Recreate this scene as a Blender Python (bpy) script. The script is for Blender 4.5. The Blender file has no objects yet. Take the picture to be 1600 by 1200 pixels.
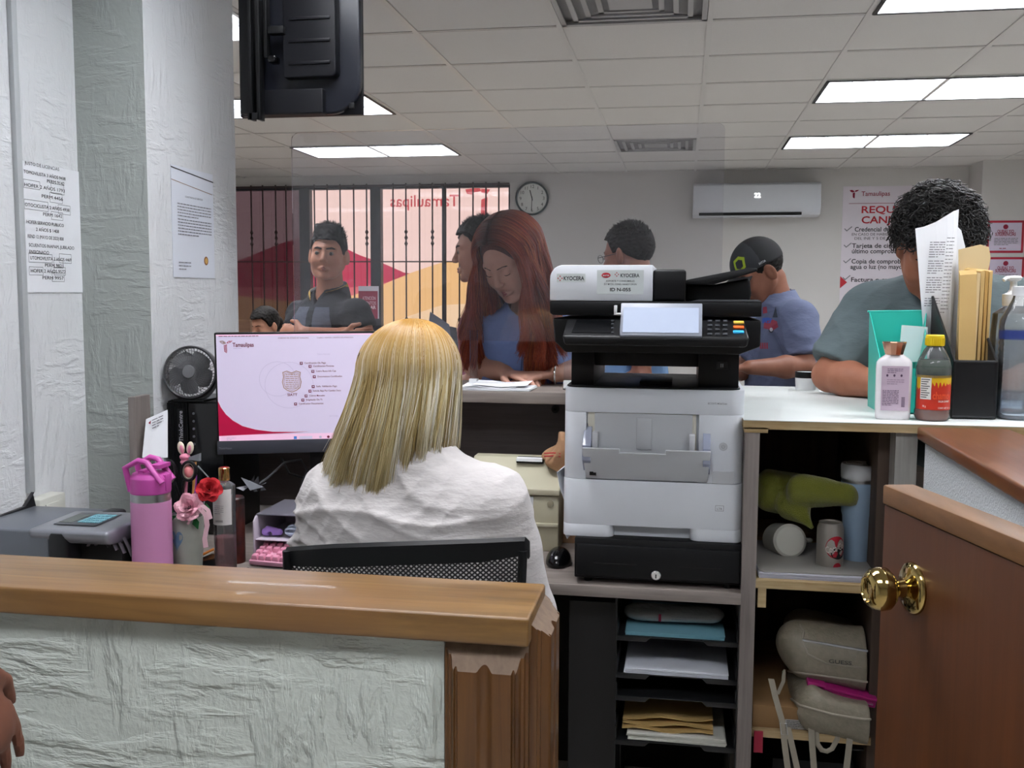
import bpy, bmesh, math, random
import numpy as np
from mathutils import Vector, Matrix
random.seed(7); RNG = np.random.default_rng(11)
C = bpy.context.scene.collection
SC = bpy.context.scene
# ---------------------------------------------------------------- camera
CAMH = 1.40; FPX = 1550.0
def _basis(yaw, pitch, roll):
    y, p, r = [math.radians(a) for a in (yaw, pitch, roll)]
    f = np.array([-math.sin(y)*math.cos(p), math.cos(y)*math.cos(p), -math.sin(p)])
    rt = np.array([math.cos(y), math.sin(y), 0.0]); up = np.cross(rt, f)
    return rt*math.cos(r)+up*math.sin(r), -rt*math.sin(r)+up*math.cos(r), f
CR, CU, CF = _basis(9.7, 5.2, 0.28)
cd = bpy.data.cameras.new('camera'); cam = bpy.data.objects.new('camera', cd); C.objects.link(cam)
cd.sensor_fit = 'HORIZONTAL'; cd.sensor_width = 36.0; cd.lens = FPX/1600*36.0; cd.clip_start = 0.05
cam.matrix_world = Matrix(((CR[0], CU[0], -CF[0], 0), (CR[1], CU[1], -CF[1], 0), (CR[2], CU[2], -CF[2], CAMH), (0, 0, 0, 1)))
SC.camera = cam
def at(px, py, X=None, Y=None, Z=None):
    """point of the place seen at a pixel of the 1600x1200 photo, on a plane X=, Y= or Z="""
    d = CF*FPX + CR*(px-800) - CU*(py-600)
    t = X/d[0] if X is not None else (Y/d[1] if Y is not None else (Z-CAMH)/d[2])
    return np.array([0, 0, CAMH]) + d*t
# ---------------------------------------------------------------- view and sky
SC.view_settings.view_transform = 'Standard'; SC.view_settings.look = 'None'
SC.view_settings.gamma = 1.0; SC.view_settings.use_curve_mapping = False
SC.view_settings.exposure = 0.0
LAMP = 19.0          # strength of the fluorescent tubes' light
SKY = 1.5
w = bpy.data.worlds.new('daylight'); SC.world = w; w.use_nodes = True
nt = w.node_tree; bg = nt.nodes['Background']
bg.inputs['Color'].default_value = (1.0, 0.97, 0.93, 1); bg.inputs['Strength'].default_value = SKY
# ---------------------------------------------------------------- materials
def lin(c):
    if isinstance(c, str):
        c = c.lstrip('#'); c = [int(c[i:i+2], 16)/255 for i in (0, 2, 4)]
    return tuple(((v/12.92) if v <= 0.04045 else ((v+0.055)/1.055)**2.4) for v in c[:3])
MATS = {}
def mat(name, col='#888888', rough=0.5, metal=0.0, spec=0.5, bump=None, var=None, emit=0.0, ecol=None,
        trans=0.0, ior=1.45, coat=0.0, sheen=0.0, sss=0.0, alpha=1.0, stretch=None, attr=None):
    """bump=(scale,strength,distance); var=(scale,second colour,amount)"""
    if name in MATS: return MATS[name]
    m = bpy.data.materials.new(name); m.use_nodes = True; MATS[name] = m
    t = m.node_tree; b = t.nodes['Principled BSDF']
    b.inputs['Base Color'].default_value = (*lin(col), 1)
    b.inputs['Roughness'].default_value = rough; b.inputs['Metallic'].default_value = metal
    b.inputs['Specular IOR Level'].default_value = spec; b.inputs['IOR'].default_value = ior
    b.inputs['Transmission Weight'].default_value = trans; b.inputs['Coat Weight'].default_value = coat
    b.inputs['Sheen Weight'].default_value = sheen; b.inputs['Alpha'].default_value = alpha
    if sss: 
        b.inputs['Subsurface Weight'].default_value = sss; b.inputs['Subsurface Radius'].default_value = (0.012, 0.005, 0.003)
        b.inputs['Subsurface Scale'].default_value = 1.0
    if emit:
        b.inputs['Emission Color'].default_value = (*lin(ecol or col), 1); b.inputs['Emission Strength'].default_value = emit
    co = None
    def coords():
        tc = t.nodes.new('ShaderNodeTexCoord'); mp = t.nodes.new('ShaderNodeMapping')
        t.links.new(tc.outputs['Object'], mp.inputs['Vector'])
        if stretch: mp.inputs['Scale'].default_value = stretch
        return mp.outputs['Vector']
    if var or bump: co = coords()
    if var:
        n = t.nodes.new('ShaderNodeTexNoise'); n.inputs['Scale'].default_value = var[0]; n.inputs['Detail'].default_value = 6
        t.links.new(co, n.inputs['Vector'])
        r = t.nodes.new('ShaderNodeMapRange'); r.inputs['From Min'].default_value = 0.35; r.inputs['From Max'].default_value = 0.65
        r.inputs['To Max'].default_value = var[2]
        t.links.new(n.outputs['Fac'], r.inputs['Value'])
        x = t.nodes.new('ShaderNodeMix'); x.data_type = 'RGBA'
        x.inputs['A'].default_value = (*lin(col), 1); x.inputs['B'].default_value = (*lin(var[1]), 1)
        t.links.new(r.outputs['Result'], x.inputs['Factor']); t.links.new(x.outputs['Result'], b.inputs['Base Color'])
    if attr:
        a = t.nodes.new('ShaderNodeAttribute'); a.attribute_name = attr
        t.links.new(a.outputs['Color'], b.inputs['Base Color'])
    if bump:
        n = t.nodes.new('ShaderNodeTexNoise'); n.inputs['Scale'].default_value = bump[0]; n.inputs['Detail'].default_value = 4
        t.links.new(co, n.inputs['Vector'])
        bp = t.nodes.new('ShaderNodeBump'); bp.inputs['Strength'].default_value = bump[1]; bp.inputs['Distance'].default_value = bump[2]
        t.links.new(n.outputs['Fac'], bp.inputs['Height']); t.links.new(bp.outputs['Normal'], b.inputs['Normal'])
    return m
def wood(name, c1, c2, rough=0.4, axis='x', scale=6.0, coat=0.0, c3=None, bump=0.05):
    """long grain running along one axis, with broad colour drift"""
    if name in MATS: return MATS[name]
    m = mat(name, c1, rough, coat=coat); t = m.node_tree; b = t.nodes['Principled BSDF']
    tc = t.nodes.new('ShaderNodeTexCoord'); mp = t.nodes.new('ShaderNodeMapping'); t.links.new(tc.outputs['Object'], mp.inputs['Vector'])
    s = {'x': (0.5, 9, 9), 'y': (9, 0.5, 9), 'z': (9, 9, 0.5)}[axis]; mp.inputs['Scale'].default_value = s
    n = t.nodes.new('ShaderNodeTexNoise'); n.inputs['Scale'].default_value = scale; n.inputs['Detail'].default_value = 8; n.inputs['Roughness'].default_value = 0.65
    n.inputs['Distortion'].default_value = 0.4
    t.links.new(mp.outputs['Vector'], n.inputs['Vector'])
    r = t.nodes.new('ShaderNodeValToRGB'); r.color_ramp.elements[0].color = (*lin(c2), 1); r.color_ramp.elements[1].color = (*lin(c1), 1)
    r.color_ramp.elements[0].position = 0.34; r.color_ramp.elements[1].position = 0.66
    t.links.new(n.outputs['Fac'], r.inputs['Fac'])
    last = r.outputs['Color']
    if c3:
        n2 = t.nodes.new('ShaderNodeTexNoise'); n2.inputs['Scale'].default_value = 3.5; n2.inputs['Detail'].default_value = 4
        t.links.new(tc.outputs['Object'], n2.inputs['Vector'])
        mr = t.nodes.new('ShaderNodeMapRange'); mr.inputs['From Min'].default_value = 0.45; mr.inputs['From Max'].default_value = 0.7; mr.inputs['To Max'].default_value = 0.6
        t.links.new(n2.outputs['Fac'], mr.inputs['Value'])
        x = t.nodes.new('ShaderNodeMix'); x.data_type = 'RGBA'; t.links.new(mr.outputs['Result'], x.inputs['Factor'])
        t.links.new(last, x.inputs['A']); x.inputs['B'].default_value = (*lin(c3), 1); last = x.outputs['Result']
    t.links.new(last, b.inputs['Base Color'])
    bp = t.nodes.new('ShaderNodeBump'); bp.inputs['Strength'].default_value = bump*4; bp.inputs['Distance'].default_value = 0.0008
    t.links.new(n.outputs['Fac'], bp.inputs['Height']); t.links.new(bp.outputs['Normal'], b.inputs['Normal'])
    return m
def plaster(name, col, scale=14.0, strength=0.8, dist=0.004, axes=('y', 'z')):
    """trowelled plaster: short strokes in two crossed directions over a fine grain"""
    if name in MATS: return MATS[name]
    m = mat(name, col, 0.62, spec=0.3); t = m.node_tree; b = t.nodes['Principled BSDF']
    tc = t.nodes.new('ShaderNodeTexCoord')
    outs = []
    for a in axes:
        mp = t.nodes.new('ShaderNodeMapping'); t.links.new(tc.outputs['Object'], mp.inputs['Vector'])
        s = [1.0, 1.0, 1.0]; s['xyz'.index(a)] = 0.28; mp.inputs['Scale'].default_value = s
        n = t.nodes.new('ShaderNodeTexNoise'); n.inputs['Scale'].default_value = scale*3.2; n.inputs['Detail'].default_value = 5; n.inputs['Roughness'].default_value = 0.55
        n.inputs['Distortion'].default_value = 0.25
        t.links.new(mp.outputs['Vector'], n.inputs['Vector'])
        mr = t.nodes.new('ShaderNodeMapRange'); mr.inputs['From Min'].default_value = 0.47; mr.inputs['From Max'].default_value = 0.62
        t.links.new(n.outputs['Fac'], mr.inputs['Value']); outs.append(mr.outputs['Result'])
    sel = t.nodes.new('ShaderNodeTexNoise'); sel.inputs['Scale'].default_value = scale*0.45; sel.inputs['Detail'].default_value = 2
    t.links.new(tc.outputs['Object'], sel.inputs['Vector'])
    sr = t.nodes.new('ShaderNodeMapRange'); sr.inputs['From Min'].default_value = 0.44; sr.inputs['From Max'].default_value = 0.56
    t.links.new(sel.outputs['Fac'], sr.inputs['Value'])
    mx = t.nodes.new('ShaderNodeMix'); mx.data_type = 'FLOAT'
    t.links.new(sr.outputs['Result'], mx.inputs['Factor']); t.links.new(outs[0], mx.inputs['A']); t.links.new(outs[1], mx.inputs['B'])
    f = t.nodes.new('ShaderNodeTexNoise'); f.inputs['Scale'].default_value = scale*9; f.inputs['Detail'].default_value = 4
    t.links.new(tc.outputs['Object'], f.inputs['Vector'])
    ad = t.nodes.new('ShaderNodeMath'); ad.operation = 'MULTIPLY_ADD'; ad.inputs[1].default_value = 0.45
    t.links.new(f.outputs['Fac'], ad.inputs[0]); t.links.new(mx.outputs['Result'], ad.inputs[2])
    bp = t.nodes.new('ShaderNodeBump'); bp.inputs['Strength'].default_value = strength; bp.inputs['Distance'].default_value = dist
    t.links.new(ad.outputs[0], bp.inputs['Height']); t.links.new(bp.outputs['Normal'], b.inputs['Normal'])
    return m
def clear_plastic(name, tint='#ffffff', haze=0.04, rough=0.02, ior=1.45, hazecol='#ffffff'):
    """thin clear sheet: straight-through transparency, Fresnel reflection and a little haze"""
    if name in MATS: return MATS[name]
    m = bpy.data.materials.new(name); m.use_nodes = True; MATS[name] = m; t = m.node_tree
    for n in list(t.nodes): t.nodes.remove(n)
    o = t.nodes.new('ShaderNodeOutputMaterial'); tr = t.nodes.new('ShaderNodeBsdfTransparent'); tr.inputs['Color'].default_value = (*lin(tint), 1)
    gl = t.nodes.new('ShaderNodeBsdfGlossy'); gl.inputs['Roughness'].default_value = rough
    df = t.nodes.new('ShaderNodeBsdfDiffuse'); df.inputs['Color'].default_value = (*lin(hazecol), 1)
    fr = t.nodes.new('ShaderNodeFresnel'); fr.inputs['IOR'].default_value = ior
    m1 = t.nodes.new('ShaderNodeMixShader'); m1.inputs[0].default_value = haze
    m2 = t.nodes.new('ShaderNodeMixShader')
    t.links.new(tr.outputs[0], m1.inputs[1]); t.links.new(df.outputs[0], m1.inputs[2])
    t.links.new(fr.outputs[0], m2.inputs[0]); t.links.new(m1.outputs[0], m2.inputs[1]); t.links.new(gl.outputs[0], m2.inputs[2])
    t.links.new(m2.outputs[0], o.inputs['Surface'])
    return m
# ---------------------------------------------------------------- objects
def tag(o, label=None, cat=None, group=None, kind=None):
    if label: o['label'] = label
    if cat: o['category'] = cat
    if group: o['group'] = group
    if kind: o['kind'] = kind
    return o
def thing(name, label, cat, loc, group=None):
    o = bpy.data.objects.new(name, None); C.objects.link(o); o.location = [float(v) for v in loc]; o.empty_display_size = 0.05
    return tag(o, label, cat, group)
def wloc(o):
    p = Vector((0, 0, 0))
    while o: p += o.location; o = o.parent
    return np.array(p)
def rotm(axis, deg):
    return np.array(Matrix.Rotation(math.radians(deg), 3, axis))
class MB:
    def __init__(s): s.v = []; s.f = []; s.m = []; s.n = 0; s.big = []
    def add(s, V, F, m=0, M=None, O=None):
        V = np.asarray(V, float)
        if M is not None: V = V @ np.asarray(M, float).T
        if O is not None: V = V + np.asarray(O, float)
        s.v.append(V)
        for f in F: s.f.append([int(i)+s.n for i in f]); s.m.append(m)
        s.n += len(V); return s
    def box(s, x0, x1, y0, y1, z0, z1, m=0, M=None, O=None):
        x0, x1 = min(x0, x1), max(x0, x1); y0, y1 = min(y0, y1), max(y0, y1); z0, z1 = min(z0, z1), max(z0, z1)
        V = [(x0, y0, z0), (x1, y0, z0), (x1, y1, z0), (x0, y1, z0), (x0, y0, z1), (x1, y0, z1), (x1, y1, z1), (x0, y1, z1)]
        return s.add(V, [(0, 3, 2, 1), (4, 5, 6, 7), (0, 1, 5, 4), (1, 2, 6, 5), (2, 3, 7, 6), (3, 0, 4, 7)], m, M, O)
    def hexa(s, V8, m=0):
        return s.add(V8, [(0, 3, 2, 1), (4, 5, 6, 7), (0, 1, 5, 4), (1, 2, 6, 5), (2, 3, 7, 6), (3, 0, 4, 7)], m)
    def prism(s, poly, a0, a1, plane='xz', m=0, M=None, O=None):
        """polygon in a plane, pushed from a0 to a1 along the remaining axis"""
        n = len(poly)
        def P(u, v, a): return {'xz': (u, a, v), 'xy': (u, v, a), 'yz': (a, u, v)}[plane]
        V = [P(u, v, a0) for u, v in poly]+[P(u, v, a1) for u, v in poly]
        F = [tuple(range(n)), tuple(range(2*n-1, n-1, -1))]+[(i, i+n, (i+1) % n+n, (i+1) % n) for i in range(n)]
        return s.add(V, F, m, M, O)
    def rings(s, R, m=0, closed=True, cap=True, M=None, O=None):
        """loft through rings of equal count"""
        k = len(R[0]); V = np.concatenate([np.asarray(r, float) for r in R]); F = []
        for i in range(len(R)-1):
            for j in range(k if closed else k-1):
                a = i*k+j; b = i*k+(j+1) % k; F.append((a, b, b+k, a+k))
        if cap and closed: F.append(tuple(range(k-1, -1, -1))); F.append(tuple(range((len(R)-1)*k, len(R)*k)))
        return s.add(V, F, m, M, O)
    def lathe(s, prof, n=32, m=0, M=None, O=(0, 0, 0), sx=1, sy=1, cap=True):
        a = np.linspace(0, 2*math.pi, n, endpoint=False)
        R = [np.stack([r*np.cos(a)*sx, r*np.sin(a)*sy, np.full(n, z)], 1) for r, z in prof]
        return s.rings(R, m, True, cap, M, O)
    def sphere(s, c, r, n=20, k=12, m=0, M=None):
        r = np.broadcast_to(np.asarray(r, float), (3,)); a = np.linspace(0, 2*math.pi, n, endpoint=False)
        R = [np.stack([np.sin(t)*np.cos(a)*r[0], np.sin(t)*np.sin(a)*r[1], np.full(n, -np.cos(t)*r[2])], 1) for t in np.linspace(0.03, math.pi-0.03, k)]
        return s.rings(R, m, True, True, M, c)
    def tube(s, P, r, n=10, m=0, closed=False, flat=1.0, up=None):
        P = [np.asarray(p, float) for p in P]; k = len(P); r = np.broadcast_to(np.asarray(r, float), (k,)); R = []
        prev = None
        for i in range(k):
            if closed: t = P[(i+1) % k]-P[i-1]
            else: t = P[min(i+1, k-1)]-P[max(i-1, 0)]
            t = t/(np.linalg.norm(t)+1e-12)
            if prev is None:
                h = np.array(up if up is not None else ((0, 0, 1) if abs(t[2]) < 0.9 else (1, 0, 0)), float)
            else: h = prev
            u = h-t*(h@t); u /= (np.linalg.norm(u)+1e-12); prev = u; v = np.cross(t, u)
            a = np.linspace(0, 2*math.pi, n, endpoint=False)
            R.append(P[i]+r[i]*(np.outer(np.cos(a), u)*flat+np.outer(np.sin(a), v)))
        if closed: R.append(R[0]); return s.rings(R, m, True, False)
        return s.rings(R, m, True, True)
    def strip(s, A, B, th, m=0):
        """a sheet between two polylines, given thickness th along its normal"""
        A = np.asarray(A, float); B = np.asarray(B, float); R = []
        for i in range(len(A)):
            t = A[min(i+1, len(A)-1)]-A[max(i-1, 0)]; n = np.cross(t, B[i]-A[i]); n /= (np.linalg.norm(n)+1e-12)
            R.append(np.array([A[i], B[i], B[i]+n*th, A[i]+n*th]))
        return s.rings(R, m, True, True)
    def text(s, st, O, X, U, size, m=0, width=None, bold=0.0, align='LEFT', th=0.0, shear=0.0):
        V, F = text_mesh(st, bold, align, shear)
        if not len(V): return s
        k = size
        kx = k if width is None else width/max(1e-6, V[:, 0].max()-V[:, 0].min())
        X = np.asarray(X, float); U = np.asarray(U, float)
        return s.add(np.asarray(O, float)+np.outer(V[:, 0]*kx, X)+np.outer(V[:, 1]*k, U), F, m)
    def raw(s, V, F, m=0):
        s.big.append((np.asarray(V, float), np.asarray(F, int), m)); return s
    def build(s, name, mats, parent=None, bevel=0.0, seg=2, angle=35, smooth=True, origin=None, seal=True):
        V = np.concatenate(s.v) if s.v else np.zeros((0, 3)); F = list(s.f); mi = list(s.m)
        for bv, bf, bm_ in s.big:
            F += (bf+len(V)).tolist(); mi += [bm_]*len(bf); V = np.concatenate([V, bv])
        if origin is None:
            origin = wloc(parent) if parent is not None else np.array([(V[:, 0].min()+V[:, 0].max())/2, (V[:, 1].min()+V[:, 1].max())/2, V[:, 2].min()])
        V = V-origin
        me = bpy.data.meshes.new(name); me.from_pydata(V.tolist(), [], F)
        me.polygons.foreach_set('material_index', mi)
        if not isinstance(mats, (list, tuple)): mats = [mats]
        for m in mats: me.materials.append(m)
        big = len(F) > 60000
        if bevel or (smooth and not big and angle < 180):
            b = bmesh.new(); b.from_mesh(me)
            if seal: bmesh.ops.recalc_face_normals(b, faces=b.faces)
            if bevel:
                ed = [e for e in b.edges if len(e.link_faces) == 2 and e.calc_face_angle(0) > math.radians(30)]
                bmesh.ops.bevel(b, geom=ed, offset=bevel, segments=seg, profile=0.5, affect='EDGES', clamp_overlap=True)
            for f in b.faces: f.smooth = smooth
            for e in b.edges: e.smooth = (len(e.link_faces) == 2 and e.calc_face_angle(0) < math.radians(angle))
            b.to_mesh(me); b.free()
        elif smooth: me.polygons.foreach_set('use_smooth', [True]*len(me.polygons))
        me.update()
        o = bpy.data.objects.new(name, me); C.objects.link(o)
        if parent is not None: o.parent = parent
        else: o.location = origin.tolist()
        return o
_tc = {}
def text_mesh(st, bold=0.0, align='LEFT', shear=0.0):
    key = (st, bold, align, shear)
    if key in _tc: return _tc[key]
    cu = bpy.data.curves.new('lettering', 'FONT'); cu.body = st; cu.size = 1.0; cu.offset = bold; cu.align_x = align; cu.resolution_u = 3; cu.shear = shear
    o = bpy.data.objects.new('lettering', cu); C.objects.link(o)
    dg = bpy.context.evaluated_depsgraph_get(); me = bpy.data.meshes.new_from_object(o.evaluated_get(dg))
    V = np.array([v.co[:] for v in me.vertices]) if len(me.vertices) else np.zeros((0, 3)); F = [tuple(p.vertices) for p in me.polygons]
    C.objects.unlink(o); bpy.data.objects.remove(o); bpy.data.curves.remove(cu); bpy.data.meshes.remove(me)
    _tc[key] = (V, F); return _tc[key]
def single(mb, name, mats, label, cat, group=None, **k):
    return tag(mb.build(name, mats, None, **k), label, cat, group)
def struct(mb, name, mats, label=None, **k):
    o = mb.build(name, mats, None, **k); o['kind'] = 'structure'
    if label: o['label'] = label
    return o
def copy_tree(o, parent=None, off=(0, 0, 0)):
    c = o.copy(); C.objects.link(c)
    if parent is not None: c.parent = parent
    else: c.location = o.location+Vector([float(v) for v in off])
    for ch in [x for x in bpy.data.objects if x.parent == o]: copy_tree(ch, c)
    return c
class Pan:
    """drawing on a flat sheet: u to the right, v down, both in metres, from the sheet's top left corner"""
    def __init__(s, mb, O, X, U, lift=0.0006):
        s.mb = mb; s.O = np.asarray(O, float); s.X = np.asarray(X, float)/np.linalg.norm(X); s.U = np.asarray(U, float)/np.linalg.norm(U)
        s.N = np.cross(s.X, s.U); s.l = lift
    def P(s, u, v, k=1): return s.O+s.X*u-s.U*v+s.N*s.l*k
    def rect(s, u0, v0, u1, v1, m, k=1): s.mb.add([s.P(u0, v1, k), s.P(u1, v1, k), s.P(u1, v0, k), s.P(u0, v0, k)], [(0, 1, 2, 3)], m)
    def poly(s, pts, m, k=1): s.mb.add([s.P(u, v, k) for u, v in pts], [tuple(range(len(pts)))], m)
    def line(s, pts, wd, m, k=1):
        for a, b in zip(pts[:-1], pts[1:]):
            a = np.array(a, float); b = np.array(b, float); d = b-a; L = np.linalg.norm(d)+1e-9; n = np.array([-d[1], d[0]])/L*wd/2; e = d/L*wd*0.3
            s.poly([a+n-e, b+n+e, b-n+e, a-n-e], m, k)
    def frame(s, u0, v0, u1, v1, wd, m, k=1): s.line([(u0, v0), (u1, v0), (u1, v1), (u0, v1), (u0, v0)], wd, m, k)
    def text(s, st, u, v, size, m, k=2, width=None, bold=0.0, align='LEFT', shear=0.0): s.mb.text(st, s.P(u, v, k), s.X, s.U, size, m, width, bold, align, shear=shear)
    def lines(s, u0, v0, u1, n, dv, h, m, k=2, seed=0, tail=0.6):
        """rows of small unreadable print, drawn as runs of short dashes"""
        r = random.Random(seed)
        for i in range(n):
            u = u0; end = u1 if i < n-1 else u0+(u1-u0)*tail
            while u < end:
                wl = h*r.uniform(1.2, 4.5); s.rect(u, v0+i*dv, min(u+wl, end), v0+i*dv+h*0.62, m, k); u += wl+h*0.55
# ---------------------------------------------------------------- distance-field modelling
def V3(*a): return np.array(a, float)
def nrm(a): a = np.asarray(a, float); return a/(np.linalg.norm(a)+1e-12)
def smin(a, b, k):
    h = np.clip(0.5+0.5*(b-a)/k, 0, 1); return b*(1-h)+a*h-k*h*(1-h)
def smax(a, b, k): return -smin(-a, -b, k)
def d_cap(P, a, b, ra, rb):
    a = np.asarray(a, float); b = np.asarray(b, float); ba = b-a; t = np.clip(((P-a)@ba)/(ba@ba+1e-12), 0, 1)
    return np.linalg.norm(P-a-t[:, None]*ba, axis=1)-(ra+(rb-ra)*t)
def d_ecap(P, a, b, ra, rb, fr, fl):
    """tapered capsule squashed along direction fr by factor fl"""
    fr = nrm(fr); q = P+((P-a)@fr)[:, None]*fr*(1/fl-1); b2 = b+((b-a)@fr)*fr*(1/fl-1)
    return d_cap(q, np.asarray(a, float), b2, ra, rb)*(0.5+0.5*fl)
def d_ell(P, c, r, R=None):
    q = P-np.asarray(c, float)
    if R is not None: q = q@R
    r = np.asarray(r, float); k0 = np.linalg.norm(q/r, axis=1); k1 = np.linalg.norm(q/(r*r), axis=1)+1e-9
    return k0*(k0-1)/k1
def d_box(P, c, h, rad, R=None):
    q = P-np.asarray(c, float)
    if R is not None: q = q@R
    q = np.abs(q)-(np.asarray(h, float)-rad)
    return np.linalg.norm(np.maximum(q, 0), axis=1)+np.minimum(q.max(axis=1), 0)-rad
def wav(P, s, seed=0):
    """smooth pseudo-random field, about -1..1"""
    r = np.random.default_rng(seed); o = np.zeros(len(P))
    for i in range(6):
        k = nrm(r.normal(size=3))*s*r.uniform(0.6, 1.6); o += np.sin(P@k+r.uniform(0, 6.28)+1.3*np.sin(P@(nrm(r.normal(size=3))*s*0.7)+i))
    return o/3.0
def folds(P, amp, sc, seed=0, ax=None):
    """soft cloth creases: warped ridges mostly across one direction"""
    r = np.random.default_rng(seed); o = np.zeros(len(P)); wq = wav(P, sc*0.35, seed+5)
    for i in range(3):
        k = nrm(r.normal(size=3)+(np.array(ax)*2.0 if ax is not None else 0))*sc*(0.7+0.5*i); o += (1-np.abs(np.sin(P@k+1.8*wq+i)))**2*(0.6**i)
    m = 0.5+0.5*wav(P, sc*0.25, seed+9); return -amp*(o-0.5)*np.clip(m, 0, 1.2)
def sdf_mesh(fn, lo, hi, h, B=8, sm=1):
    lo = np.asarray(lo, float); hi = np.asarray(hi, float)
    nb = np.ceil((hi-lo)/(h*B)).astype(int)+1; N = nb*B
    g = np.stack(np.meshgrid(*[np.arange(k) for k in nb], indexing='ij'), -1).reshape(-1, 3)
    cen = lo+(g*B+B/2-0.5)*h; dc = fn(cen); rad = h*B*0.87*1.35+0.01
    S = np.where(dc < 0, -1.0, 1.0).astype(np.float32)
    D = np.repeat(np.repeat(np.repeat(S.reshape(nb), B, 0), B, 1), B, 2)
    near = g[np.abs(dc) < rad]
    o = np.stack(np.meshgrid(*[np.arange(B)]*3, indexing='ij'), -1).reshape(-1, 3)
    for i in range(0, len(near), 400):
        idx = (near[i:i+400, None, :]*B+o[None]).reshape(-1, 3)
        D[idx[:, 0], idx[:, 1], idx[:, 2]] = fn(lo+idx*h)
    D[0] = D[-1] = 1; D[:, 0] = D[:, -1] = 1; D[:, :, 0] = D[:, :, -1] = 1
    neg = D < 0
    c = [(i, j, k) for i in (0, 1) for j in (0, 1) for k in (0, 1)]
    n = np.array(D.shape)-1
    cnt = sum(neg[i:i+n[0], j:j+n[1], k:k+n[2]].astype(np.int8) for i, j, k in c)
    cells = np.argwhere((cnt > 0) & (cnt < 8))
    ids = -np.ones(n, int); ids[cells[:, 0], cells[:, 1], cells[:, 2]] = np.arange(len(cells))
    acc = np.zeros((len(cells), 3)); ct = np.zeros(len(cells))
    ed = [(a, b) for a in range(8) for b in range(a+1, 8) if sum(x != y for x, y in zip(c[a], c[b])) == 1]
    val = [D[cells[:, 0]+a[0], cells[:, 1]+a[1], cells[:, 2]+a[2]] for a in c]
    for a, b in ed:
        va, vb = val[a], val[b]; x = (va < 0) != (vb < 0); t = np.where(x, va/(va-vb+1e-20), 0)
        p = np.array(c[a])+t[:, None]*(np.array(c[b])-np.array(c[a])); acc += p*x[:, None]; ct += x
    V = lo+(cells+acc/np.maximum(ct, 1)[:, None])*h
    F = []
    for ax in range(3):
        s0 = [slice(0, n[0]), slice(0, n[1]), slice(0, n[2])]; s1 = list(s0)
        s0[ax] = slice(0, n[ax]); s1[ax] = slice(1, n[ax]+1)
        A = neg[tuple(s0)]; Bn = neg[tuple(s1)]
        e = np.argwhere(A != Bn); u, v = (ax+1) % 3, (ax+2) % 3
        e = e[(e[:, u] > 0) & (e[:, v] > 0)]
        fl = A[e[:, 0], e[:, 1], e[:, 2]]
        du = np.zeros(3, int); du[u] = 1; dv = np.zeros(3, int); dv[v] = 1
        q = [ids[tuple((e-du-dv).T)], ids[tuple((e-dv).T)], ids[tuple(e.T)], ids[tuple((e-du).T)]]
        Q = np.stack(q, 1); Q[~fl] = Q[~fl][:, ::-1]; F.append(Q)
    F = np.concatenate(F); F = F[(F >= 0).all(1)]
    for _ in range(sm):
        S = np.zeros_like(V); k = np.zeros(len(V))
        for a in range(4):
            i, j = F[:, a], F[:, (a+1) % 4]; np.add.at(S, i, V[j]); np.add.at(k, i, 1); np.add.at(S, j, V[i]); np.add.at(k, j, 1)
        V = V*0.5+0.5*S/np.maximum(k, 1)[:, None]
    return V, F
def strands(paths, rad, n=3, taper=0.3, cols=None):
    """many hairs at once. paths (K,L,3), rad (K,) ; returns V,F,colour per vertex"""
    P = np.asarray(paths, float); K, L, _ = P.shape
    T = np.gradient(P, axis=1); T /= (np.linalg.norm(T, axis=2, keepdims=True)+1e-12)
    h = np.array([0.31, 0.17, 0.93]); U = h-(T@h)[..., None]*T; U /= (np.linalg.norm(U, axis=2, keepdims=True)+1e-9); W = np.cross(T, U)
    tt = np.linspace(0, 1, L); r = (1-(1-taper)*tt**2)[None, :]*np.asarray(rad, float)[:, None]
    a = np.linspace(0, 2*math.pi, n, endpoint=False)
    V = P[:, :, None, :]+r[:, :, None, None]*(np.cos(a)[None, None, :, None]*U[:, :, None, :]+np.sin(a)[None, None, :, None]*W[:, :, None, :])
    base = (np.arange(K)*L*n)[:, None, None]+(np.arange(L-1)*n)[None, :, None]; j = np.arange(n)[None, None, :]; j2 = (np.arange(n)+1) % n
    a0 = base+j; a1 = base+j2[None, None, :]; F = np.stack([a0, a1, a1+n, a0+n], -1).reshape(-1, 4)
    cc = None
    if cols is not None: cc = np.repeat(cols.reshape(K, -1, 3) if cols.ndim == 3 else np.repeat(cols[:, None, :], L, 1), n, axis=1).reshape(-1, 3)
    return V.reshape(-1, 3), F, cc
def set_cols(o, cc, name='tone'):
    me = o.data; a = me.color_attributes.new(name, 'FLOAT_COLOR', 'POINT')
    full = np.ones((len(me.vertices), 4), np.float32); full[:, :3] = cc; a.data.foreach_set('color', full.ravel())
# ================================================================ the setting
ZCEIL = 2.50; YBACK = 9.15; XL = -1.60; XC = -1.40; YC0 = 2.457; YC1 = 2.988
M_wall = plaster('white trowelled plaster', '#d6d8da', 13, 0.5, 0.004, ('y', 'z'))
M_col_shade = plaster('shaded column plaster', '#a3a9a5', 11, 0.5, 0.004, ('z', 'x'))  # column side facing the camera: its shade is put into this darker colour
M_back = mat('smooth cream wall paint', '#c8c6c3', 0.6, bump=(60, 0.15, 0.002), var=(1.2, '#bdbcba', 0.4))
M_near = plaster('pale green plaster of the low wall', '#bec5be', 9, 0.9, 0.006, ('z', 'x'))
M_tile = mat('mineral ceiling tile', '#d2d1ce', 0.9, bump=(330, 0.4, 0.002), var=(420, '#c2c1bf', 0.45))
M_tee = mat('white enamelled tee', '#c4c3c0', 0.4)
M_dark = mat('dark gap', '#161616', 0.8)
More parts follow.
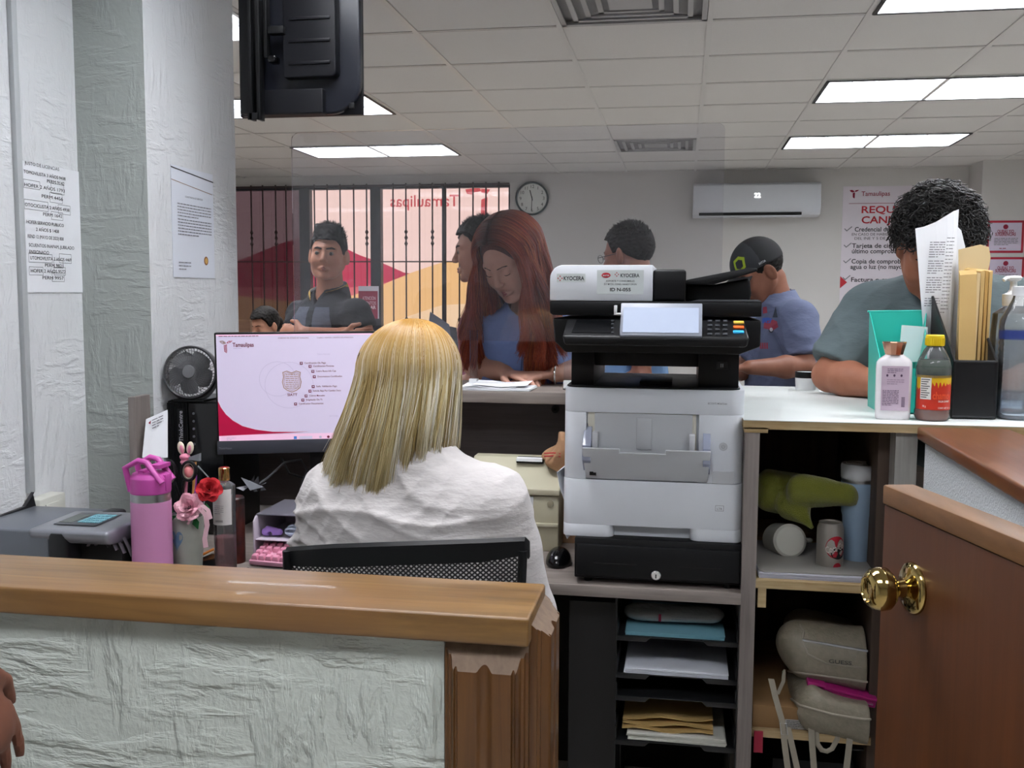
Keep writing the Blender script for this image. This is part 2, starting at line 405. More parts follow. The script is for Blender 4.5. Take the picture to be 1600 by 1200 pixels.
M_floor = mat('grey floor tile', '#bdb9b2', 0.35, var=(2.0, '#aeaaa3', 0.6))
M_black = mat('black plastic', '#101113', 0.45, spec=0.3, bump=(700, 0.08, 0.0004))
M_blackgloss = mat('gloss black plastic', '#0c0d0f', 0.16)
M_ink = mat('black ink', '#1d1d22', 0.6)
M_maroon = mat('maroon ink', '#8c1236', 0.55)
M_red = mat('red ink', '#b3202e', 0.55)
M_paper = mat('white paper', '#e6e8ec', 0.7, bump=(40, 0.2, 0.001))
M_steel = mat('brushed steel', '#b9bbbd', 0.28, metal=1.0)
M_chrome = mat('chrome', '#d8dadc', 0.1, metal=1.0)

b = MB(); b.box(-6.0, 4.2, -2.6, YBACK+1.5, -0.12, 0); struct(b, 'floor', M_floor)
# ceiling board with openings left where lights and vents sit
GX0 = 0.087; GP = 0.612; GY0 = 4.19
def gx(i): return GX0+GP*i
def gy(j): return GY0+GP*j
# lights: (grid column, grid row) of their first tile, two tiles wide
LIGHTS = [(1, -1), (1, 2), (1, 5), (-5, 5), (-5, 2), (1, -4), (-2, -4), (-5, -1), (-2, -7), (1, -7), (4, 2), (4, -1), (-8, 2)]  # entries missing from LL are unseen lights, added to brighten the room
VENTS = [(-1, -1), (-1, 5)]
hole = set()
for i, j in LIGHTS: hole |= {(i, j), (i+1, j)}
for i, j in VENTS: hole.add((i, j))
b = MB()
for i in range(-10, 7):
    for j in range(-11, 9):
        x0, x1, y0, y1 = gx(i), gx(i+1), gy(j), gy(j+1)
        x0 = max(x0, -6); x1 = min(x1, 4.2); y1 = min(y1, YBACK); y0 = max(y0, -2.6)
        if (i, j) in hole or x1 <= x0 or y1 <= y0: continue
        dz = random.uniform(0, 0.003)
        b.box(x0+0.004, x1-0.004, y0+0.004, y1-0.004, ZCEIL+0.002+dz, ZCEIL+0.02)
struct(b, 'ceiling', M_tile)
b = MB(); b.box(-6.1, 4.3, -2.7, YBACK+0.5, ZCEIL+0.2, ZCEIL+0.3); struct(b, 'ceiling_slab', M_dark)
b = MB()
for i in range(-9, 7): b.box(gx(i)-0.011, gx(i)+0.011, -2.6, YBACK, ZCEIL-0.001, ZCEIL+0.03)
for j in range(-10, 9): b.box(-6, 4.2, gy(j)-0.007, gy(j)+0.007, ZCEIL+0.0003, ZCEIL+0.029)
struct(b, 'trim_1', M_tee, 'white metal grid holding the ceiling tiles')
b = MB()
for j in range(-10, 9): b.box(-6, 4.2, gy(j)+0.007, gy(j)+0.0098, ZCEIL+0.0001, ZCEIL+0.01)  # thin dark strips standing in for the shade beside each cross tee
struct(b, 'trim_2', mat('painted shade beside the tees', '#6f6d6a', 0.9), 'dark strips drawn as shade along the cross tees')

# left wall, column, back wall, side walls
b = MB(); b.box(XL-0.2, XL, -2.6, YC0, 0, ZCEIL+0.2); struct(b, 'wall_left', M_wall)
b = MB(); b.box(XL-0.2, XC, YC0, YC1, 0, ZCEIL+0.2); o = struct(b, 'wall_column', [M_wall, M_col_shade])
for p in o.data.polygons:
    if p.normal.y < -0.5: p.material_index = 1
b = MB(); b.box(-6, XL-0.2, YC1-0.15, YC1, 0, ZCEIL+0.2); struct(b, 'wall_left_public', M_back)
WX0, WX1 = -5.0, at(797, 289, Y=YBACK)[0]; WZ1 = at(600, 289, Y=YBACK)[2]; WZ0 = 0.35
b = MB(); b.box(-6, WX0, YBACK, YBACK+0.22, 0, ZCEIL+0.2); b.box(WX0, WX1, YBACK, YBACK+0.22, WZ1, ZCEIL+0.2); b.box(WX0, WX1, YBACK, YBACK+0.22, 0, WZ0)
b.box(WX1, 4.2, YBACK, YBACK+0.22, 0, ZCEIL+0.2); struct(b, 'wall_back', M_back)
b = MB(); b.box(-6.2, -6, -2.6, YBACK+0.22, 0, ZCEIL+0.2); struct(b, 'wall_far_left', M_back)
b = MB(); b.box(4.2, 4.4, -2.6, YBACK+0.22, 0, ZCEIL+0.2); struct(b, 'wall_right', M_back)
b = MB(); b.box(-6, 4.2, -2.8, -2.6, 0, ZCEIL+0.2); struct(b, 'wall_behind', M_back)
xe = at(1534, 300, Y=8.75)[0]
b = MB(); b.box(xe, 4.2, 8.75, YBACK, 0, ZCEIL+0.2); struct(b, 'wall_pilaster', M_back)

# troffer lights
M_tube = mat('lit fluorescent diffuser', '#ffffff', 0.5, emit=LAMP, ecol='#fcfbff')
M_housing = mat('white light housing', '#e8ecef', 0.35)
M_louver = mat('satin louvre blade', '#cfd6da', 0.25, metal=0.3)
def troffer(i, j, label, vis):
    x0, x1, y0, y1 = gx(i)+0.014, gx(i+2)-0.014, gy(j)+0.012, gy(j+1)-0.012
    t = thing('ceiling_light', label, 'ceiling light', ((x0+x1)/2, (y0+y1)/2, ZCEIL), 'fluorescent ceiling lights')
    b = MB(); z0, z1 = ZCEIL+0.0, ZCEIL+0.11
    for a in ((x0, x0+0.006, y0, y1), (x1-0.006, x1, y0, y1), (x0, x1, y0, y0+0.006), (x0, x1, y1-0.006, y1)): b.box(a[0], a[1], a[2], a[3], z0-0.004, z1)
    b.box(x0, x1, y0, y1, z1, z1+0.006); b.build('housing', M_housing, t)
    b = MB()
    for a in ((x0-0.004, x0+0.012, y0, y1), (x1-0.012, x1+0.004, y0, y1), (x0, x1, y0-0.004, y0+0.01), (x0, x1, y1-0.01, y1+0.004)): b.box(a[0], a[1], a[2], a[3], z0-0.0075, z0-0.0045)
    b.build('frame', M_black if vis else M_housing, t)
    b = MB(); b.box(x0+0.03, x1-0.03, y0+0.03, y1-0.03, z1-0.012, z1-0.004); b.build('diffuser', M_tube, t)
    b = MB()
    for k in range(1, 9):
        x = x0+(x1-x0)*k/9; b.prism([(y0+0.006, z0+0.002), (y1-0.006, z0+0.002), (y1-0.006, z0+0.05), (y0+0.006, z0+0.05)], x-0.002, x+0.002, 'yz')
    for k in (1, 2): y = y0+(y1-y0)*k/3; b.box(x0+0.006, x1-0.006, y-0.003, y+0.003, z0+0.002, z0+0.05)
    b.build('louver', M_louver, t)
LL = {(1, -1): 'recessed louvred light cut off by the top right edge of the photo', (1, 2): 'wide louvred ceiling light, the brightest one at upper right',
      (1, 5): 'louvred ceiling light nearest the back wall on the right, above the wall air conditioner', (-5, 5): 'louvred ceiling light over the barred window, seen through the clear screen',
      (-5, 2): 'ceiling light mostly hidden behind the hanging black television'}
for i, j in LIGHTS: troffer(i, j, LL.get((i, j), 'unseen recessed ceiling light, added to brighten the room'), (i, j) in LL)
M_vent = mat('grey vent enamel', '#a8a8a8', 0.5)
for (i, j), lb in zip(VENTS, ('grey square ceiling vent at the top edge, nearest the camera', 'grey ceiling vent further back, above the man with glasses')):
    x0, x1, y0, y1 = gx(i)+0.014, gx(i+1)-0.014, gy(j)+0.012, gy(j+1)-0.012
    t = thing('ceiling_vent', lb, 'vent', ((x0+x1)/2, (y0+y1)/2, ZCEIL), 'ceiling vents')
    b = MB(); b.box(x0, x1, y0, y1, ZCEIL+0.02, ZCEIL+0.03); b.build('backing', mat('vent throat', '#8c8c8c', 0.7), t)
    b = MB()
    for k in range(4):
        s = k*0.055; b.box(x0+s, x1-s, y0+s, y0+s+0.02, ZCEIL-0.004, ZCEIL+0.002); b.box(x0+s, x1-s, y1-s-0.02, y1-s, ZCEIL-0.004, ZCEIL+0.002)
        b.box(x0+s, x0+s+0.02, y0+s, y1-s, ZCEIL-0.004, ZCEIL+0.002); b.box(x1-s-0.02, x1-s, y0+s, y1-s, ZCEIL-0.004, ZCEIL+0.002)
    b.box(x0+0.21, x1-0.21, y0+0.21, y1-0.21, ZCEIL-0.004, ZCEIL+0.002); b.build('grille', M_vent, t)

# windows: tinted left pane, clear panes, dark frame posts
M_frame = mat('dark window frame', '#2a2c33', 0.45)
b = MB()
def wx(px): return at(px, 400, Y=YBACK)[0]
for a, c in ((466, 482), (577, 593), (689, 693), (793, 797)): b.box(wx(a), wx(c), YBACK+0.04, YBACK+0.12, WZ0, WZ1)
b.box(WX0, WX1, YBACK+0.04, YBACK+0.12, WZ1-0.03, WZ1); b.box(WX0, WX1, YBACK+0.04, YBACK+0.12, WZ0, WZ0+0.05)
b.box(WX0, WX0+0.06, YBACK+0.04, YBACK+0.12, WZ0, WZ1)
t = struct(b, 'window_1', M_frame, 'dark framed window across the left of the back wall')
b = MB(); b.box(wx(482), wx(797), YBACK+0.07, YBACK+0.076, WZ0+0.05, WZ1-0.03); g = b.build('window_pane', clear_plastic('window glass', '#ffffff', 0.0), t)
b = MB(); b.box(WX0+0.06, wx(466), YBACK+0.07, YBACK+0.076, WZ0+0.05, WZ1-0.03); g = b.build('tinted_pane', clear_plastic('tinted window glass', '#98929a', 0.03), t)
# wrought-iron bars
M_iron = mat('dark iron bar', '#3a3030', 0.6)
bx = [396, 414, 434, 450, 494, 514, 534, 555, 575, 616, 636, 657, 677, 697, 719, 740, 760, 780]
pw = thing('window_bars', 'wrought iron security bars in front of the window on the back wall', 'window bars', (wx(600), YBACK-0.03, WZ0))
for k, px in enumerate(bx):
    x = wx(px); b = MB(); b.tube([(x, YBACK-0.03, WZ0-0.02), (x, YBACK-0.03, WZ1+0.01)], 0.0075, 8)
    if k % 2 == 0:
        for zc in (1.92, 1.10):
            for dz in (-0.055, 0, 0.055): b.lathe([(0.008, zc+dz-0.02), (0.018, zc+dz), (0.008, zc+dz+0.02)], 8, O=(x, YBACK-0.03, 0))
    b.build('bar', M_iron, pw)
b = MB(); zr = at(600, 409, Y=YBACK)[2]
b.box(WX0, WX1, YBACK-0.036, YBACK-0.024, zr-0.006, zr+0.006); b.box(WX0, WX1, YBACK-0.036, YBACK-0.024, WZ0, WZ0+0.02); b.box(WX0, WX1, YBACK-0.036, YBACK-0.024, WZ1-0.02, WZ1)
b.build('crossbar', M_iron, pw)
# banner hanging outside, printed on the far face and seen through
YB = YBACK+0.45
def trans_mat(name, col):
    m = bpy.data.materials.new(name); m.use_nodes = True; t = m.node_tree
    for n in list(t.nodes): t.nodes.remove(n)
    o = t.nodes.new('ShaderNodeOutputMaterial'); d = t.nodes.new('ShaderNodeBsdfTranslucent'); e = t.nodes.new('ShaderNodeBsdfDiffuse'); x = t.nodes.new('ShaderNodeMixShader')
    n = t.nodes.new('ShaderNodeTexNoise'); n.inputs['Scale'].default_value = 2.5; n.inputs['Detail'].default_value = 5
    bp = t.nodes.new('ShaderNodeBump'); bp.inputs['Strength'].default_value = 0.7; bp.inputs['Distance'].default_value = 0.15
    t.links.new(n.outputs['Fac'], bp.inputs['Height'])
    for q in (d, e): q.inputs['Color'].default_value = (*lin(col), 1); t.links.new(bp.outputs['Normal'], q.inputs['Normal'])
    x.inputs[0].default_value = 0.2; t.links.new(d.outputs[0], x.inputs[1]); t.links.new(e.outputs[0], x.inputs[2]); t.links.new(x.outputs[0], o.inputs['Surface']); return m
def bp_(px, py): p = at(px, py, Y=YB); return (p[0], p[2])
b = MB()
xa, xb = bp_(300, 400)[0]-1.2, bp_(800, 400)[0]+0.5; zt, zb = 2.75, 0.1
import itertools
def top1(x):   # boundary between pink and maroon
    k = [bp_(*p) for p in ((300, 430), (378, 405), (440, 380), (483, 366), (520, 378), (560, 398), (600, 412), (636, 428))]
    return np.interp(x, [a for a, _ in k], [c for _, c in k])
def mar2(x):   # lower edge of the maroon area
    k = [bp_(*p) for p in ((300, 448), (378, 449), (470, 449), (550, 449), (600, 443), (637, 429))]
    return np.interp(x, [a for a, _ in k], [c for _, c in k])
def yel(x):    # top of the yellow area
    k = [bp_(*p) for p in ((300, 455), (380, 463), (440, 470), (490, 472), (550, 462), (595, 446), (640, 427), (690, 410), (740, 407), (800, 420))]
    return np.interp(x, [a for a, _ in k], [c for _, c in k])
xs = np.linspace(xa, xb, 90); xm = bp_(637, 429)[0]
lay = [lambda x: np.full_like(x, zt), lambda x: np.where(x < xm, top1(x), yel(x)), lambda x: np.where(x < xm, mar2(x), yel(x)), yel, lambda x: yel(x)-0.42, lambda x: np.full_like(x, zb)]
for q in range(5):
    a = lay[q](xs); c = np.minimum(lay[q+1](xs), a)
    V = np.concatenate([np.stack([xs, np.full_like(xs, YB), a], 1), np.stack([xs, np.full_like(xs, YB), c], 1)]); n = len(xs)
    b.add(V, [(i, i+n, i+n+1, i+1) for i in range(n-1) if a[i]-c[i]+a[i+1]-c[i+1] > 1e-5], q)
T1 = [trans_mat('banner pink', '#f6d6cf'), trans_mat('banner maroon', '#bf3a58'), trans_mat('banner rose', '#dc7078'), trans_mat('banner yellow', '#f0c187'), trans_mat('banner peach', '#f6d5b0'), trans_mat('banner lettering red', '#dc6a72')]
p = bp_(714, 327); q = bp_(607, 300)
b.text('Tamaulipas', (p[0]+0.02, YB-0.006, p[1]+0.03), (-1, 0, 0), (0, 0, 1), 0.16, 5, width=abs(p[0]-q[0]), bold=0.01)
for poly in ([(727, 296), (750, 293), (752, 299), (740, 301), (738, 304), (730, 303)], [(752, 312), (762, 308), (761, 345), (751, 350)], [(752, 295), (766, 296), (762, 303), (752, 301)]):
    b.add([(bp_(*k)[0], YB-0.006, bp_(*k)[1]) for k in poly], [tuple(range(len(poly)))], 5)
# banner also hangs behind the tinted pane: its lettering repeats beyond the left window edge
single(b, 'banner', T1, 'large backlit pink, maroon and yellow banner hanging outside the barred window, its lettering reversed', 'banner', smooth=False, seal=False)
# ================================================================ low walls, gate, desk and counter
ZC = 1.127; ZD = 0.735; YF = 2.22
def fx(px, Y, py=600): return at(px, py, Y=Y)[0]
def fz(py, Y, px=1000): return at(px, py, Y=Y)[2]
def pb(b, x0, y0, x1, y1, Y0, Y1, m=0):
    """box whose front face at depth Y0 spans a pixel rectangle"""
    p = at(x0, (y0+y1)/2, Y=Y0); q = at(x1, (y0+y1)/2, Y=Y0); xm = (x0+x1)/2
    b.box(p[0], q[0], Y0, Y1, fz(y1, Y0, xm), fz(y0, Y0, xm), m); return b
W_cap = wood('honey varnished oak cap', '#86653a', '#614626', 0.34, 'x', 5, coat=0.15, c3='#785535', bump=0.15)
W_cas = wood('fluted brown casing', '#64421f', '#4a2f17', 0.38, 'z', 6, coat=0.2, c3='#6a4420')
W_end = wood('pale sawn casing end', '#76624f', '#635041', 0.6, 'z', 8)
W_red = wood('reddish varnished plank', '#7b4a2e', '#5f361f', 0.3, 'y', 5, coat=0.3, c3='#7c4524', bump=0.12)
W_gate = wood('brown varnished gate face', '#5a3217', '#472610', 0.45, 'z', 3.5, coat=0.0, c3='#43240f', bump=0.06)
W_gray = wood('grey oak laminate', '#8b827c', '#736a65', 0.5, 'x', 7)
W_grayz = wood('grey oak laminate upright', '#7d7570', '#67605c', 0.5, 'z', 7)
W_grayd = wood('dark grey laminate panel', '#5b5352', '#4d4645', 0.5, 'x', 7)
M_ply = wood('raw plywood edge', '#b09a74', '#8d734c', 0.8, 'x', 9, c3='#c7bb97')
M_whitetop = mat('white painted board', '#d3d8d6', 0.45, var=(5, '#c3c9c6', 0.5), bump=(25, 0.15, 0.001))
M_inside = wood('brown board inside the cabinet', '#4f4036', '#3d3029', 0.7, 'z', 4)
M_stip = mat('white stippled plaster', '#c6cacd', 0.7, bump=(230, 1.0, 0.004))
# partition at the front left
b = MB(); b.box(XL, fx(694, 1.262, 1050), 1.262, 1.375, 0, 0.943); struct(b, 'wall_partition', M_near)
b = MB(); b.box(XL, -0.188, 1.237, 1.398, 0.942, 0.981); struct(b, 'trim_3', W_cap, 'worn honey-coloured wooden cap on the low wall in front', bevel=0.004, seg=3)
xc0, xc1 = fx(694, 1.25, 1050), fx(832, 1.25, 1050)
def fluted(w):
    """cross-section of the casing: ogee edges and one round groove in the middle, depth outwards positive"""
    u = np.linspace(0, 1, 61); d = np.zeros(61)
    for i, a in enumerate(u):
        e = min(a, 1-a)
        if e < 0.05: h = 0.008
        elif e < 0.09: h = 0.012
        elif e < 0.14: h = 0.012+0.012*math.sin((e-0.09)/0.05*math.pi/2)
        elif e < 0.17: h = 0.0205
        else: h = 0.024
        if abs(a-0.5) < 0.09: h = 0.024-0.006*math.cos((a-0.5)/0.09*math.pi/2)
        d[i] = h
    return u*w, d
def casing(name, label, org, along, out, w, z0, z1, slope):
    """fluted upright board with its top sawn off at a slant"""
    u, d = fluted(w); al = np.array(along, float); ou = np.array(out, float); org = np.array(org, float); b = MB()
    n = len(u); top = []; bot = []; bk_t = []; bk_b = []
    for i in range(n):
        p = org+al*u[i]; top.append(p+ou*d[i]+[0, 0, z1-slope*d[i]]); bot.append(p+ou*d[i]+[0, 0, z0]); bk_t.append(p+[0, 0, z1]); bk_b.append(p+[0, 0, z0])
    V = np.array(top+bot+bk_t+bk_b)
    F = [(i, i+1, n+i+1, n+i) for i in range(n-1)]; b.add(V, F, 0)
    b.add(V, [(i, 2*n+i, 2*n+i+1, i+1) for i in range(n-1)], 1)
    b.add(V, [(0, n, 3*n, 2*n), (n-1, 3*n-1, 4*n-1, 2*n-1)], 0)
    struct(b, name, [W_cas, W_end], label, angle=25)
casing('trim_4', 'fluted brown casing board on the front of the low wall', (xc0, 1.262, 0), (1, 0, 0), (0, -1, 0), xc1-xc0-0.006, 0, 0.942, 1.6)
casing('trim_5', 'fluted brown casing board on the end of the low wall', (xc1-0.004, 1.262, 0), (0, 1, 0), (1, 0, 0), 0.135, 0, 0.965, 0.9)
b = MB(); b.box(xc0, xc1-0.004, 1.262, 1.375, 0, 0.942); struct(b, 'trim_6', W_cas, 'wooden post inside the casing')
# low wall on the right with reddish cap
xr0 = 0.498
b = MB(); b.prism([(xr0, 2.212), (xr0+0.185, 2.212), (xr0+0.20, 1.0), (xr0-0.002, 1.0)], 1.095, 1.122, 'xy'); struct(b, 'trim_7', W_red, 'reddish wooden cap on the low wall at the right', bevel=0.005, seg=3)
b = MB(); b.box(xr0+0.016, xr0+0.15, 1.0, 2.205, 0, 1.096); struct(b, 'wall_low_right', M_stip)
# gate with brass knob
M_brass = mat('polished brass', '#b29a60', 0.09, metal=1.0)
ga = at(1383, 757, Z=1.14); gb = at(1600, 845, Z=1.14); gd = nrm([gb[0]-ga[0], gb[1]-ga[1], 0]); gn = np.array([gd[1], -gd[0], 0]); 
if gn[0] > 0: gn = -gn
M = np.stack([gd, -gn, [0, 0, 1]], 1)       # local x along the gate towards us, local y into its thickness
gate = MB(); gate.box(0, 0.62, 0, 0.040, 0.08, 1.112, 0, M, (ga[0], ga[1], 0)); g = struct(gate, 'door_1', W_gate, 'brown wooden half door swung open at the right', bevel=0.0015)
b = MB(); b.box(-0.001, 0.62, -0.003, 0.042, 1.113, 1.14, 0, M, (ga[0], ga[1], 0)); b.build('top_rail', wood('lighter edge of the gate', '#785434', '#634326', 0.4, 'y', 5), g, bevel=0.003)
kn = at(1411, 918, Y=ga[1]-0.085); kb = np.array([ga[0], ga[1], 0])+gd*((kn[1]-ga[1])/gd[1]); kz = kn[2]
Mk = np.stack([gd, np.cross(gn, gd), gn], 1)
b = MB(); b.lathe([(0.0, 0.0), (0.034, 0.0), (0.0345, 0.002), (0.032, 0.006), (0.024, 0.009), (0.016, 0.011), (0.013, 0.014)], 48, M=Mk, O=(kb[0], kb[1], kz)); b.build('knob_rose', M_brass, g, angle=60)
b = MB(); b.lathe([(0.012, 0.010), (0.0125, 0.016), (0.011, 0.022), (0.013, 0.028), (0.022, 0.031), (0.0275, 0.037), (0.0285, 0.047), (0.026, 0.056), (0.021, 0.062), (0.0165, 0.064), (0.0155, 0.061), (0.006, 0.059), (0.0, 0.059)], 48, M=Mk, O=(kb[0], kb[1], kz)); b.build('knob', M_brass, g, angle=60)

# counter behind the desk and white board on the cabinet
XP0, XP1 = fx(1161, YF, 800), fx(1184, YF, 800)
counter = thing('reception_counter', 'grey laminate reception counter with a raised ledge behind the desk', 'counter', (-0.5, 2.9, 0))
b = MB(); b.box(-1.30, XP0, 2.715, 3.06, ZC-0.032, ZC); b.build('ledge', W_gray, counter, bevel=0.0015)
b = MB(); b.box(-1.30, XP0-0.001, 2.90, 2.92, 0, ZC-0.032); b.build('back_panel', W_grayd, counter)
b = MB(); xg0 = fx(202, 2.38, 700); xg1 = xg0+0.019; b.box(xg0, xg1, 2.38, 2.93, 0.0, ZC-0.002); b.build('end_panel', W_grayz, counter, bevel=0.001)
b = MB(); h = at(868, 639, Y=2.9); b.lathe([(0.012, 0), (0.012, 0.006), (0.006, 0.006), (0.0055, 0.0)], 20, M=rotm('X', 90), O=(h[0], 2.9, h[2])); b.build('cable_hole', M_black, counter)
desk = thing('desk', 'grey laminate office desk with a dark space beneath, holding the monitor and printers', 'desk', (-0.5, 2.4, 0))
b = MB(); b.prism([(-1.59, 1.55), (-1.03, 1.55), (-1.03, YF), (XP0, YF), (XP0, 2.895), (xg1+0.001, 2.895), (xg1+0.001, 2.36), (-1.59, 2.36)], ZD-0.026, ZD, 'xy'); b.build('tabletop', W_gray, desk, bevel=0.001)
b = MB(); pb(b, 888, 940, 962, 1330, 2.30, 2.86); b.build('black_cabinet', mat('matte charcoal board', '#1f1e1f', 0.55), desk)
b = MB(); b.box(-1.57, -1.55, 1.57, 2.2, 0, ZD-0.026); b.build('side_panel', W_grayz, desk)
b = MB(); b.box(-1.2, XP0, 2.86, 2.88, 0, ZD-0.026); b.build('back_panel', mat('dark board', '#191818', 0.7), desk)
cab = thing('shelf_cabinet', 'open plywood shelf cabinet under the white counter board', 'cabinet', (0.4, 2.5, 0))
XQ = fx(1394, YF+0.02, 800); XS = fx(1432, YF+0.02, 700)
b = MB(); b.box(XP0, XP1, YF, 3.0, 0, ZC-0.02); b.build('side_panel', W_grayz, cab, bevel=0.0008)
b = MB(); b.box(XQ, XS, YF+0.012, 2.9, 0, ZC-0.021); b.build('side_panel', wood('pale grey laminate', '#a3a19c', '#918f8b', 0.5, 'z', 7), cab)
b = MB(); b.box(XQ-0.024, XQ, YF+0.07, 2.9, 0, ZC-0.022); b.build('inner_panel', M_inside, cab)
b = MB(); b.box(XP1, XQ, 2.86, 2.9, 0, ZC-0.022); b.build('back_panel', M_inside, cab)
ZS1 = fz(911, YF+0.01, 1270); ZS2 = fz(1146, YF+0.03, 1270)
b = MB(); b.box(XP1, XQ-0.024, YF+0.01, 2.86, ZS1-0.018, ZS1); b.build('shelf', M_ply, cab)
b = MB(); b.box(XP1, XQ-0.024, YF+0.03, 2.86, ZS2-0.018, ZS2); b.build('shelf', M_ply, cab)
b = MB(); pb(b, 1184, 916, 1197, 949, YF+0.011, YF+0.2); b.build('batten', M_ply, cab)
b = MB(); pb(b, 1163, 668, 1200, 676, YF-0.002, 2.8); b.build('top_batten', M_ply, cab)
top = MB(); top.box(XP0-0.004, 1.6, YF-0.002, 3.06, ZC-0.020, ZC-0.0015)
tb = tag(top.build('counter_board', M_ply), 'white painted plywood counter board over the shelf cabinet', 'countertop')
b = MB(); b.box(XP0-0.004, 1.6, YF-0.003, 3.06, ZC-0.0015, ZC); b.build('painted_face', M_whitetop, tb)
b = MB(); b.box(-1.2, 1.6, 3.065, 3.085, 0, ZC-0.021); struct(b, 'wall_counter_front', W_gray)
b = MB(); b.box(0.70, 0.72, 2.3, 3.0, 0, ZC-0.021); struct(b, 'wall_counter_end', W_grayd)

# clear screen standing on the counter
M_acr = clear_plastic('clear acrylic sheet', '#f9f9fb', 0.02, 0.015, 1.49, '#cfd3dc')
YS = 2.82
p, q = at(455, 208, Y=YS), at(1125, 537, Y=YS)
scr = thing('clear_screen', 'clear acrylic protective screen standing on the counter in front of the visitors', 'screen', ((p[0]+q[0])/2, YS, ZC))
b = MB(); r = 0.02; pts = []
for cx, cz, a0 in ((q[0]-r, p[2]-r, 0), (p[0]+r, p[2]-r, 90), (p[0]+r, q[2]+r, 180), (q[0]-r, q[2]+r, 270)):
    for k in range(6): a = math.radians(a0+k*18); pts.append((cx+r*math.cos(a), cz+r*math.sin(a)))
b.prism(pts, YS, YS+0.004, 'xz'); b.build('sheet', M_acr, scr)
M_clip = mat('white plastic clip', '#d9dbdc', 0.35)
for px in (740, 887):
    c = at(px, 596, Y=YS); b = MB(); b.box(c[0]-0.011, c[0]+0.011, YS-0.012, YS-0.001, ZC, ZC+0.026); b.box(c[0]-0.011, c[0]+0.011, YS+0.005, YS+0.016, ZC, ZC+0.026); b.box(c[0]-0.011, c[0]+0.011, YS-0.012, YS+0.016, ZC, ZC+0.004); b.build('clip', M_clip, scr)
    b = MB(); b.box(c[0]-0.011, c[0]+0.011, YS-0.0008, YS+0.0048, ZC+0.004, q[2]+0.03); b.build('upright', M_acr, scr)

# ---------------------------------------------------------------- things on the walls
# conduit and box on the left wall
cy0, cy1 = at(25, 400, X=XL)[1], at(40, 400, X=XL)[1]
b = MB(); b.box(XL, XL+0.014, cy0, cy0+0.02, 0.9, ZCEIL); co_ = single(b, 'cable_conduit', mat('grey painted conduit', '#b4b8ba', 0.5), 'vertical plastic cable conduit running up the left wall', 'conduit', bevel=0.002)
c = at(68, 778, X=XL+0.02)
t = thing('socket_box', 'cream surface-mounted socket box at the foot of the wall conduit', 'socket', (XL+0.02, c[1], c[2]-0.04))
b = MB(); b.box(XL, XL+0.045, c[1]-0.05, c[1]+0.055, c[2]-0.08, c[2]+0.006); b.build('box', mat('cream plastic', '#c5c6bd', 0.4), t, bevel=0.005)
b = MB(); b.box(XL+0.045, XL+0.049, c[1]-0.03, c[1]+0.035, c[2]-0.06, c[2]-0.01); b.build('cover_plate', mat('cream plastic'), t, bevel=0.001)
# handwritten price sheet: drawn on the left wall
y0, y1 = cy0+0.021, at(137, 400, X=XL)[1]; z1 = at(100, 264, X=XL)[2]; z0 = at(100, 457, X=XL)[2]
b = MB(); b.box(XL+0.001, XL+0.0022, y0, y1, z0, z1)
P = Pan(b, (XL+0.0022, y0, z1), (0, 1, 0), (0, 0, 1)); Wd = y1-y0
def hy(px): return (px-45)/92*Wd
hand = [(264, 52, 98, 'JUSTO DE LICENCIAS'), (277, 50, 106, 'TOMOVILISTA 3 AÑOS 9438'), (285, 80, 104, 'PERM 9142'), (296, 50, 104, 'HOFER 2 AÑOS 1793'), (309, 72, 101, 'PERM 4456'), (325, 50, 110, 'OTOCICLISTA 2 AÑOS 4938'), (336, 73, 99, 'PERM 1642'),
        (350, 51, 101, 'HOFER SERVICIO PUBLICO'), (360, 63, 94, '2 AÑOS $ 1408'), (371, 52, 100, 'REND 12 (MAYO DE 2023) 808'), (384, 53, 115, 'SCUENTOS INAPAM, JUBILADO'), (394, 53, 79, 'ENSIONADO'),
        (403, 54, 110, 'UTOMOVILISTA 3 AÑOS 4469'), (413, 73, 98, 'PERM 9821'), (422, 54, 101, 'HOFER 2 AÑOS 9572'), (432, 69, 98, 'PERM 9957')]
hz = (z1-z0)/193
for py, a, c_, s in hand: P.text(s, hy(a), (py-264+5)*hz, 0.0118, 1, width=hy(c_)-hy(a), bold=0.0)
for a, c_, t0, t1 in ((50, 70, 289, 299), (86, 103, 288, 301), (84, 100, 302, 315), (50, 80, 318, 330), (95, 111, 319, 331), (85, 100, 331, 341), (94, 110, 395, 407), (53, 83, 397, 408), (86, 98, 405, 415), (86, 101, 416, 426), (83, 99, 425, 436), (53, 70, 417, 427)):
    P.frame(hy(a)-0.001, (t0-262)*hz, hy(c_)+0.002, (t1-260)*hz, 0.0008, 1)
single(b, 'handwritten_sheet', [M_paper, M_ink], 'white sheet with handwritten licence prices in boxes, taped to the left wall', 'paper', smooth=False, seal=False)
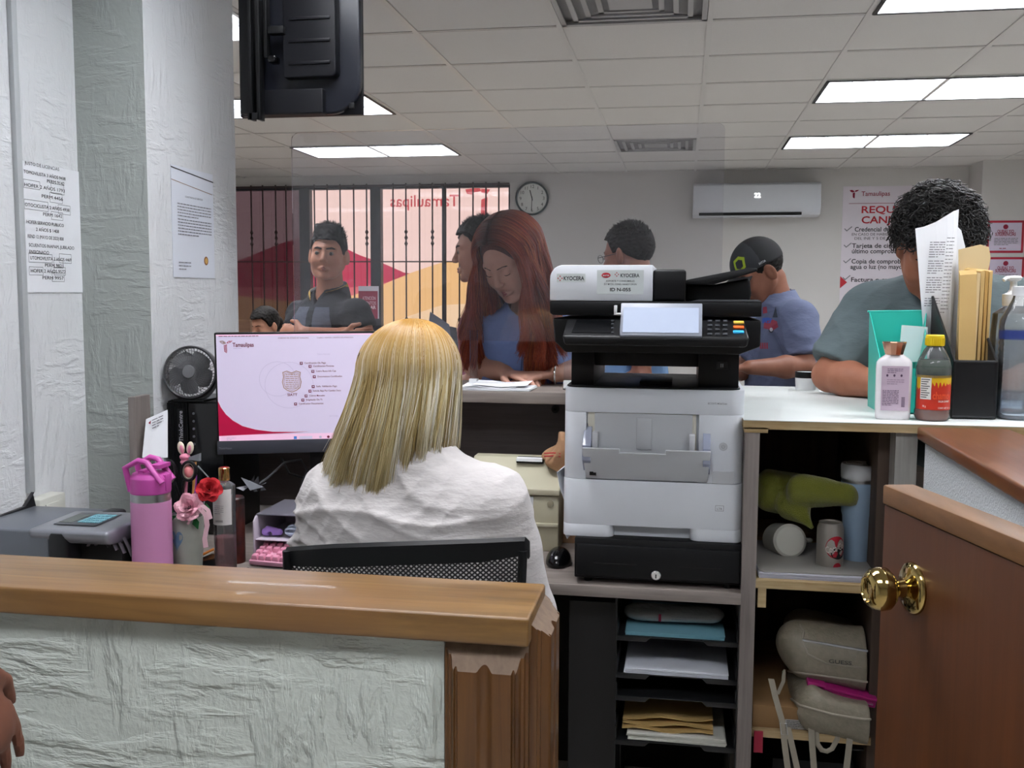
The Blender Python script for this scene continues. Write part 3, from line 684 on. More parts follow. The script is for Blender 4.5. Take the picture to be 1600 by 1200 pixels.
# letter on the column
y0, y1 = at(268, 350, X=XC)[1], at(333, 350, X=XC)[1]; z1 = at(268, 257, X=XC)[2]; z0 = at(300, 434, X=XC)[2]
M_grayink = mat('grey print', '#75757c', 0.6)
b = MB(); b.box(XC+0.001, XC+0.002, y0, y1, z0, z1); P = Pan(b, (XC+0.002, y0, z1), (0, 1, 0), (0, 0, 1)); Wd = y1-y0; Hd = z1-z0
P.text('CONSTANCIA DE SERVICIO', Wd*0.3, Hd*0.27, 0.007, 1, width=Wd*0.42, bold=0.01)
for v, n in ((0.33, 5), (0.47, 6)): P.lines(Wd*0.12, Hd*v, Wd*0.93, n, Hd*0.027, 0.0042, 1, seed=n)
P.line([(0, Hd*0.02), (Wd, Hd*0.075)], 0.003, 2); P.line([(0, Hd*0.13), (Wd*0.97, Hd*0.195)], 0.0016, 3)
P.lines(Wd*0.12, Hd*0.86, Wd*0.4, 3, Hd*0.03, 0.004, 1, seed=9)
P.poly([(Wd*(0.78+0.055*math.sin(a)), Hd*(0.835+0.042*math.cos(a))) for a in np.linspace(0, 6.28, 14)[:-1]], 3); P.poly([(Wd*(0.78+0.035*math.sin(a)), Hd*(0.835+0.028*math.cos(a))) for a in np.linspace(0, 6.28, 14)[:-1]], 4, 2)
single(b, 'printed_letter', [mat('cool white paper', '#d9dde6', 0.7), M_grayink, M_ink, mat('brown seal', '#8a5a3a', 0.6), mat('gold seal', '#caa25a', 0.5)], 'printed official letter with a small gold crest, taped to the bright side of the column', 'paper', smooth=False, seal=False)

# television hung from a bracket beside the column
YT = 2.66
tv = thing('television', 'black flat television seen from behind, hung high beside the column', 'television', (fx(470, YT, 90), YT, 1.78))
M_tv = mat('black moulded television back', '#111217', 0.42, spec=0.3, bump=(900, 0.1, 0.0003)); M_tv2 = mat('shiny blue-black television rim', '#1d1f27', 0.28, spec=0.4)
b = MB(); z_t = 2.36; pb(b, 373, -40, 565, 181, YT+0.03, YT+0.05); b.build('screen_panel', M_tv, tv, bevel=0.003)
b = MB()   # moulded housing with rounded lower right corner, stepped
def rr(x0, x1, zb, zt, r, n=10): return [(x0, zt), (x0, zb)]+[(x1-r+r*math.sin(a), zb+r-r*math.cos(a)) for a in np.linspace(0, math.pi/2, n)]+[(x1, zt)]
x0, x1 = fx(373, YT, 90), fx(561, YT, 90); zb_, zt_ = fz(178, YT, 470), fz(-40, YT, 470)
b.prism(rr(x0, x1, zb_, zt_, 0.085), YT+0.006, YT+0.032, 'xz'); b.build('housing', M_tv2, tv, bevel=0.006, seg=3)
b = MB(); x2 = fx(524, YT-0.03, 90); b.prism(rr(fx(442, YT-0.03, 90), x2, fz(120, YT-0.03, 480), zt_, 0.014), YT-0.03, YT+0.01, 'xz'); b.build('ribbed_cover', M_tv, tv, bevel=0.004, seg=3)
b = MB()
for py in (25, 60, 95): pb(b, 450, py, 515, py+5, YT-0.034, YT-0.028)
b.build('rib', M_tv, tv, bevel=0.0015)
b = MB(); x3 = fx(504, YT-0.02, 150); b.prism(rr(fx(400, YT-0.02, 150), x3, fz(178, YT-0.02, 450), fz(139, YT-0.02, 450), 0.004), YT-0.02, YT+0.02, 'xz'); b.build('lower_bulge', M_tv, tv, bevel=0.008, seg=4)
b = MB(); pb(b, 373, -40, 402, 177, YT-0.02, YT+0.02); b.build('connector_bay', M_black, tv, bevel=0.003)
b = MB(); pb(b, 545, 160, 553, 169, YT+0.002, YT+0.01); b.build('button', M_black, tv, bevel=0.001)
mk = thing('television_bracket', 'black slotted steel bracket holding the hanging television', 'bracket', (fx(396, YT-0.04, 90), YT-0.045, 1.80))
b = MB(); pb(b, 387, -40, 392, 187, YT-0.052, YT-0.022); pb(b, 400, -40, 405, 187, YT-0.052, YT-0.022); pb(b, 387, 176, 405, 187, YT-0.052, YT-0.05); pb(b, 387, -40, 405, 180, YT-0.024, YT-0.021); b.build('upright', M_black, mk, bevel=0.001)
b = MB(); pb(b, 418, 40, 442, 52, YT-0.05, YT-0.02); b.build('clamp', M_black, mk, bevel=0.002)
b = MB(); pb(b, 418, 86, 430, 97, YT-0.055, YT-0.02); b.build('knob', M_blackgloss, mk, bevel=0.004)
b = MB(); pb(b, 411, -40, 416, 90, YT-0.045, YT-0.02); b.build('tilt_arm', M_black, mk, bevel=0.001)
b = MB(); b.box(XC, fx(396, YT, 90), YT-0.02, YT+0.02, 2.3, 2.36); b.build('wall_arm', M_black, mk, bevel=0.002)

# wall clock
YW = YBACK-0.001
c = at(831, 310, Y=YW-0.03); rad = at(857, 310, Y=YW-0.03)[0]-c[0]
t = thing('wall_clock', 'round white wall clock with a dark rim above the red-haired woman', 'clock', (c[0], YW, c[2]-rad))
Mc = rotm('X', 90)
b = MB(); b.lathe([(rad*0.9, 0), (rad, 0.005), (rad, 0.03), (rad*0.95, 0.04), (rad*0.9, 0.034), (rad*0.88, 0.02)], 48, M=Mc, O=(c[0], YW, c[2]), cap=False); b.build('rim', mat('dark teal clock rim', '#2d3a3c', 0.3), t)
b = MB(); b.lathe([(0, 0.0), (rad*0.93, 0.0), (rad*0.93, 0.016), (0, 0.016)], 48, M=Mc, O=(c[0], YW, c[2])); b.build('face', mat('clock face', '#d9dcd6', 0.5), t)
b = MB(); P = Pan(b, (c[0]-rad, YW-0.016, c[2]+rad), (1, 0, 0), (0, 0, 1), 0.001)
for k in range(1, 13):
    a = math.radians(k*30); P.text(str(k), rad+rad*0.70*math.sin(a), rad-rad*0.70*math.cos(a)+0.013, 0.042, 0, align='CENTER', k=1)
for k in range(60):
    a = math.radians(k*6); s, q_ = math.sin(a), math.cos(a); P.line([(rad+rad*0.86*s, rad-rad*0.86*q_), (rad+rad*0.9*s, rad-rad*0.9*q_)], 0.002, 0)
b.build('numerals', M_ink, t, smooth=False, seal=False)
b = MB(); P = Pan(b, (c[0]-rad, YW-0.018, c[2]+rad), (1, 0, 0), (0, 0, 1), 0.001)
for ang, L, wd in ((-15, 0.5, 0.009), (183, 0.72, 0.006)):
    a = math.radians(ang); P.line([(rad-0.1*rad*math.sin(a), rad+0.1*rad*math.cos(a)), (rad+rad*L*math.sin(a), rad-rad*L*math.cos(a))], wd, 0, 2)
b.build('hands', M_ink, t, smooth=False, seal=False)

# wall air conditioner
x0, x1 = at(1083, 310, Y=YW-0.2)[0], at(1283, 310, Y=YW-0.2)[0]; z1 = at(1180, 285, Y=YW-0.2)[2]; z0 = at(1180, 338, Y=YW-0.2)[2]
t = thing('air_conditioner', 'white split air conditioner mounted high on the back wall', 'air conditioner', ((x0+x1)/2, YW, z0))
M_ac = mat('white air conditioner plastic', '#ccd0d6', 0.35)
b = MB(); prof = [(YW, z1), (YW-0.16, z1), (YW-0.2, z1-0.02), (YW-0.205, z0+0.08), (YW-0.18, z0+0.02), (YW-0.12, z0), (YW, z0)]
b.prism(prof, x0, x1, 'yz'); b.build('body', M_ac, t, bevel=0.008)
b = MB(); xa, xb_ = at(1092, 335, Y=YW-0.17)[0], at(1252, 335, Y=YW-0.17)[0]; b.box(xa, xb_, YW-0.196, YW-0.15, z0+0.012, z0+0.034); b.build('air_slot', M_dark, t)
b = MB(); b.box(xa, xb_, YW-0.2, YW-0.14, z0+0.0, z0+0.008); b.build('vane', M_ac, t)
b = MB(); P = Pan(b, ((x0+x1)/2-0.02, YW-0.2055, z1-0.09), (1, 0, 0), (0, 0, 1), 0.001); P.text('22', 0, 0.04, 0.055, 0, bold=0.02); b.build('display', mat('lit white digits', '#ffffff', emit=2.0), t, smooth=False, seal=False)

# requirements poster on the back wall
x0, x1 = at(1316, 340, Y=YW)[0], at(1316, 340, Y=YW)[0]+1.0; z1 = at(1360, 291, Y=YW)[2]; z0 = z1-1.55
b = MB(); b.box(x0, x1, YW-0.003, YW, z0, z1); P = Pan(b, (x0, YW-0.003, z1), (1, 0, 0), (0, 0, 1), 0.001)
k = YW/1550
def pu(px): return (px-1318)*k
def pv(py): return (py-292)*k
def logo(P, u, v, s, m1, m2):
    """bird-like T emblem: two wings and a leaning stem"""
    P.poly([(u, v+0.05*s), (u+0.28*s, v), (u+0.5*s, v+0.12*s), (u+0.55*s, v+0.26*s), (u+0.3*s, v+0.3*s), (u+0.12*s, v+0.2*s)], m2)
    P.poly([(u+0.55*s, v+0.22*s), (u+0.7*s, v+0.04*s), (u+1.05*s, v), (u+0.95*s, v+0.14*s), (u+0.72*s, v+0.24*s)], m1)
    P.poly([(u+0.36*s, v+0.36*s), (u+0.62*s, v+0.3*s), (u+0.6*s, v+0.9*s), (u+0.56*s, v+1.0*s), (u+0.38*s, v+0.85*s)], m1)
logo(P, pu(1327), pv(297), 0.075, 1, 1); P.text('Tamaulipas', pu(1344), pv(306), 0.055, 1, width=pu(1384)-pu(1344), bold=0.01)
P.line([(pu(1327), pv(317)), (pu(1500), pv(317))], 0.004, 1)
P.text('REQUISITOS PARA', pu(1344), pv(331), 0.085, 2, bold=0.02, width=pu(1344+150)-pu(1344)); P.text('CANJE DE PLACAS', pu(1345), pv(346), 0.085, 2, bold=0.02, width=pu(1344+142)-pu(1344))
rows = [(358, 1336, 'Credencial de elector vigente', 1440, 2), (364, 1332, 'EN CASO DE HABILITADOS, PERSONA FISICA', 1450, 0), (370, 1336, 'DEL INE Y 5 DE LA CREDENCIAL', 1430, 0), (382, 1333, 'Tarjeta de circulación o', 1430, 2), (390, 1333, 'último comprobante de pago', 1440, 2),
        (405, 1333, 'Copia de comprobante de', 1430, 2), (413, 1332, 'agua o luz (no mayor a 3 meses)', 1450, 2), (432, 1333, 'Factura o carta factura', 1430, 2)]
for py, px, s, e, bo in rows: P.text(s, pu(px), pv(py), 0.055 if bo else 0.032, 3, bold=0.015 if bo else 0, width=pu(e)-pu(px))
for py in (356, 380, 403, 428): P.line([(pu(1322), pv(py-2)), (pu(1325), pv(py+1)), (pu(1332), pv(py-5))], 0.008, 4)
P.poly([(0, pv(424)), (pu(1328), pv(433)), (0, pv(442))], 2)
P.poly([(0, pv(500)), (0.5, pv(470)), (1, pv(490)), (1, pv(540)), (0, pv(540))], 1)
single(b, 'requirements_poster', [mat('poster paper', '#d3ccd4', 0.5), M_maroon, M_red, M_ink, M_grayink], 'tall white poster headed REQUISITOS in red letters, behind the curly-haired man', 'poster', smooth=False, seal=False)
# notices on the pilaster
for (py0, py1, lb) in ((345, 395, 'small red-framed notice on the right wall, the upper of two'), (402, 452, 'small red-framed notice on the right wall, the lower of two, half behind a shoulder')):
    a = at(1543, py0, Y=8.748); c_ = at(1598, py1, Y=8.748); b = MB(); b.box(a[0], c_[0], 8.744, 8.748, c_[2], a[2]); P = Pan(b, (a[0], 8.744, a[2]), (1, 0, 0), (0, 0, 1), 0.001); Wd = c_[0]-a[0]; Hd = a[2]-c_[2]
    P.frame(0.008, 0.008, Wd-0.008, Hd-0.008, 0.018, 1); P.poly([(Wd/2+0.02*math.sin(q_), 0.05+0.02*math.cos(q_)) for q_ in np.linspace(0, 6.28, 13)[:-1]], 2)
    P.text('QUEJAS Y/O', Wd*0.5, Hd*0.38, 0.036, 2, align='CENTER', bold=0.02, width=Wd*0.45); P.text('SUGERENCIAS', Wd*0.5, Hd*0.47, 0.036, 2, align='CENTER', bold=0.02, width=Wd*0.56)
    P.lines(Wd*0.2, Hd*0.54, Wd*0.85, 5, Hd*0.05, 0.008, 3, seed=py0); P.lines(Wd*0.35, Hd*0.85, Wd*0.65, 1, 0.01, 0.01, 2, seed=3)
    single(b, 'wall_notice', [mat('notice paper', '#c9bfd2', 0.5), mat('red notice frame', '#b0243c', 0.5), M_maroon, M_grayink], lb, 'notice', 'red-framed notices on the right wall', smooth=False, seal=False)
# small maroon sign on the window behind the standing man
a = at(560, 447, Y=YBACK-0.06); c_ = at(592, 498, Y=YBACK-0.06); b = MB(); b.box(a[0], c_[0], YBACK-0.06, YBACK-0.055, c_[2], a[2]); P = Pan(b, (a[0], YBACK-0.06, a[2]), (1, 0, 0), (0, 0, 1), 0.001); Wd = c_[0]-a[0]; Hd = a[2]-c_[2]
P.rect(0, Hd*0.15, Wd-0.01, Hd, 1)
for v, s, bo in ((0.42, 'ATENCIÓN', 0), (0.57, 'EVENTOS', 0), (0.7, 'PAGAR', 0.03)): P.text(s, Wd*0.2, Hd*v, 0.045, 2, width=Wd*0.65, bold=bo)
single(b, 'window_sign', [mat('pale sign border', '#c9c6cf', 0.5), mat('maroon sign', '#8d2340', 0.5), mat('pink lettering', '#e0c4cc', 0.5)], 'small maroon printed sign against the window beside the standing man', 'sign', smooth=False, seal=False)
# ================================================================ machines on the desk
M_pw = mat('cool white printer plastic', '#cfd3d9', 0.4, bump=(900, 0.06, 0.0003)); M_pg = mat('light grey printer plastic', '#b9bcc0', 0.42)
M_pk = mat('black printer plastic', '#0d0e10', 0.4, spec=0.3, bump=(1000, 0.12, 0.0003)); M_scr = mat('grey idle touch screen', '#a3adc0', 0.2, emit=0.05, ecol='#b9c6e0')
# cash drawer
Y0 = 2.235
cd_ = thing('cash_drawer', 'black steel cash drawer with a round keyed lock, under the big white printer', 'cash drawer', (fx(1028, Y0, 880), Y0+0.2, ZD))
def rbox(b, px0, py0, px1, py1, Y0, Y1, m=0): return pb(b, px0, py0, px1, py1, Y0, Y1, m)
b = MB(); x0, x1 = fx(897, Y0, 880), fx(1160, Y0, 880); z1 = fz(846, Y0, 1028); z0 = ZD+0.012
b.box(x0, x1, Y0+0.006, Y0+0.40, z0, z1); b.build('body', M_black, cd_, bevel=0.003)
b = MB(); b.box(x0+0.006, x1-0.006, Y0-0.004, Y0+0.006, z0+0.008, z1-0.014); b.build('drawer_front', M_black, cd_, bevel=0.002)
zc = (z0+z1)/2-0.006
for u in (0.12, 0.62): b = MB(); b.box(x0+(x1-x0)*u, x0+(x1-x0)*(u+0.26), Y0-0.0046, Y0-0.003, zc-0.004, zc-0.0015); b.build('slot', M_dark, cd_)
lk = at(1025, 898, Y=Y0); b = MB(); b.lathe([(0, 0), (0.011, 0), (0.011, 0.004), (0.009, 0.006), (0.0, 0.006)], 32, M=rotm('X', 90), O=(lk[0], Y0-0.003, lk[2])); b.box(lk[0]-0.0012, lk[0]+0.0012, Y0-0.0095, Y0-0.0088, lk[2]-0.006, lk[2]+0.003, 1); b.build('lock', [M_chrome, M_dark], cd_)
for x, y in ((x0+0.03, Y0+0.03), (x1-0.03, Y0+0.03), (x0+0.03, Y0+0.36), (x1-0.03, Y0+0.36)): b = MB(); b.lathe([(0.009, 0), (0.011, 0.012)], 16, O=(x, y, ZD)); b.build('foot', M_black, cd_)
# big printer
Y0 = 2.25; D = 0.40
pr = thing('multifunction_printer', 'large white and black office printer with scanner and tilted touch screen', 'printer', (fx(1022, Y0, 700), Y0+0.2, z1))
zb = z1+0.0005
def roundfront(x0, x1, y0, y1, r, n=8):
    a = np.linspace(0, math.pi/2, n); return [(x0+r-r*math.cos(t), y0+r-r*math.sin(t)) for t in a]+[(x1-r+r*math.sin(t), y0+r-r*math.cos(t)) for t in a]+[(x1, y1), (x0, y1)]
xl, xr = fx(880, Y0, 720), fx(1162, Y0, 720)
zt = fz(752, Y0, 1020)
b = MB(); b.prism(roundfront(xl, xr, Y0, Y0+D, 0.022), zb+0.028, zt-0.001, 'xy')
hx0, hx1 = fx(958, Y0, 840), fx(1078, Y0, 840)
b.prism(roundfront(xl, hx0, Y0, Y0+D, 0.02), zb, zb+0.0285, 'xy'); b.prism(roundfront(hx1, xr, Y0, Y0+D, 0.02), zb, zb+0.0285, 'xy'); b.box(hx0-0.02, hx1+0.02, Y0+0.025, Y0+D, zb, zb+0.0285)
b.build('paper_tray', M_pw, pr, bevel=0.0012)
tm = fz(608, Y0, 1020)
# body with a hollow for the open side feed
cx0, cx1 = fx(916, Y0, 670), fx(1092, Y0, 670); cz1 = fz(646, Y0, 1000); cz0 = fz(752, Y0, 1000)
b = MB(); rf = roundfront(xl, xr, Y0+0.002, Y0+D, 0.03)
b.prism(rf, cz1, tm, 'xy')
b.prism([p for p in rf if p[0] <= cx0 and p[1] < Y0+0.1]+[(cx0, Y0+0.002), (cx0, Y0+D), (xl, Y0+D)], zt, cz1, 'xy')
b.prism([(cx1, Y0+0.002)]+[p for p in rf if p[0] >= cx1 and p[1] < Y0+0.1]+[(xr, Y0+D), (cx1, Y0+D)], zt, cz1, 'xy')
b.box(cx0, cx1, Y0+0.018, Y0+D, zt, cz1)
b.build('body', M_pw, pr, bevel=0.0012)
b = MB(); b.prism([(fx(1113, Y0, 740), fz(737, Y0, 1130)), (xr-0.02, fz(737, Y0, 1130)), (xr-0.02, zt), (fx(1113, Y0, 740), zt)], Y0+0.0005, Y0+0.01, 'xz'); b.build('side_cover', M_pg, pr)
# open feed tray: leaning flap, inner guides, paper
b = MB(); fl = Y0-0.045
a0, a1 = at(909, 700, Y=fl), at(1111, 706, Y=fl); b0, b1 = at(911, 749, Y=Y0+0.0), at(1107, 758, Y=Y0+0.0); n0, n1 = at(968, 702, Y=fl), at(1040, 704, Y=fl)
zz = a0[2]; nz = zz-0.008
pts = [(a0[0], zz), (n0[0], zz), (n0[0], nz), (n1[0], nz), (n1[0], zz), (a1[0], zz)]
F = [(x, fl, z) for x, z in pts]+[(a1[0]-0.006, Y0-0.002, zt+0.002), (a0[0]+0.006, Y0-0.002, zt+0.002)]
Bk = [(x, y+0.012, z) for x, y, z in F]; n = len(F)
b.add(F+Bk, [tuple(range(n)), tuple(range(2*n-1, n-1, -1))]+[(i, i+n, (i+1) % n+n, (i+1) % n) for i in range(n)]); b.build('feed_tray', M_pg, pr, bevel=0.0015)
for px0, px1 in ((909, 922), (1099, 1111)):
    b = MB(); u0, u1 = fx(px0, fl, 690), fx(px1, fl, 690); b.prism([(fl+0.012, zz-0.03), (fl+0.012, zz+0.004), (Y0+0.02, zz+0.05), (Y0+0.02, zt+0.005)], u0, u1, 'yz'); b.build('feed_arm', mat('clear bluish plastic', '#ccd3ea', 0.15, trans=0.6), pr, bevel=0.001)
b = MB(); f2 = Y0-0.015
b.box(fx(928, f2, 670), fx(1082, f2, 670), f2+0.02, f2+0.024, fz(712, f2, 1000), fz(648, f2, 1000)); b.build('paper_lift', M_pg, pr)
for px0, px1 in ((925, 934), (1077, 1086)): b = MB(); b.box(fx(px0, f2, 680), fx(px1, f2, 680), f2, f2+0.03, fz(712, f2, 1000), fz(678, f2, 1000)); b.build('paper_guide', M_pg, pr, bevel=0.001)
b = MB(); b.box(fx(994, f2, 680), fx(1018, f2, 680), f2+0.016, f2+0.02, fz(704, f2, 1000), fz(655, f2, 1000)); b.build('size_slider', M_pg, pr, bevel=0.001)
b = MB(); rough = [(fx(918, f2, 650), fz(712, f2, 920)), (fx(917, f2, 650), fz(646, f2, 920)), (fx(940, f2, 650), fz(642, f2, 920)), (fx(1088, f2, 650), fz(644, f2, 920)), (fx(1090, f2, 650), fz(712, f2, 920))]
b.prism(rough, f2+0.026, f2+0.031, 'xz'); b.build('loaded_paper', mat('ivory paper', '#d8d5c8', 0.7), pr)
# power button and marks
c = at(1130, 698, Y=Y0); b = MB(); b.lathe([(0.0, 0.0), (0.0095, 0.0), (0.0095, 0.0015), (0.0085, 0.0022), (0.008, 0.0012), (0, 0.0012)], 32, M=rotm('X', 90), O=(c[0], Y0+0.002, c[2]))
b.tube([(c[0]+0.0035*math.sin(t), Y0, c[2]-0.0035*math.cos(t)) for t in np.linspace(-2.4, 2.4, 14)], 0.0004, 6, 1); b.box(c[0]-0.0004, c[0]+0.0004, Y0-0.0004, Y0+0.0003, c[2], c[2]+0.0045, 1); b.build('power_button', [M_pg, M_grayink], pr)
b = MB(); p = at(1106, 629, Y=Y0+0.002); P = Pan(b, (p[0], Y0+0.002, p[2]), (1, 0, 0), (0, 0, 1), 0.0003); P.text('ECOSYS M3655idn', 0, 0.004, 0.006, 0, width=0.042, bold=0.01)
p = at(1118, 790, Y=Y0); P = Pan(b, (p[0], Y0, p[2]), (1, 0, 0), (0, 0, 1), 0.0003); P.frame(0, 0, 0.018, 0.012, 0.0008, 0); P.text('LTR', 0.003, 0.0095, 0.007, 0, bold=0.01)
p = at(919, 744, Y=fl-0.001); b.box(p[0], p[0]+0.015, Y0-0.012, Y0-0.0075, p[2]-0.004, p[2]+0.006, 1); b.build('lettering', [M_grayink, M_dark], pr, smooth=False, seal=False)
# dark output well and posts
b = MB(); xa, xb_ = fx(886, Y0+0.03, 600), fx(1157, Y0+0.03, 600)
b.prism(roundfront(xa, xb_, Y0+0.006, Y0+D, 0.03), tm, tm+0.004, 'xy')
pl0, pl1 = fx(893, Y0+0.03, 560), fx(928, Y0+0.03, 560); pr0, pr1 = fx(1092, Y0+0.03, 560), fx(1155, Y0+0.03, 560); zs = fz(541, Y0, 1000)
b.box(pl0, pl1, Y0+0.03, Y0+D-0.04, tm, zs+0.01); b.box(pr0, pr1, Y0+0.03, Y0+D-0.04, tm, zs+0.01)
zback = fz(583, Y0+D-0.05, 1000); zh = fz(563, Y0+D-0.05, 1000)
b.prism([(Y0+0.05, tm), (Y0+D-0.05, tm), (Y0+D-0.05, zback), (Y0+D-0.12, zback-0.004)], pl1, pr0, 'yz')
b.box(pl1, pr0, Y0+0.06, Y0+D-0.05, zh+0.006, zs+0.01); b.build('stand', M_pk, pr, bevel=0.0012)
b = MB(); b.box(fx(1000, Y0+0.08, 595), fx(1050, Y0+0.08, 595), Y0+0.06, Y0+0.2, tm+0.004, tm+0.012); b.build('output_stop', M_black, pr, bevel=0.001)
b = MB(); c = at(1128, 571, Y=Y0+0.03); b.box(c[0]-0.012, c[0]+0.012, Y0+0.0285, Y0+0.03, c[2]-0.009, c[2]+0.009); b.box(c[0]-0.0025, c[0]-0.0015, Y0+0.028, Y0+0.029, c[2]-0.004, c[2]+0.004, 1); b.box(c[0]+0.0015, c[0]+0.0025, Y0+0.028, Y0+0.029, c[2]-0.004, c[2]+0.004, 1); b.build('card_port', [M_blackgloss, M_pg], pr)
# scanner bed
Ys = Y0-0.055; sx0, sx1 = fx(857, Ys, 500), fx(1191, Ys, 500); s0, s1, s2, s3 = fz(545, Ys, 1020), fz(499, Ys, 1020), fz(494, Ys, 1020), fz(471, Ys, 1020)
b = MB(); b.prism([(sx0+0.01, s0+0.012), (sx0+0.035, s0-0.012), (sx1-0.045, s0-0.012), (sx1, s0+0.006), (sx1, s1), (sx0+0.006, s1)], Ys+0.03, Y0+D-0.02, 'xz'); b.build('scanner_bed', M_pk, pr, bevel=0.004, seg=3)
b = MB(); b.prism([(sx0, s2+0.004), (sx0+0.008, s2), (sx1, s2), (sx1, s3), (sx0, s3)], Ys+0.02, Y0+D-0.02, 'xz'); b.build('lid_base', M_pk, pr, bevel=0.003)
YA = Ys+0.02
b = MB(); x1_ = fx(1020, YA, 440); za = fz(414, YA, 940); zb_ = s3+0.0005; r = 0.03
b.prism([(sx0, zb_)]+[(sx0+r-r*math.cos(t), za-r+r*math.sin(t)) for t in np.linspace(0, math.pi/2, 10)]+[(x1_, za), (x1_, zb_)], YA, Y0+D-0.03, 'xz'); b.build('feeder_cover', M_pw, pr, bevel=0.002)
b = MB(); x2 = fx(1072, YA, 440); zc_ = fz(421, YA, 1045); b.box(x1_+0.0005, x2, YA+0.004, Y0+D-0.03, zb_, zc_); b.build('feeder_body', M_pk, pr, bevel=0.006, seg=3)
b = MB(); xq = fx(1184, YA, 430); zi0 = fz(440, YA, 1072); zi1 = fz(419, YA, 1184)
b.prism([(x2, zi0-0.006), (x2, zi0+0.004), (xq-0.02, zi1+0.001), (xq, zi1), (xq, zi1-0.006), (x2+0.06, zi0-0.006)], YA+0.02, Y0+D-0.05, 'xz'); b.build('document_tray', M_pk, pr, bevel=0.0015)
b = MB(); b.prism([(x2-0.002, zb_), (x2-0.002, zi0-0.006), (x2+0.06, zi0-0.006), (xq-0.012, zi1-0.02), (xq-0.008, zb_+0.018), (xq-0.01, zb_)], YA+0.07, Y0+D-0.05, 'xz'); b.build('tray_support', M_pk, pr, bevel=0.006, seg=3)
b = MB(); b.prism([(x2+0.01, zb_), (x2+0.03, zb_+0.004), (sx1-0.005, zb_+0.004), (sx1, zb_)], YA, YA+0.1, 'xz'); b.build('lid_lip', mat('grey lid lip', '#4a4c50', 0.3), pr)
# sticker and name
b = MB(); p = at(870, 429, Y=YA); P = Pan(b, (p[0], YA, p[2]), (1, 0, 0), (0, 0, 1), 0.0003); P.rect(0, -0.002, 0.064, 0.017, 1)
k = YA/1550
def kmark(P, u, v, s, m):
    for du, dv in ((0, 0.5), (0.5, 0), (0.5, 1), (1, 0.5)): P.poly([(u+(du-0.16)*s*0.8, v+dv*s*0.8), (u+du*s*0.8, v+(dv-0.26)*s*0.8), (u+(du+0.2)*s*0.8, v+dv*s*0.8), (u+du*s*0.8, v+(dv+0.26)*s*0.8)], m, 2)
kmark(P, 0.003, 0.004, 0.011, 2); P.text('KYOCERA', 0.015, 0.0125, 0.0125, 3, width=0.046, bold=0.022)
p = at(933, 422, Y=YA); P = Pan(b, (p[0], YA, p[2]), (1, 0, 0), (0, 0, 1), 0.0003); P.rect(0, 0, 72*k, 37*k, 1)
P.poly([(14*k+7*k*math.cos(t), 8*k+4*k*math.sin(t)) for t in np.linspace(0, 6.28, 17)[:-1]], 2, 2); P.text('MASTER', 9*k, 9.6*k, 0.005, 1, k=3, width=10*k, bold=0.02)
kmark(P, 28*k, 4.2*k, 0.009, 2); P.text('KYOCERA', 36*k, 11*k, 0.0115, 3, width=29*k, bold=0.02)
P.text('SOPORTE Y CONSUMIBLES', 14*k, 18*k, 0.005, 3, width=44*k, bold=0.01); P.text('317 MTZX, COND, VANEST DRUN', 11*k, 23*k, 0.005, 3, width=50*k, bold=0.01); P.text('ID N-055', 20*k, 32.5*k, 0.0105, 3, width=32*k, bold=0.025)
b.build('label', [mat('white sticker', '#ced2d2', 0.3), mat('pale sticker', '#c2c9c9', 0.3), M_red, M_ink], pr, smooth=False, seal=False)
# control panel: sloping keyboard with screen
Yc = Y0-0.165
def kp(px, py, Y): return at(px, py, Y=Y)
b = MB()
zf1, zf0 = fz(526, Yc, 1020), fz(541, Yc, 1020); u0, u1 = fx(878, Yc, 530), fx(1172, Yc, 530); ub0, ub1 = fx(886, Ys+0.03, 500), fx(1163, Ys+0.03, 500); zbk = fz(499, Ys+0.03, 1020)
b.hexa([(u0+0.006, Yc, zf0), (u1-0.006, Yc, zf0), (ub1, Ys+0.03, zbk-0.05), (ub0, Ys+0.03, zbk-0.05), (u0, Yc, zf1), (u1, Yc, zf1), (ub1, Ys+0.03, zbk), (ub0, Ys+0.03, zbk)])
b.build('control_panel', M_pk, pr, bevel=0.006, seg=3)
pO = np.array([u0, Yc, zf1]); pU = nrm(np.array([ub0, Ys+0.03, zbk])-np.array([ub0, Yc, zf1])); pL = np.linalg.norm([0, Ys+0.03-Yc, zbk-zf1]); pN = np.cross([1, 0, 0], pU)
def onp(px, t): return np.array([fx(px, Yc+(Ys+0.03-Yc)*t, 515), Yc+(Ys+0.03-Yc)*t, zf1+(zbk-zf1)*t])
Mp = np.stack([(1, 0, 0), pU, pN], 1)
b = MB()
for t in (0.12, 0.37, 0.62, 0.87):
    for px in (1109, 1121, 1133): b.box(-0.0048, 0.0048, -0.0055, 0.0055, 0, 0.0035, 0, Mp, onp(px, t)+pN*0.0002)
for t in (0.15, 0.4, 0.65, 0.85): b.box(-0.003, 0.003, -0.003, 0.003, 0, 0.003, 0, Mp, onp(957, t)+pN*0.0002)
b.build('keypad', [mat('grey keypad keys', '#3e4146', 0.35)], pr, bevel=0.001)
for t, cname, cc in ((0.25, 'blue start key', '#39a9e0'), (0.52, 'orange stop key', '#e0652c'), (0.8, 'yellow reset key', '#d9b34a')):
    b = MB(); b.box(-0.011, 0.011, -0.008, 0.008, 0, 0.004, 0, Mp, onp(1154, t)+pN*0.0002); b.build('key', mat(cname, cc, 0.35), pr, bevel=0.001)['label'] = cname
b = MB(); s = onp(893, 0.15); b.box(0, 0.085, 0, pL*0.75, 0, 0.001, 0, Mp, s+pN*0.0004); b.build('button_guide', M_blackgloss, pr)
Yt = Yc-0.006; tb0 = at(968, 524, Y=Yt); tb1 = at(1097, 523, Y=Yt); tt = at(974, 473, Y=Yt+0.04); hgt = tt[2]-tb0[2]
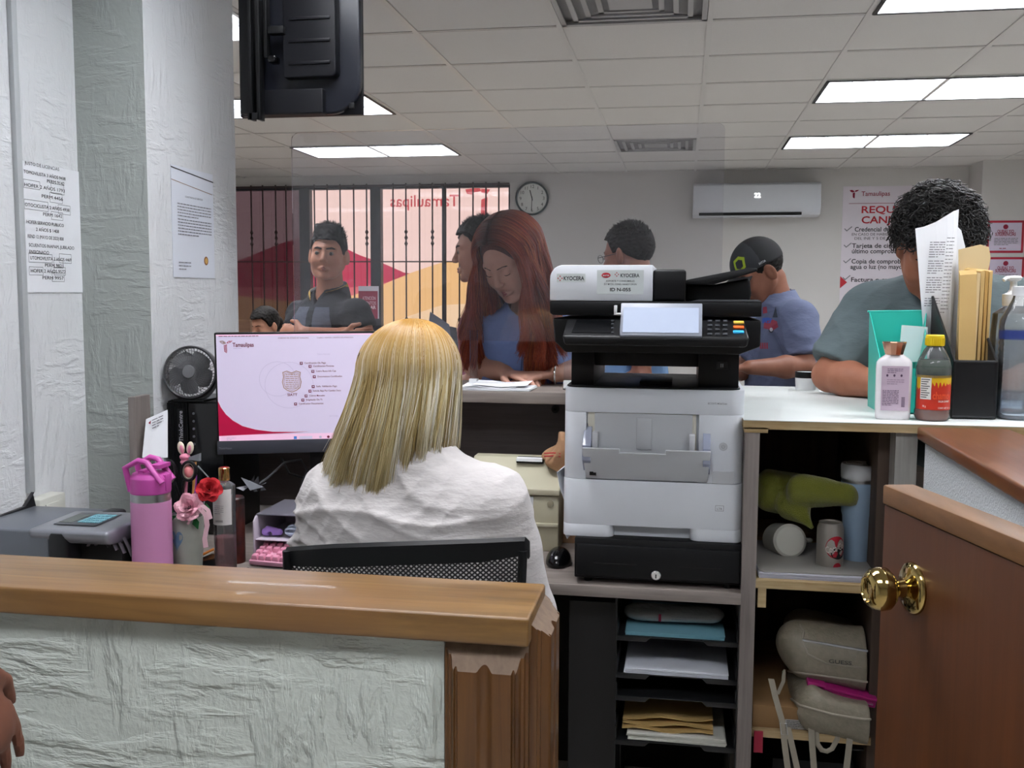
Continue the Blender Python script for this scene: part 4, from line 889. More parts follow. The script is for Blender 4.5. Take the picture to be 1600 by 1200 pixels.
Up = nrm([0, 0.04, hgt]); Ln = math.hypot(0.04, hgt); wdt = tb1[0]-tb0[0]; Mt = np.stack([(1, 0, 0), Up, np.cross([1, 0, 0], Up)], 1)
b = MB(); b.box(0, wdt, 0, Ln, -0.016, 0, 0, Mt, tb0); b.build('screen_frame', mat('grey screen bezel', '#808590', 0.35), pr, bevel=0.002)
b = MB(); b.box(0.006, wdt-0.007, 0.007, Ln-0.012, 0.0, 0.0012, 0, Mt, tb0); b.build('touch_screen', M_scr, pr)
c = at(962, 486, Y=Yt+0.03); b = MB(); b.box(c[0]-0.003, c[0]+0.002, Yt+0.02, Yt+0.05, c[2]-0.008, c[2]+0.012); b.box(c[0], c[0]+0.012, Yt+0.02, Yt+0.05, c[2]-0.008, c[2]-0.004); b.build('side_hook', M_clip, pr, bevel=0.001)

# old beige printer
YB_ = 2.50; M_bg = mat('aged beige plastic', '#aaa58e', 0.45, bump=(800, 0.06, 0.0003)); M_bg2 = mat('beige plastic lid', '#b7b39c', 0.42)
bp = thing('label_printer', 'old beige desktop printer between the seated woman and the big white printer', 'printer', (fx(800, YB_, 800), YB_+0.15, ZD))
x0, x1 = fx(722, YB_, 800), fx(873, YB_, 800); zt0 = fz(765, YB_, 800)
b = MB(); b.prism([(YB_, ZD), (YB_, zt0-0.03), (YB_+0.012, zt0-0.008), (YB_+0.23, zt0-0.01), (YB_+0.23, ZD)], x0, x1, 'yz'); b.build('body', M_bg, bp, bevel=0.004, seg=3)
b = MB(); zk = fz(712, 2.68, 800); b.prism([(YB_-0.004, zt0-0.012), (YB_-0.004, zt0+0.004), (YB_+0.13, zt0+0.033), (YB_+0.16, zk), (2.71, zk), (2.71, zt0-0.008)], x0-0.002, x1+0.002, 'yz'); b.build('lid', M_bg2, bp, bevel=0.003, seg=3)
b = MB(); b.box(fx(806, YB_+0.13, 722), fx(848, YB_+0.13, 722), YB_+0.138, YB_+0.17, zk-0.012, zk+0.001); b.build('paper_exit', M_dark, bp)
b = MB(); b.box(fx(807, YB_+0.13, 722), fx(847, YB_+0.13, 722), YB_+0.128, YB_+0.15, zk-0.006, zk+0.0025); b.build('exit_lip', M_paper, bp)
c = at(860, 787, Y=YB_); b = MB(); b.lathe([(0, 0), (0.0085, 0), (0.008, 0.003), (0, 0.004)], 28, M=rotm('X', 90), O=(c[0], YB_, c[2])); b.build('button', mat('darker beige', '#98937d', 0.4), bp)
b = MB(); pb(b, 800, 796, 833, 822, YB_-0.001, YB_+0.01); b.build('front_slot', M_dark, bp)
b = MB(); pb(b, 800, 776, 833, 795, YB_-0.0015, YB_+0.01); b.build('front_label', M_pw, bp)
b = MB(); pb(b, 834, 818, 872, 824, YB_-0.006, YB_+0.01); b.build('front_ridge', M_bg2, bp, bevel=0.002)
b = MB(); b.strip([at(868, 735, Y=2.40), at(874, 760, Y=2.39), at(882, 775, Y=2.38)], [at(884, 730, Y=2.55), at(890, 755, Y=2.54), at(895, 770, Y=2.53)], 0.001)
# curved paper leaning between printers
b = MB(); A = [at(x, y, Y=2.36) for x, y in ((884, 728), (870, 738), (874, 760), (886, 795), (880, 830), (886, 842))]; Bv = [p+np.array([0.02, 0.12, 0.01]) for p in A]; b.strip(A, Bv, 0.0008)
single(b, 'bent_sheet', M_paper, 'curling white sheet wedged between the beige printer and the white printer', 'paper')
# brown paper bag with red stripes
M_kraft = mat('kraft paper', '#a98262', 0.8, bump=(60, 0.8, 0.004), var=(20, '#8f6b4f', 0.5)); b = MB()
def bagf(P): return d_box(P, at(880, 706, Y=2.62)+np.array([0.02, 0, -0.01]), (0.055, 0.05, 0.045), 0.01, rotm('Y', 25)@rotm('Z', 15))+0.008*wav(P, 60, 3)
c = at(880, 706, Y=2.62); V, F = sdf_mesh(bagf, c-0.12, c+0.14, 0.004); b.raw(V, F); b.box(c[0]+0.0, c[0]+0.05, 2.6, 2.68, ZD, c[2]-0.035, 1)
for dz in (0.004, -0.004):
    b.tube([c+np.array([-0.045, -0.047, dz-0.002]), c+np.array([-0.02, -0.052, dz+0.001]), c+np.array([0.0, -0.056, dz])], 0.0016, 6, 2)
single(b, 'paper_bag', [M_kraft, M_kraft, M_red], 'crumpled brown paper bag with red stripes behind the beige printer', 'bag')
# black mouse
def mouse(P): return smax(d_ell(P, c+[0, 0, -0.012], (0.032, 0.055, 0.038)), -(P[:, 2]-ZD), 0.006)
c = np.array([*at(873, 868, Z=ZD+0.02)[:2], ZD+0.015]); c[1] = max(c[1], 2.30)
V, F = sdf_mesh(mouse, c-0.07, c+0.07, 0.003); b = MB(); b.raw(V, F); m_ = thing('computer_mouse', 'black computer mouse on the desk between the printers', 'mouse', (c[0], c[1], ZD)); b.build('shell', M_blackgloss, m_)
b = MB(); b.lathe([(0.006, -0.003), (0.007, 0), (0.006, 0.003)], 14, M=rotm('Y', 90), O=(c[0], c[1]-0.03, c[2]+0.019)); b.build('wheel', M_black, m_)

# monitor
mon = thing('computer_monitor', 'wide computer monitor showing a government web page with a crest', 'monitor', (-0.85, 2.58, ZD))
A = at(338, 615, Y=2.46); az = math.radians(17); X = np.array([math.cos(az), math.sin(az), 0]); roll = math.radians(0.9)
U = np.array([0, 0, 1.0]); X = X*math.cos(roll)+U*math.sin(roll)*0.6; X = nrm(X); N = np.cross(X, U); N = nrm(N); U = nrm(np.cross(N, X)); Mm = np.stack([X, -N, U], 1)
zt = at(338, 520, Y=2.46)[2]; zb = at(338, 710, Y=2.46)[2]; Hm = zt-zb; Wm = 0.52; O = np.array([A[0], A[1], zb])
b = MB(); b.box(0, Wm, 0.0, 0.03, 0, Hm, 0, Mm, O); b.build('casing', M_black, mon, bevel=0.003)
k = Hm/190; chin = 21*k
b = MB(); b.box(0.0, Wm, -0.003, 0, 0, chin, 0, Mm, O); b.build('chin', mat('dark grey monitor chin', '#3a3c44', 0.35), mon, bevel=0.001)
Wp = Wm-6*k
M_s0 = mat('lit lilac screen', '#cfc6dc', 0.3, emit=0.22, ecol='#cfc3e0'); M_s1 = mat('lit crimson', '#a8123c', 0.3, emit=0.3, ecol='#b01844'); M_s2 = mat('lit pale pink bar', '#dcb4cc', 0.3, emit=0.45, ecol='#e6bcd4'); M_s3 = mat('screen text', '#6a1838', 0.4, emit=0.15)
M_s4 = mat('screen faint line', '#b3a9c2', 0.4, emit=0.3); M_s5 = mat('screen blue icon', '#3c78c0', 0.4, emit=0.3); M_s6 = mat('screen gold', '#a08070', 0.4, emit=0.25)
b = MB(); P = Pan(b, O+X*3*k+U*(Hm-3*k), X, U, 0.0003); s = k
def W(px): return (px-341)*s*1.03
def H(py): return (py-523)*s
P.rect(0, 0, Wp, Hm-chin-3*k, 0, 1); P.rect(0, 0, Wp, 2*s, 2, 2); P.rect(0, H(680), Wp, Hm-chin-3*k, 2, 2)
cv = [(0, H(626))]+[(W(x), H(y)) for x, y in ((345, 636), (352, 647), (362, 657), (376, 666), (395, 672), (420, 676), (450, 677), (476, 677))]+[(W(440), H(678.5)), (W(400), H(679.5)), (0, H(681))]
P.poly(cv, 1, 3)
logo(P, W(345), H(532), 20*s, 1, 6); P.text('Tamaulipas', W(365), H(542), 9*s, 3, k=3, width=32*s, bold=0.02); P.lines(W(366), H(544), W(386), 1, 1, 1.5*s, 4, k=3)
P.text('GOBIERNO DEL ESTADO DE TAMAULIPAS', W(432), H(530), 2.5*s, 3, k=3, width=47*s); P.text('CAJERO: ADMON. CENTRO DE ATENCION', W(490), H(530), 2.5*s, 3, k=3, width=56*s)
P.lines(W(345), H(525), W(442), 1, 1, 1.6*s, 3, k=3)
for cx, cy, r in ((430, 593, 27), (447, 603, 36)): P.line([(W(cx+r*math.cos(a)), H(cy+r*math.sin(a))) for a in np.linspace(0, 6.3, 40)], 0.5*s, 4, 3)
sh = [(438, 583), (444, 581), (451, 584), (458, 581), (464, 583), (463, 590), (465, 598), (463, 607), (458, 611), (451, 614), (444, 611), (439, 607), (437, 598), (439, 590), (438, 583)]
P.line([(W(x), H(y)) for x, y in sh], 1.2*s, 6, 3); P.line([(W(x+0.16*(451-x)), H(y+0.16*(597-y))) for x, y in sh], 0.6*s, 6, 3)
for q in range(8): P.lines(W(442), H(586+q*3), W(461), 1, 1, 1.6*s, 6, k=3, seed=q+4, tail=1)
P.text('SIATT', W(444), H(620), 5.5*s, 3, k=3, width=15*s, bold=0.02)
menu = [(466, 569, 'Certificación De Pago', 33), (479, 574, 'Certificacion Foranea', 32), (483, 582, 'Cobro Busca Info Caja', 31), (485, 590.5, 'Documentos Certificados', 38), (483, 606, 'Solic. Validación Pago', 32), (478, 613, 'Solicita Baja Por Cambio Dato', 43), (472, 620.5, 'Cobros Manuales', 24), (467, 627, 'Empleado De Ti', 25), (456, 633, 'Certificacion Documentos', 38)]
for x, y, st, wl in menu: P.rect(W(x-2.3), H(y-2.2), W(x+2), H(y+2.2), 3, 3); P.rect(W(x-1), H(y-1), W(x+1), H(y+0.6), 0, 4); P.text(st, W(x+4.5), H(y+0.8), 3.6*s, 3, k=3, width=wl*s, bold=0.01)
P.text('Cobro Vehicular', W(490), H(556), 3.4*s, 4, k=3, width=20*s, bold=0.01); P.text('SECCIONES', W(506), H(654), 3*s, 4, k=3, width=14*s); P.text('MENU', W(536), H(654), 3*s, 4, k=3, width=9*s)
P.rect(W(452), H(684), W(456.5), H(688.5), 5, 3)
for x, m in ((492, 4), (504, 3), (513, 6), (522, 5), (530, 4), (541, 6)): P.poly([(W(x+2.2*math.cos(a)), H(686+2.2*math.sin(a))) for a in np.linspace(0.4, 6.7, 8)[:-1]], m, 3)
P.rect(W(460), H(684), W(480), H(688.5), 0, 3); P.lines(W(352), H(684), W(366), 2, 2.5*s, 1.5*s, 4, k=3)
b.build('screen', [M_s0, M_s1, M_s2, M_s3, M_s4, M_s5, M_s6], mon, smooth=False, seal=False)
b = MB(); Pn = Pan(b, O+U*chin-N*(-0.003)*1, X, U, 0.0006); Pn.text('ThinkVision', 0.004, chin*0.62, 0.0085, 0, width=0.034, bold=0.01); b.build('lettering', [mat('grey lettering', '#6f7078', 0.4)], mon, smooth=False, seal=False)
mid = O+X*0.26
b = MB(); b.box(-0.02, 0.02, 0.03, 0.045, -0.18, 0.2, 0, Mm, (mid[0], mid[1], O[2])); b.build('stand_arm', M_black, mon, bevel=0.002)
b = MB(); b.box(-0.115, 0.115, -0.06, 0.12, 0, 0.008, 0, Mm, (mid[0], mid[1], ZD)); b.build('stand_base', M_black, mon, bevel=0.003)
c = at(460, 768, Z=ZD+0.01); b = MB(); b.box(c[0]-0.02, c[0]+0.03, c[1]-0.01, c[1]+0.035, ZD+0.009, ZD+0.0102); P = Pan(b, (c[0]-0.018, c[1]+0.032, ZD+0.0102), (1, 0, 0), (0, 1, 0), 0.0003); P.lines(0, 0.004, 0.044, 5, 0.007, 0.004, 1, seed=5)
single(b, 'foot_sticker', [mat('pale yellow tag', '#cfc79a', 0.6), M_ink], 'pale yellow printed tag lying on the foot of the monitor', 'tag', smooth=False, seal=False)

# computer tower
Yp = 2.50; x0 = fx(262, Yp, 720); x1 = x0+0.165; ztp = fz(628, Yp, 300)
pc = thing('computer_tower', 'black ribbed computer tower with the small fan standing on top', 'computer', ((x0+x1)/2, Yp+0.15, ZD))
b = MB(); b.box(x0, x1, Yp+0.012, Yp+0.23, ZD, ztp); b.build('case', M_black, pc, bevel=0.003)
b = MB(); xm = x0+0.062
for k_ in range(13): xx = x0+0.002+k_*0.0047; b.box(xx, xx+0.0026, Yp, Yp+0.012, ZD+0.004, ztp-0.004)
b.build('ribbed_front', M_black, pc)
b = MB(); b.box(xm+0.002, x1-0.002, Yp+0.002, Yp+0.012, ZD+0.004, ztp-0.004); b.build('port_panel', M_blackgloss, pc, bevel=0.001)
b = MB()
for i in range(5): b.lathe([(0.0, 0), (0.0035, 0), (0.0035, 0.002), (0.002, 0.002)], 12, M=rotm('X', 90), O=(xm+0.017, Yp+0.002, ztp-0.032-0.021*i))
b.build('port', mat('port ring', '#5c5e66', 0.4), pc)
b = MB(); b.box(x0+0.033, x0+0.052, Yp-0.0015, Yp, ztp-0.115, ztp-0.02, 0); b.text('ThinkCentre', (x0+0.048, Yp-0.002, ztp-0.11), (0, 0, 1), (-1, 0, 0), 0.016, 1, width=0.085, bold=0.02); b.build('badge', [M_black, mat('silver lettering', '#9b9ba0', 0.4)], pc, seal=False)
# paper sheets against the end panel
b = MB(); b.strip([at(228, 655, Y=2.40), at(222, 715, Y=2.38)], [at(262, 640, Y=2.44), at(262, 715, Y=2.42)], 0.001)
O_ = at(229, 656, Y=2.395); P = Pan(b, O_+[0, 0, -0.002], nrm(at(262, 640, Y=2.435)-at(228, 655, Y=2.395)), (0, 0, 1), 0.0015)
P.poly([(0.004, 0.008), (0.012, 0.004), (0.01, 0.014)], 1); P.lines(0.014, 0.004, 0.045, 4, 0.007, 0.004, 2)
single(b, 'note_paper', [M_paper, M_maroon, M_grayink], 'white printed papers tucked beside the computer tower against the grey panel', 'paper', smooth=False, seal=False)

# small fan
M_fan = mat('smoke grey fan plastic', '#4c4d50', 0.35); c = at(299, 582, Y=2.52); R0 = 0.070
fan = thing('desk_fan', 'small round grey clip fan standing on the computer tower', 'fan', (c[0], c[1], ztp))
tilt = rotm('X', -8)@rotm('Z', 12); Mf = tilt@rotm('X', 90)
b = MB()
def ring(b, R, y, r, m=0, n=44): b.tube([c+Mf@np.array([R*math.cos(a), R*math.sin(a), y]) for a in np.linspace(0, 2*math.pi, n, endpoint=False)], r, 8, m, closed=True)
b = MB(); b.lathe([(R0, -0.02), (R0+0.003, -0.015), (R0+0.003, 0.012), (R0, 0.017), (R0-0.004, 0.014), (R0-0.003, -0.016)], 56, M=Mf, O=c, cap=False); b.build('housing_ring', M_fan, fan)
b = MB()
for i in range(48):
    a = i*2*math.pi/48; pts = [c+Mf@np.array([r*math.cos(a+t), r*math.sin(a+t), z]) for r, t, z in ((0.017, 0, 0.026), (0.03, 0.05, 0.027), (0.045, 0.12, 0.026), (0.06, 0.2, 0.022), (R0-0.002, 0.26, 0.014))]; b.tube(pts, 0.0008, 5)
for R in (0.03, 0.045, 0.058): ring(b, R, {0.03: 0.027, 0.045: 0.026, 0.058: 0.0225}[R], 0.0006)
b.build('front_grille', M_fan, fan)
b = MB(); b.lathe([(0, 0.02), (0.018, 0.02), (0.019, 0.026), (0.016, 0.03), (0, 0.031)], 32, M=Mf, O=c); b.build('grille_cap', mat('grey fan cap', '#67686b', 0.3), fan)
b = MB()
for i in range(5):
    a = i*2*math.pi/5+0.5; G = []
    for r in np.linspace(0.012, 0.06, 6):
        wv = 0.010+0.022*math.sin((r-0.012)/0.048*2.4); row = []
        for t in np.linspace(-1, 1, 5): an = a+t*wv/r*0.9+r*8; row.append(c+Mf@np.array([r*math.cos(an), r*math.sin(an), 0.004+t*0.008]))
        G.append(row)
    V = np.array(G).reshape(-1, 3); n = 5; V2 = V+Mf@np.array([0, 0, 0.0015]); Fq = [(i_*n+j, i_*n+j+1, (i_+1)*n+j+1, (i_+1)*n+j) for i_ in range(5) for j in range(n-1)]
    b.add(V, Fq); b.add(V2, [f[::-1] for f in Fq])
b.build('blades', mat('smoky fan blade', '#6b6c6e', 0.25), fan, seal=False)
b = MB(); b.lathe([(0, -0.03), (0.02, -0.03), (0.022, 0.0), (0.018, 0.012), (0, 0.014)], 24, M=Mf, O=c); b.build('motor', M_fan, fan)
b = MB()
for i in range(16): a = i*2*math.pi/16; b.tube([c+Mf@np.array([r*math.cos(a), r*math.sin(a), z]) for r, z in ((0.02, -0.028), (0.05, -0.03), (R0-0.002, -0.015))], 0.0009, 5)
b.build('rear_grille', M_fan, fan)
b = MB(); yk = c[1]+0.0
b.tube([(c[0]+0.079*math.cos(a), yk, c[2]+0.079*math.sin(a)) for a in np.linspace(math.radians(-178), math.radians(-2), 22)], 0.0035, 8, 0)
b.lathe([(0.006, -0.006), (0.007, 0), (0.006, 0.006)], 14, M=rotm('Y', 90), O=(c[0]-0.078, yk, c[2])); b.lathe([(0.006, -0.006), (0.007, 0), (0.006, 0.006)], 14, M=rotm('Y', 90), O=(c[0]+0.078, yk, c[2])); b.build('yoke', M_fan, fan)
b = MB(); b.box(c[0]-0.045, c[0]+0.045, c[1]-0.02, c[1]+0.06, ztp, ztp+0.006); b.tube([(c[0]-0.045, c[1]-0.02, ztp+0.003), (c[0]-0.06, c[1]-0.02, ztp-0.002)], 0.003, 6); b.build('clip_base', M_black, fan, bevel=0.002)

# money counting machine at the left end
YM = 1.90; M_mc = mat('steel grey machine shell', '#6f747c', 0.35, metal=0.4); M_mk = mat('dark machine plastic', '#1c1d20', 0.35)
mc = thing('money_counter', 'grey banknote counting machine with sloping keypad at the far left', 'money counter', (-1.32, YM+0.1, ZD))
xm0 = fx(-60, YM, 800); xm1 = fx(188, YM, 800); xk = fx(104, YM, 830)
ztm = fz(800, YM+0.2, 60); zfm = fz(829, YM, 60)
b = MB(); b.prism([(YM, ZD), (YM, zfm), (YM+0.19, ztm+0.006), (YM+0.24, ztm+0.006), (YM+0.24, ZD)], xm0, xk-0.045, 'yz'); b.build('body', M_mc, mc, bevel=0.006, seg=3)
b = MB(); b.prism([(YM-0.004, ZD), (YM-0.004, zfm+0.002), (YM+0.19, ztm+0.01), (YM+0.24, ztm+0.01), (YM+0.24, ZD)], xk-0.045, xk, 'yz'); b.build('black_side', M_mk, mc, bevel=0.01, seg=3)
xk2 = xm1-0.03; b = MB(); b.prism([(YM+0.01, zfm-0.028), (YM-0.004, zfm-0.012), (YM-0.002, zfm+0.004), (YM+0.16, ztm+0.016), (YM+0.22, ztm+0.004), (YM+0.22, ztm-0.04)], xk-0.09, xk2, 'yz'); b.build('keypad_hood', mat('silver machine hood', '#8d9097', 0.28, metal=0.5), mc, bevel=0.008, seg=3)
b = MB(); b.prism([(YM+0.05, ZD), (YM+0.05, zfm-0.03), (YM+0.20, ztm-0.02), (YM+0.24, ztm-0.02), (YM+0.24, ZD)], xk, xm1-0.03, 'yz'); b.build('note_bay', M_dark, mc)
b = MB(); b.prism([(YM+0.10, ZD), (YM+0.10, ztm-0.02), (YM+0.13, ztm+0.006), (YM+0.245, ztm+0.006), (YM+0.245, ZD)], xm1-0.035, xm1, 'yz'); b.build('black_side', M_mk, mc, bevel=0.01, seg=3)
sl = nrm([0, 0.162, ztm+0.016-zfm-0.004]); Mh = np.stack([(1, 0, 0), sl, np.cross([1, 0, 0], sl)], 1); Oh = np.array([xk-0.055, YM+0.02, 0]); Oh[2] = zfm+0.004+(ztm+0.012-zfm)*0.022/0.162
b = MB(); b.box(0.0, 0.10, 0.015, 0.12, 0.0015, 0.003, 0, Mh, Oh); b.build('keypad_plate', mat('dark keypad plate', '#44484d', 0.3), mc, bevel=0.001)
b = MB()
for i in range(5):
    for j in range(4): b.box(0.045+i*0.0105, 0.0535+i*0.0105, 0.035+j*0.019, 0.05+j*0.019, 0.003, 0.0045, 0, Mh, Oh)
b.build('key', mat('teal keys', '#6fa6b4', 0.4), mc)
b = MB(); b.box(0.004, 0.034, 0.03, 0.10, 0.003, 0.0038, 0, Mh, Oh); b.build('display', mat('dim machine display', '#4d5550', 0.2), mc)
b = MB(); b.prism([(YM+0.10, ztm+0.0), (YM+0.24, ztm+0.0), (YM+0.23, ztm+0.035), (YM+0.235, ztm+0.04), (YM+0.20, ztm+0.012), (YM+0.10, ztm+0.008)], xm0, fx(40, YM+0.2, 790), 'yz'); b.build('hopper', M_mk, mc, bevel=0.003)
for k_ in range(4):
    b = MB(); xx = xk+0.03+k_*0.012; b.tube([(xx+0.05*t, YM+0.03+0.01*k_, ZD+0.115+0.032*math.sin(math.pi*t)-0.03*t*k_*0.3) for t in np.linspace(0, 1, 7)], 0.006, 8, flat=0.4); b.build('feed_wheel', mat('grey rubber wheel', '#5d5a60', 0.5), mc)
# ================================================================ small things on the desk
def pt(px, py, Y): return at(px, py, Y=Y)
def prof(px_c, Y, rows, close=True):
    """profile from photo rows: (half width px, y px) -> (radius, z)"""
    return [(max(1e-4, w_*Y/1550.0), at(px_c, y_, Y=Y)[2]) for w_, y_ in rows]
# pink drinking bottle
Yb = 1.98; c = pt(237, 820, Yb); r = 0.0430
M_pink = mat('matte orchid pink coating', '#c384b0', 0.38, bump=(600, 0.05, 0.0003)); M_mag = mat('magenta plastic lid', '#b84a9c', 0.35)
t = thing('water_bottle', 'pink insulated drinking bottle with a magenta flip lid and steel band on the desk', 'bottle', (c[0], Yb, ZD))
zb1, zb2, zl = pt(237, 781, Yb)[2], pt(237, 769, Yb)[2], pt(237, 745, Yb)[2]
b = MB(); b.lathe([(0.0, ZD), (r-0.003, ZD), (r, ZD+0.004), (r, zb1)], 48, O=(c[0], Yb, 0)); b.build('body', M_pink, t)
b = MB(); b.lathe([(r-0.0005, zb1), (r-0.0005, zb2)], 48, O=(c[0], Yb, 0)); b.build('steel_band', M_steel, t)
b = MB(); b.lathe([(r, zb2), (r+0.0004, zb2+0.004), (r, zl), (r-0.006, zl+0.009), (r-0.02, zl+0.012), (0, zl+0.012)], 48, O=(c[0], Yb, 0)); b.box(c[0]+0.022, c[0]+r+0.001, Yb-0.012, Yb+0.012, zb2+0.006, zl+0.008); b.build('lid', M_mag, t, bevel=0.0015)
b = MB(); k = Yb/1550
def hp(px, py, dy): p = pt(px, py, Yb); return np.array([p[0], Yb+dy, p[2]])
path = [hp(214, 764, -0.018), hp(205, 728, -0.018), hp(226, 717, -0.018), hp(238, 720, -0.018), hp(262, 752, -0.018)]
for dy in (-0.024, 0.024): b.tube([p+[0, dy+0.018, 0] for p in path], 0.0078, 12, flat=0.85)
b.box(hp(203, 0, 0)[0], hp(212, 0, 0)[0], Yb-0.024, Yb+0.024, hp(0, 731, 0)[2], hp(0, 724, 0)[2]); b.box(hp(222, 0, 0)[0], hp(238, 0, 0)[0], Yb-0.024, Yb+0.024, hp(0, 721, 0)[2], hp(0, 715, 0)[2])
b.build('carry_loop', M_mag, t)
# flower pot with pens
Yv = 2.06; c = pt(293, 840, Yv); z0 = ZD; zt = pt(293, 806, Yv)[2]
t = thing('pen_vase', 'frosted pot with a blue heart holding scissors, pens and crocheted flowers', 'pen pot', (c[0], Yv, ZD))
M_frost = mat('frosted plastic pot', '#b9bcb2', 0.35, trans=0.25, var=(30, '#a7aaa0', 0.5))
b = MB(); b.lathe([(0, z0), (0.026, z0), (0.029, z0+0.004), (0.037, zt-0.02), (0.036, zt), (0.034, zt), (0.034, zt-0.02), (0.026, z0+0.006), (0, z0+0.006)], 40, O=(c[0], Yv, 0)); b.build('pot', M_frost, t)
b = MB(); H_ = []
for a in np.linspace(0, 2*math.pi, 36, endpoint=False):
    u = 0.0012*16*math.sin(a)**3; v = 0.0012*(13*math.cos(a)-5*math.cos(2*a)-2*math.cos(3*a)-math.cos(4*a)); H_.append((u*0.8, v*1.35))
zc = pt(293, 838, Yv)[2]
def onpot(u, v, lift):
    rr_ = 0.029+0.008*(zc+v-z0)/(zt-z0)+lift; a = u/0.033-0.25; return [c[0]+rr_*math.sin(a), Yv-rr_*math.cos(a), zc+v]
V = [onpot(0, 0, 0.0022)]+[onpot(u, v, 0.001) for u, v in H_]; b.add(V, [(0, i+1, (i+1) % 36+1) for i in range(36)]); b.build('heart', mat('blue foil heart', '#6586a8', 0.3, var=(60, '#8aa5bd', 0.6)), t, seal=False)
# crocheted flowers: separate petals wound round a centre
def flower(name, cen, R, m, lab, nrmv, wave=5, seed=1, par=None):
    b = MB(); rnd = random.Random(seed); nv = nrm(nrmv); e1 = nrm(np.cross(nv, [0, 0.3, 1])); e2 = np.cross(nv, e1)
    for lay_, (r0, n_, h) in enumerate(((0.25, 3, 0.5), (0.5, 4, 0.42), (0.75, 5, 0.25), (1.0, 6, 0.05))):
        for i in range(n_):
            a0 = 2*math.pi*i/n_+lay_*0.7; G = []
            for s_ in np.linspace(0, 1, 5):
                row = []
                for q in np.linspace(-1, 1, 7):
                    a = a0+q*math.pi/n_*1.15; rad_ = R*r0*(0.3+0.7*s_*(1-0.25*q*q)); lift = R*(h*s_+0.12*math.sin(q*4+seed)*s_)
                    row.append(cen+rad_*(math.cos(a)*e1+math.sin(a)*e2)+lift*nv)
                G.append(row)
            V = np.array(G).reshape(-1, 3); Fq = [(x*7+y, x*7+y+1, (x+1)*7+y+1, (x+1)*7+y) for x in range(4) for y in range(6)]
            b.add(V, Fq); b.add(V-nv*R*0.07, [f[::-1] for f in Fq])
    return b.build(name, m, par, angle=80, seal=False)
M_rose = mat('pale pink yarn', '#d99aac', 0.85, bump=(350, 0.8, 0.002), var=(50, '#e8bcc6', 0.7)); M_rr = mat('red yarn', '#a81220', 0.85, bump=(350, 0.8, 0.002), var=(60, '#c92a30', 0.6)); M_leaf = mat('green yarn leaf', '#1d6a35', 0.8, bump=(300, 0.7, 0.002))
flower('pink_flower', pt(295, 792, Yv-0.04), 0.034, M_rose, None, (0.05, -1, 0.5), par=t, seed=2)
flower('red_flower', pt(327, 765, Yv-0.02), 0.030, M_rr, None, (0.4, -1, 0.6), par=t, seed=5)
for px, py, dx, dz in ((276, 806, -0.03, -0.012), (304, 806, 0.01, -0.03), (322, 785, 0.006, -0.026), (272, 800, -0.02, 0.004)):
    p = pt(px, py, Yv-0.03); e = p+[dx, -0.004, dz]; b = MB(); mid_ = (p+e)/2; sd = nrm(np.cross(e-p, [0, 1, 0]))*0.009
    b.add([p, mid_+sd+[0, -0.003, 0], e, mid_-sd+[0, -0.003, 0], mid_+[0, 0.003, 0]], [(0, 1, 4), (1, 2, 4), (2, 3, 4), (3, 0, 4), (0, 3, 2, 1)]); b.build('leaf', M_leaf, t)
b = MB(); A = [pt(x, y, Yv-0.045) for x, y in ((308, 794), (318, 806), (320, 822), (316, 842), (318, 856))]; b.strip(A, [p+[0.010, 0.003, 0.002] for p in A], 0.0012); b.strip([pt(300, 806, Yv-0.045), pt(292, 818, Yv-0.045)], [pt(303, 808, Yv-0.045), pt(295, 820, Yv-0.045)], 0.001)
A = [pt(x, y, Yv-0.05) for x, y in ((312, 790), (322, 798), (326, 812))]; b.strip(A, [p+[0.008, 0.003, 0.003] for p in A], 0.0015); b.build('ribbon', mat('sheer pink ribbon', '#dcb3bd', 0.3), t)
def loop(cx, cy, rx, rz, Y, tilt=0):
    p = pt(cx, cy, Y); return [p+np.array([rx*math.cos(a)*math.cos(tilt)-rz*math.sin(a)*math.sin(tilt), 0, rx*math.cos(a)*math.sin(tilt)+rz*math.sin(a)*math.cos(tilt)]) for a in np.linspace(0, 2*math.pi, 26, endpoint=False)]
sc = thing('scissors', 'black and grey handled scissors standing in the flower pot', 'scissors', tuple(pt(282, 800, Yv)))
b = MB()
b.tube(loop(267, 738, 0.0125, 0.026, Yv+0.005, 0.1), 0.0036, 8, closed=True); b.tube(loop(295, 736, 0.0165, 0.021, Yv-0.008, -0.2), 0.0042, 8, closed=True)
b.build('handle', M_black, sc)
b = MB(); b.tube(loop(267, 738, 0.0098, 0.023, Yv+0.004, 0.1), 0.0016, 6, closed=True); b.build('handle_lining', mat('grey rubber lining', '#8d8676', 0.6), sc); b = MB(); b.tube(loop(295, 736, 0.013, 0.0175, Yv-0.0095, -0.2), 0.002, 6, closed=True); b.build('handle_lining', mat('grey rubber lining', '#8d8676', 0.6), sc)
b = MB(); b.tube([pt(272, 752, Yv), pt(280, 775, Yv), pt(283, 795, Yv)], [0.006, 0.005, 0.003], 8, flat=0.4); b.tube([pt(288, 750, Yv-0.005), pt(283, 775, Yv-0.005), pt(281, 795, Yv-0.003)], [0.006, 0.005, 0.003], 8, flat=0.4); b.build('shank', M_black, sc)
bu = thing('bunny_pen', 'pen with a pink and white rabbit-eared topper standing in the flower pot', 'pen', tuple(pt(290, 790, Yv)))
M_bw = mat('cream vinyl', '#d8ccb8', 0.5); M_bpk = mat('pink vinyl', '#d987a0', 0.45)
b = MB()
for s_, px in ((-1, 283), (1, 297)): b.sphere(pt(px, 700, Yv+0.012), (0.0085, 0.005, 0.015), M=rotm('Y', 10*s_))
b.build('ear', M_bw, bu)
b = MB()
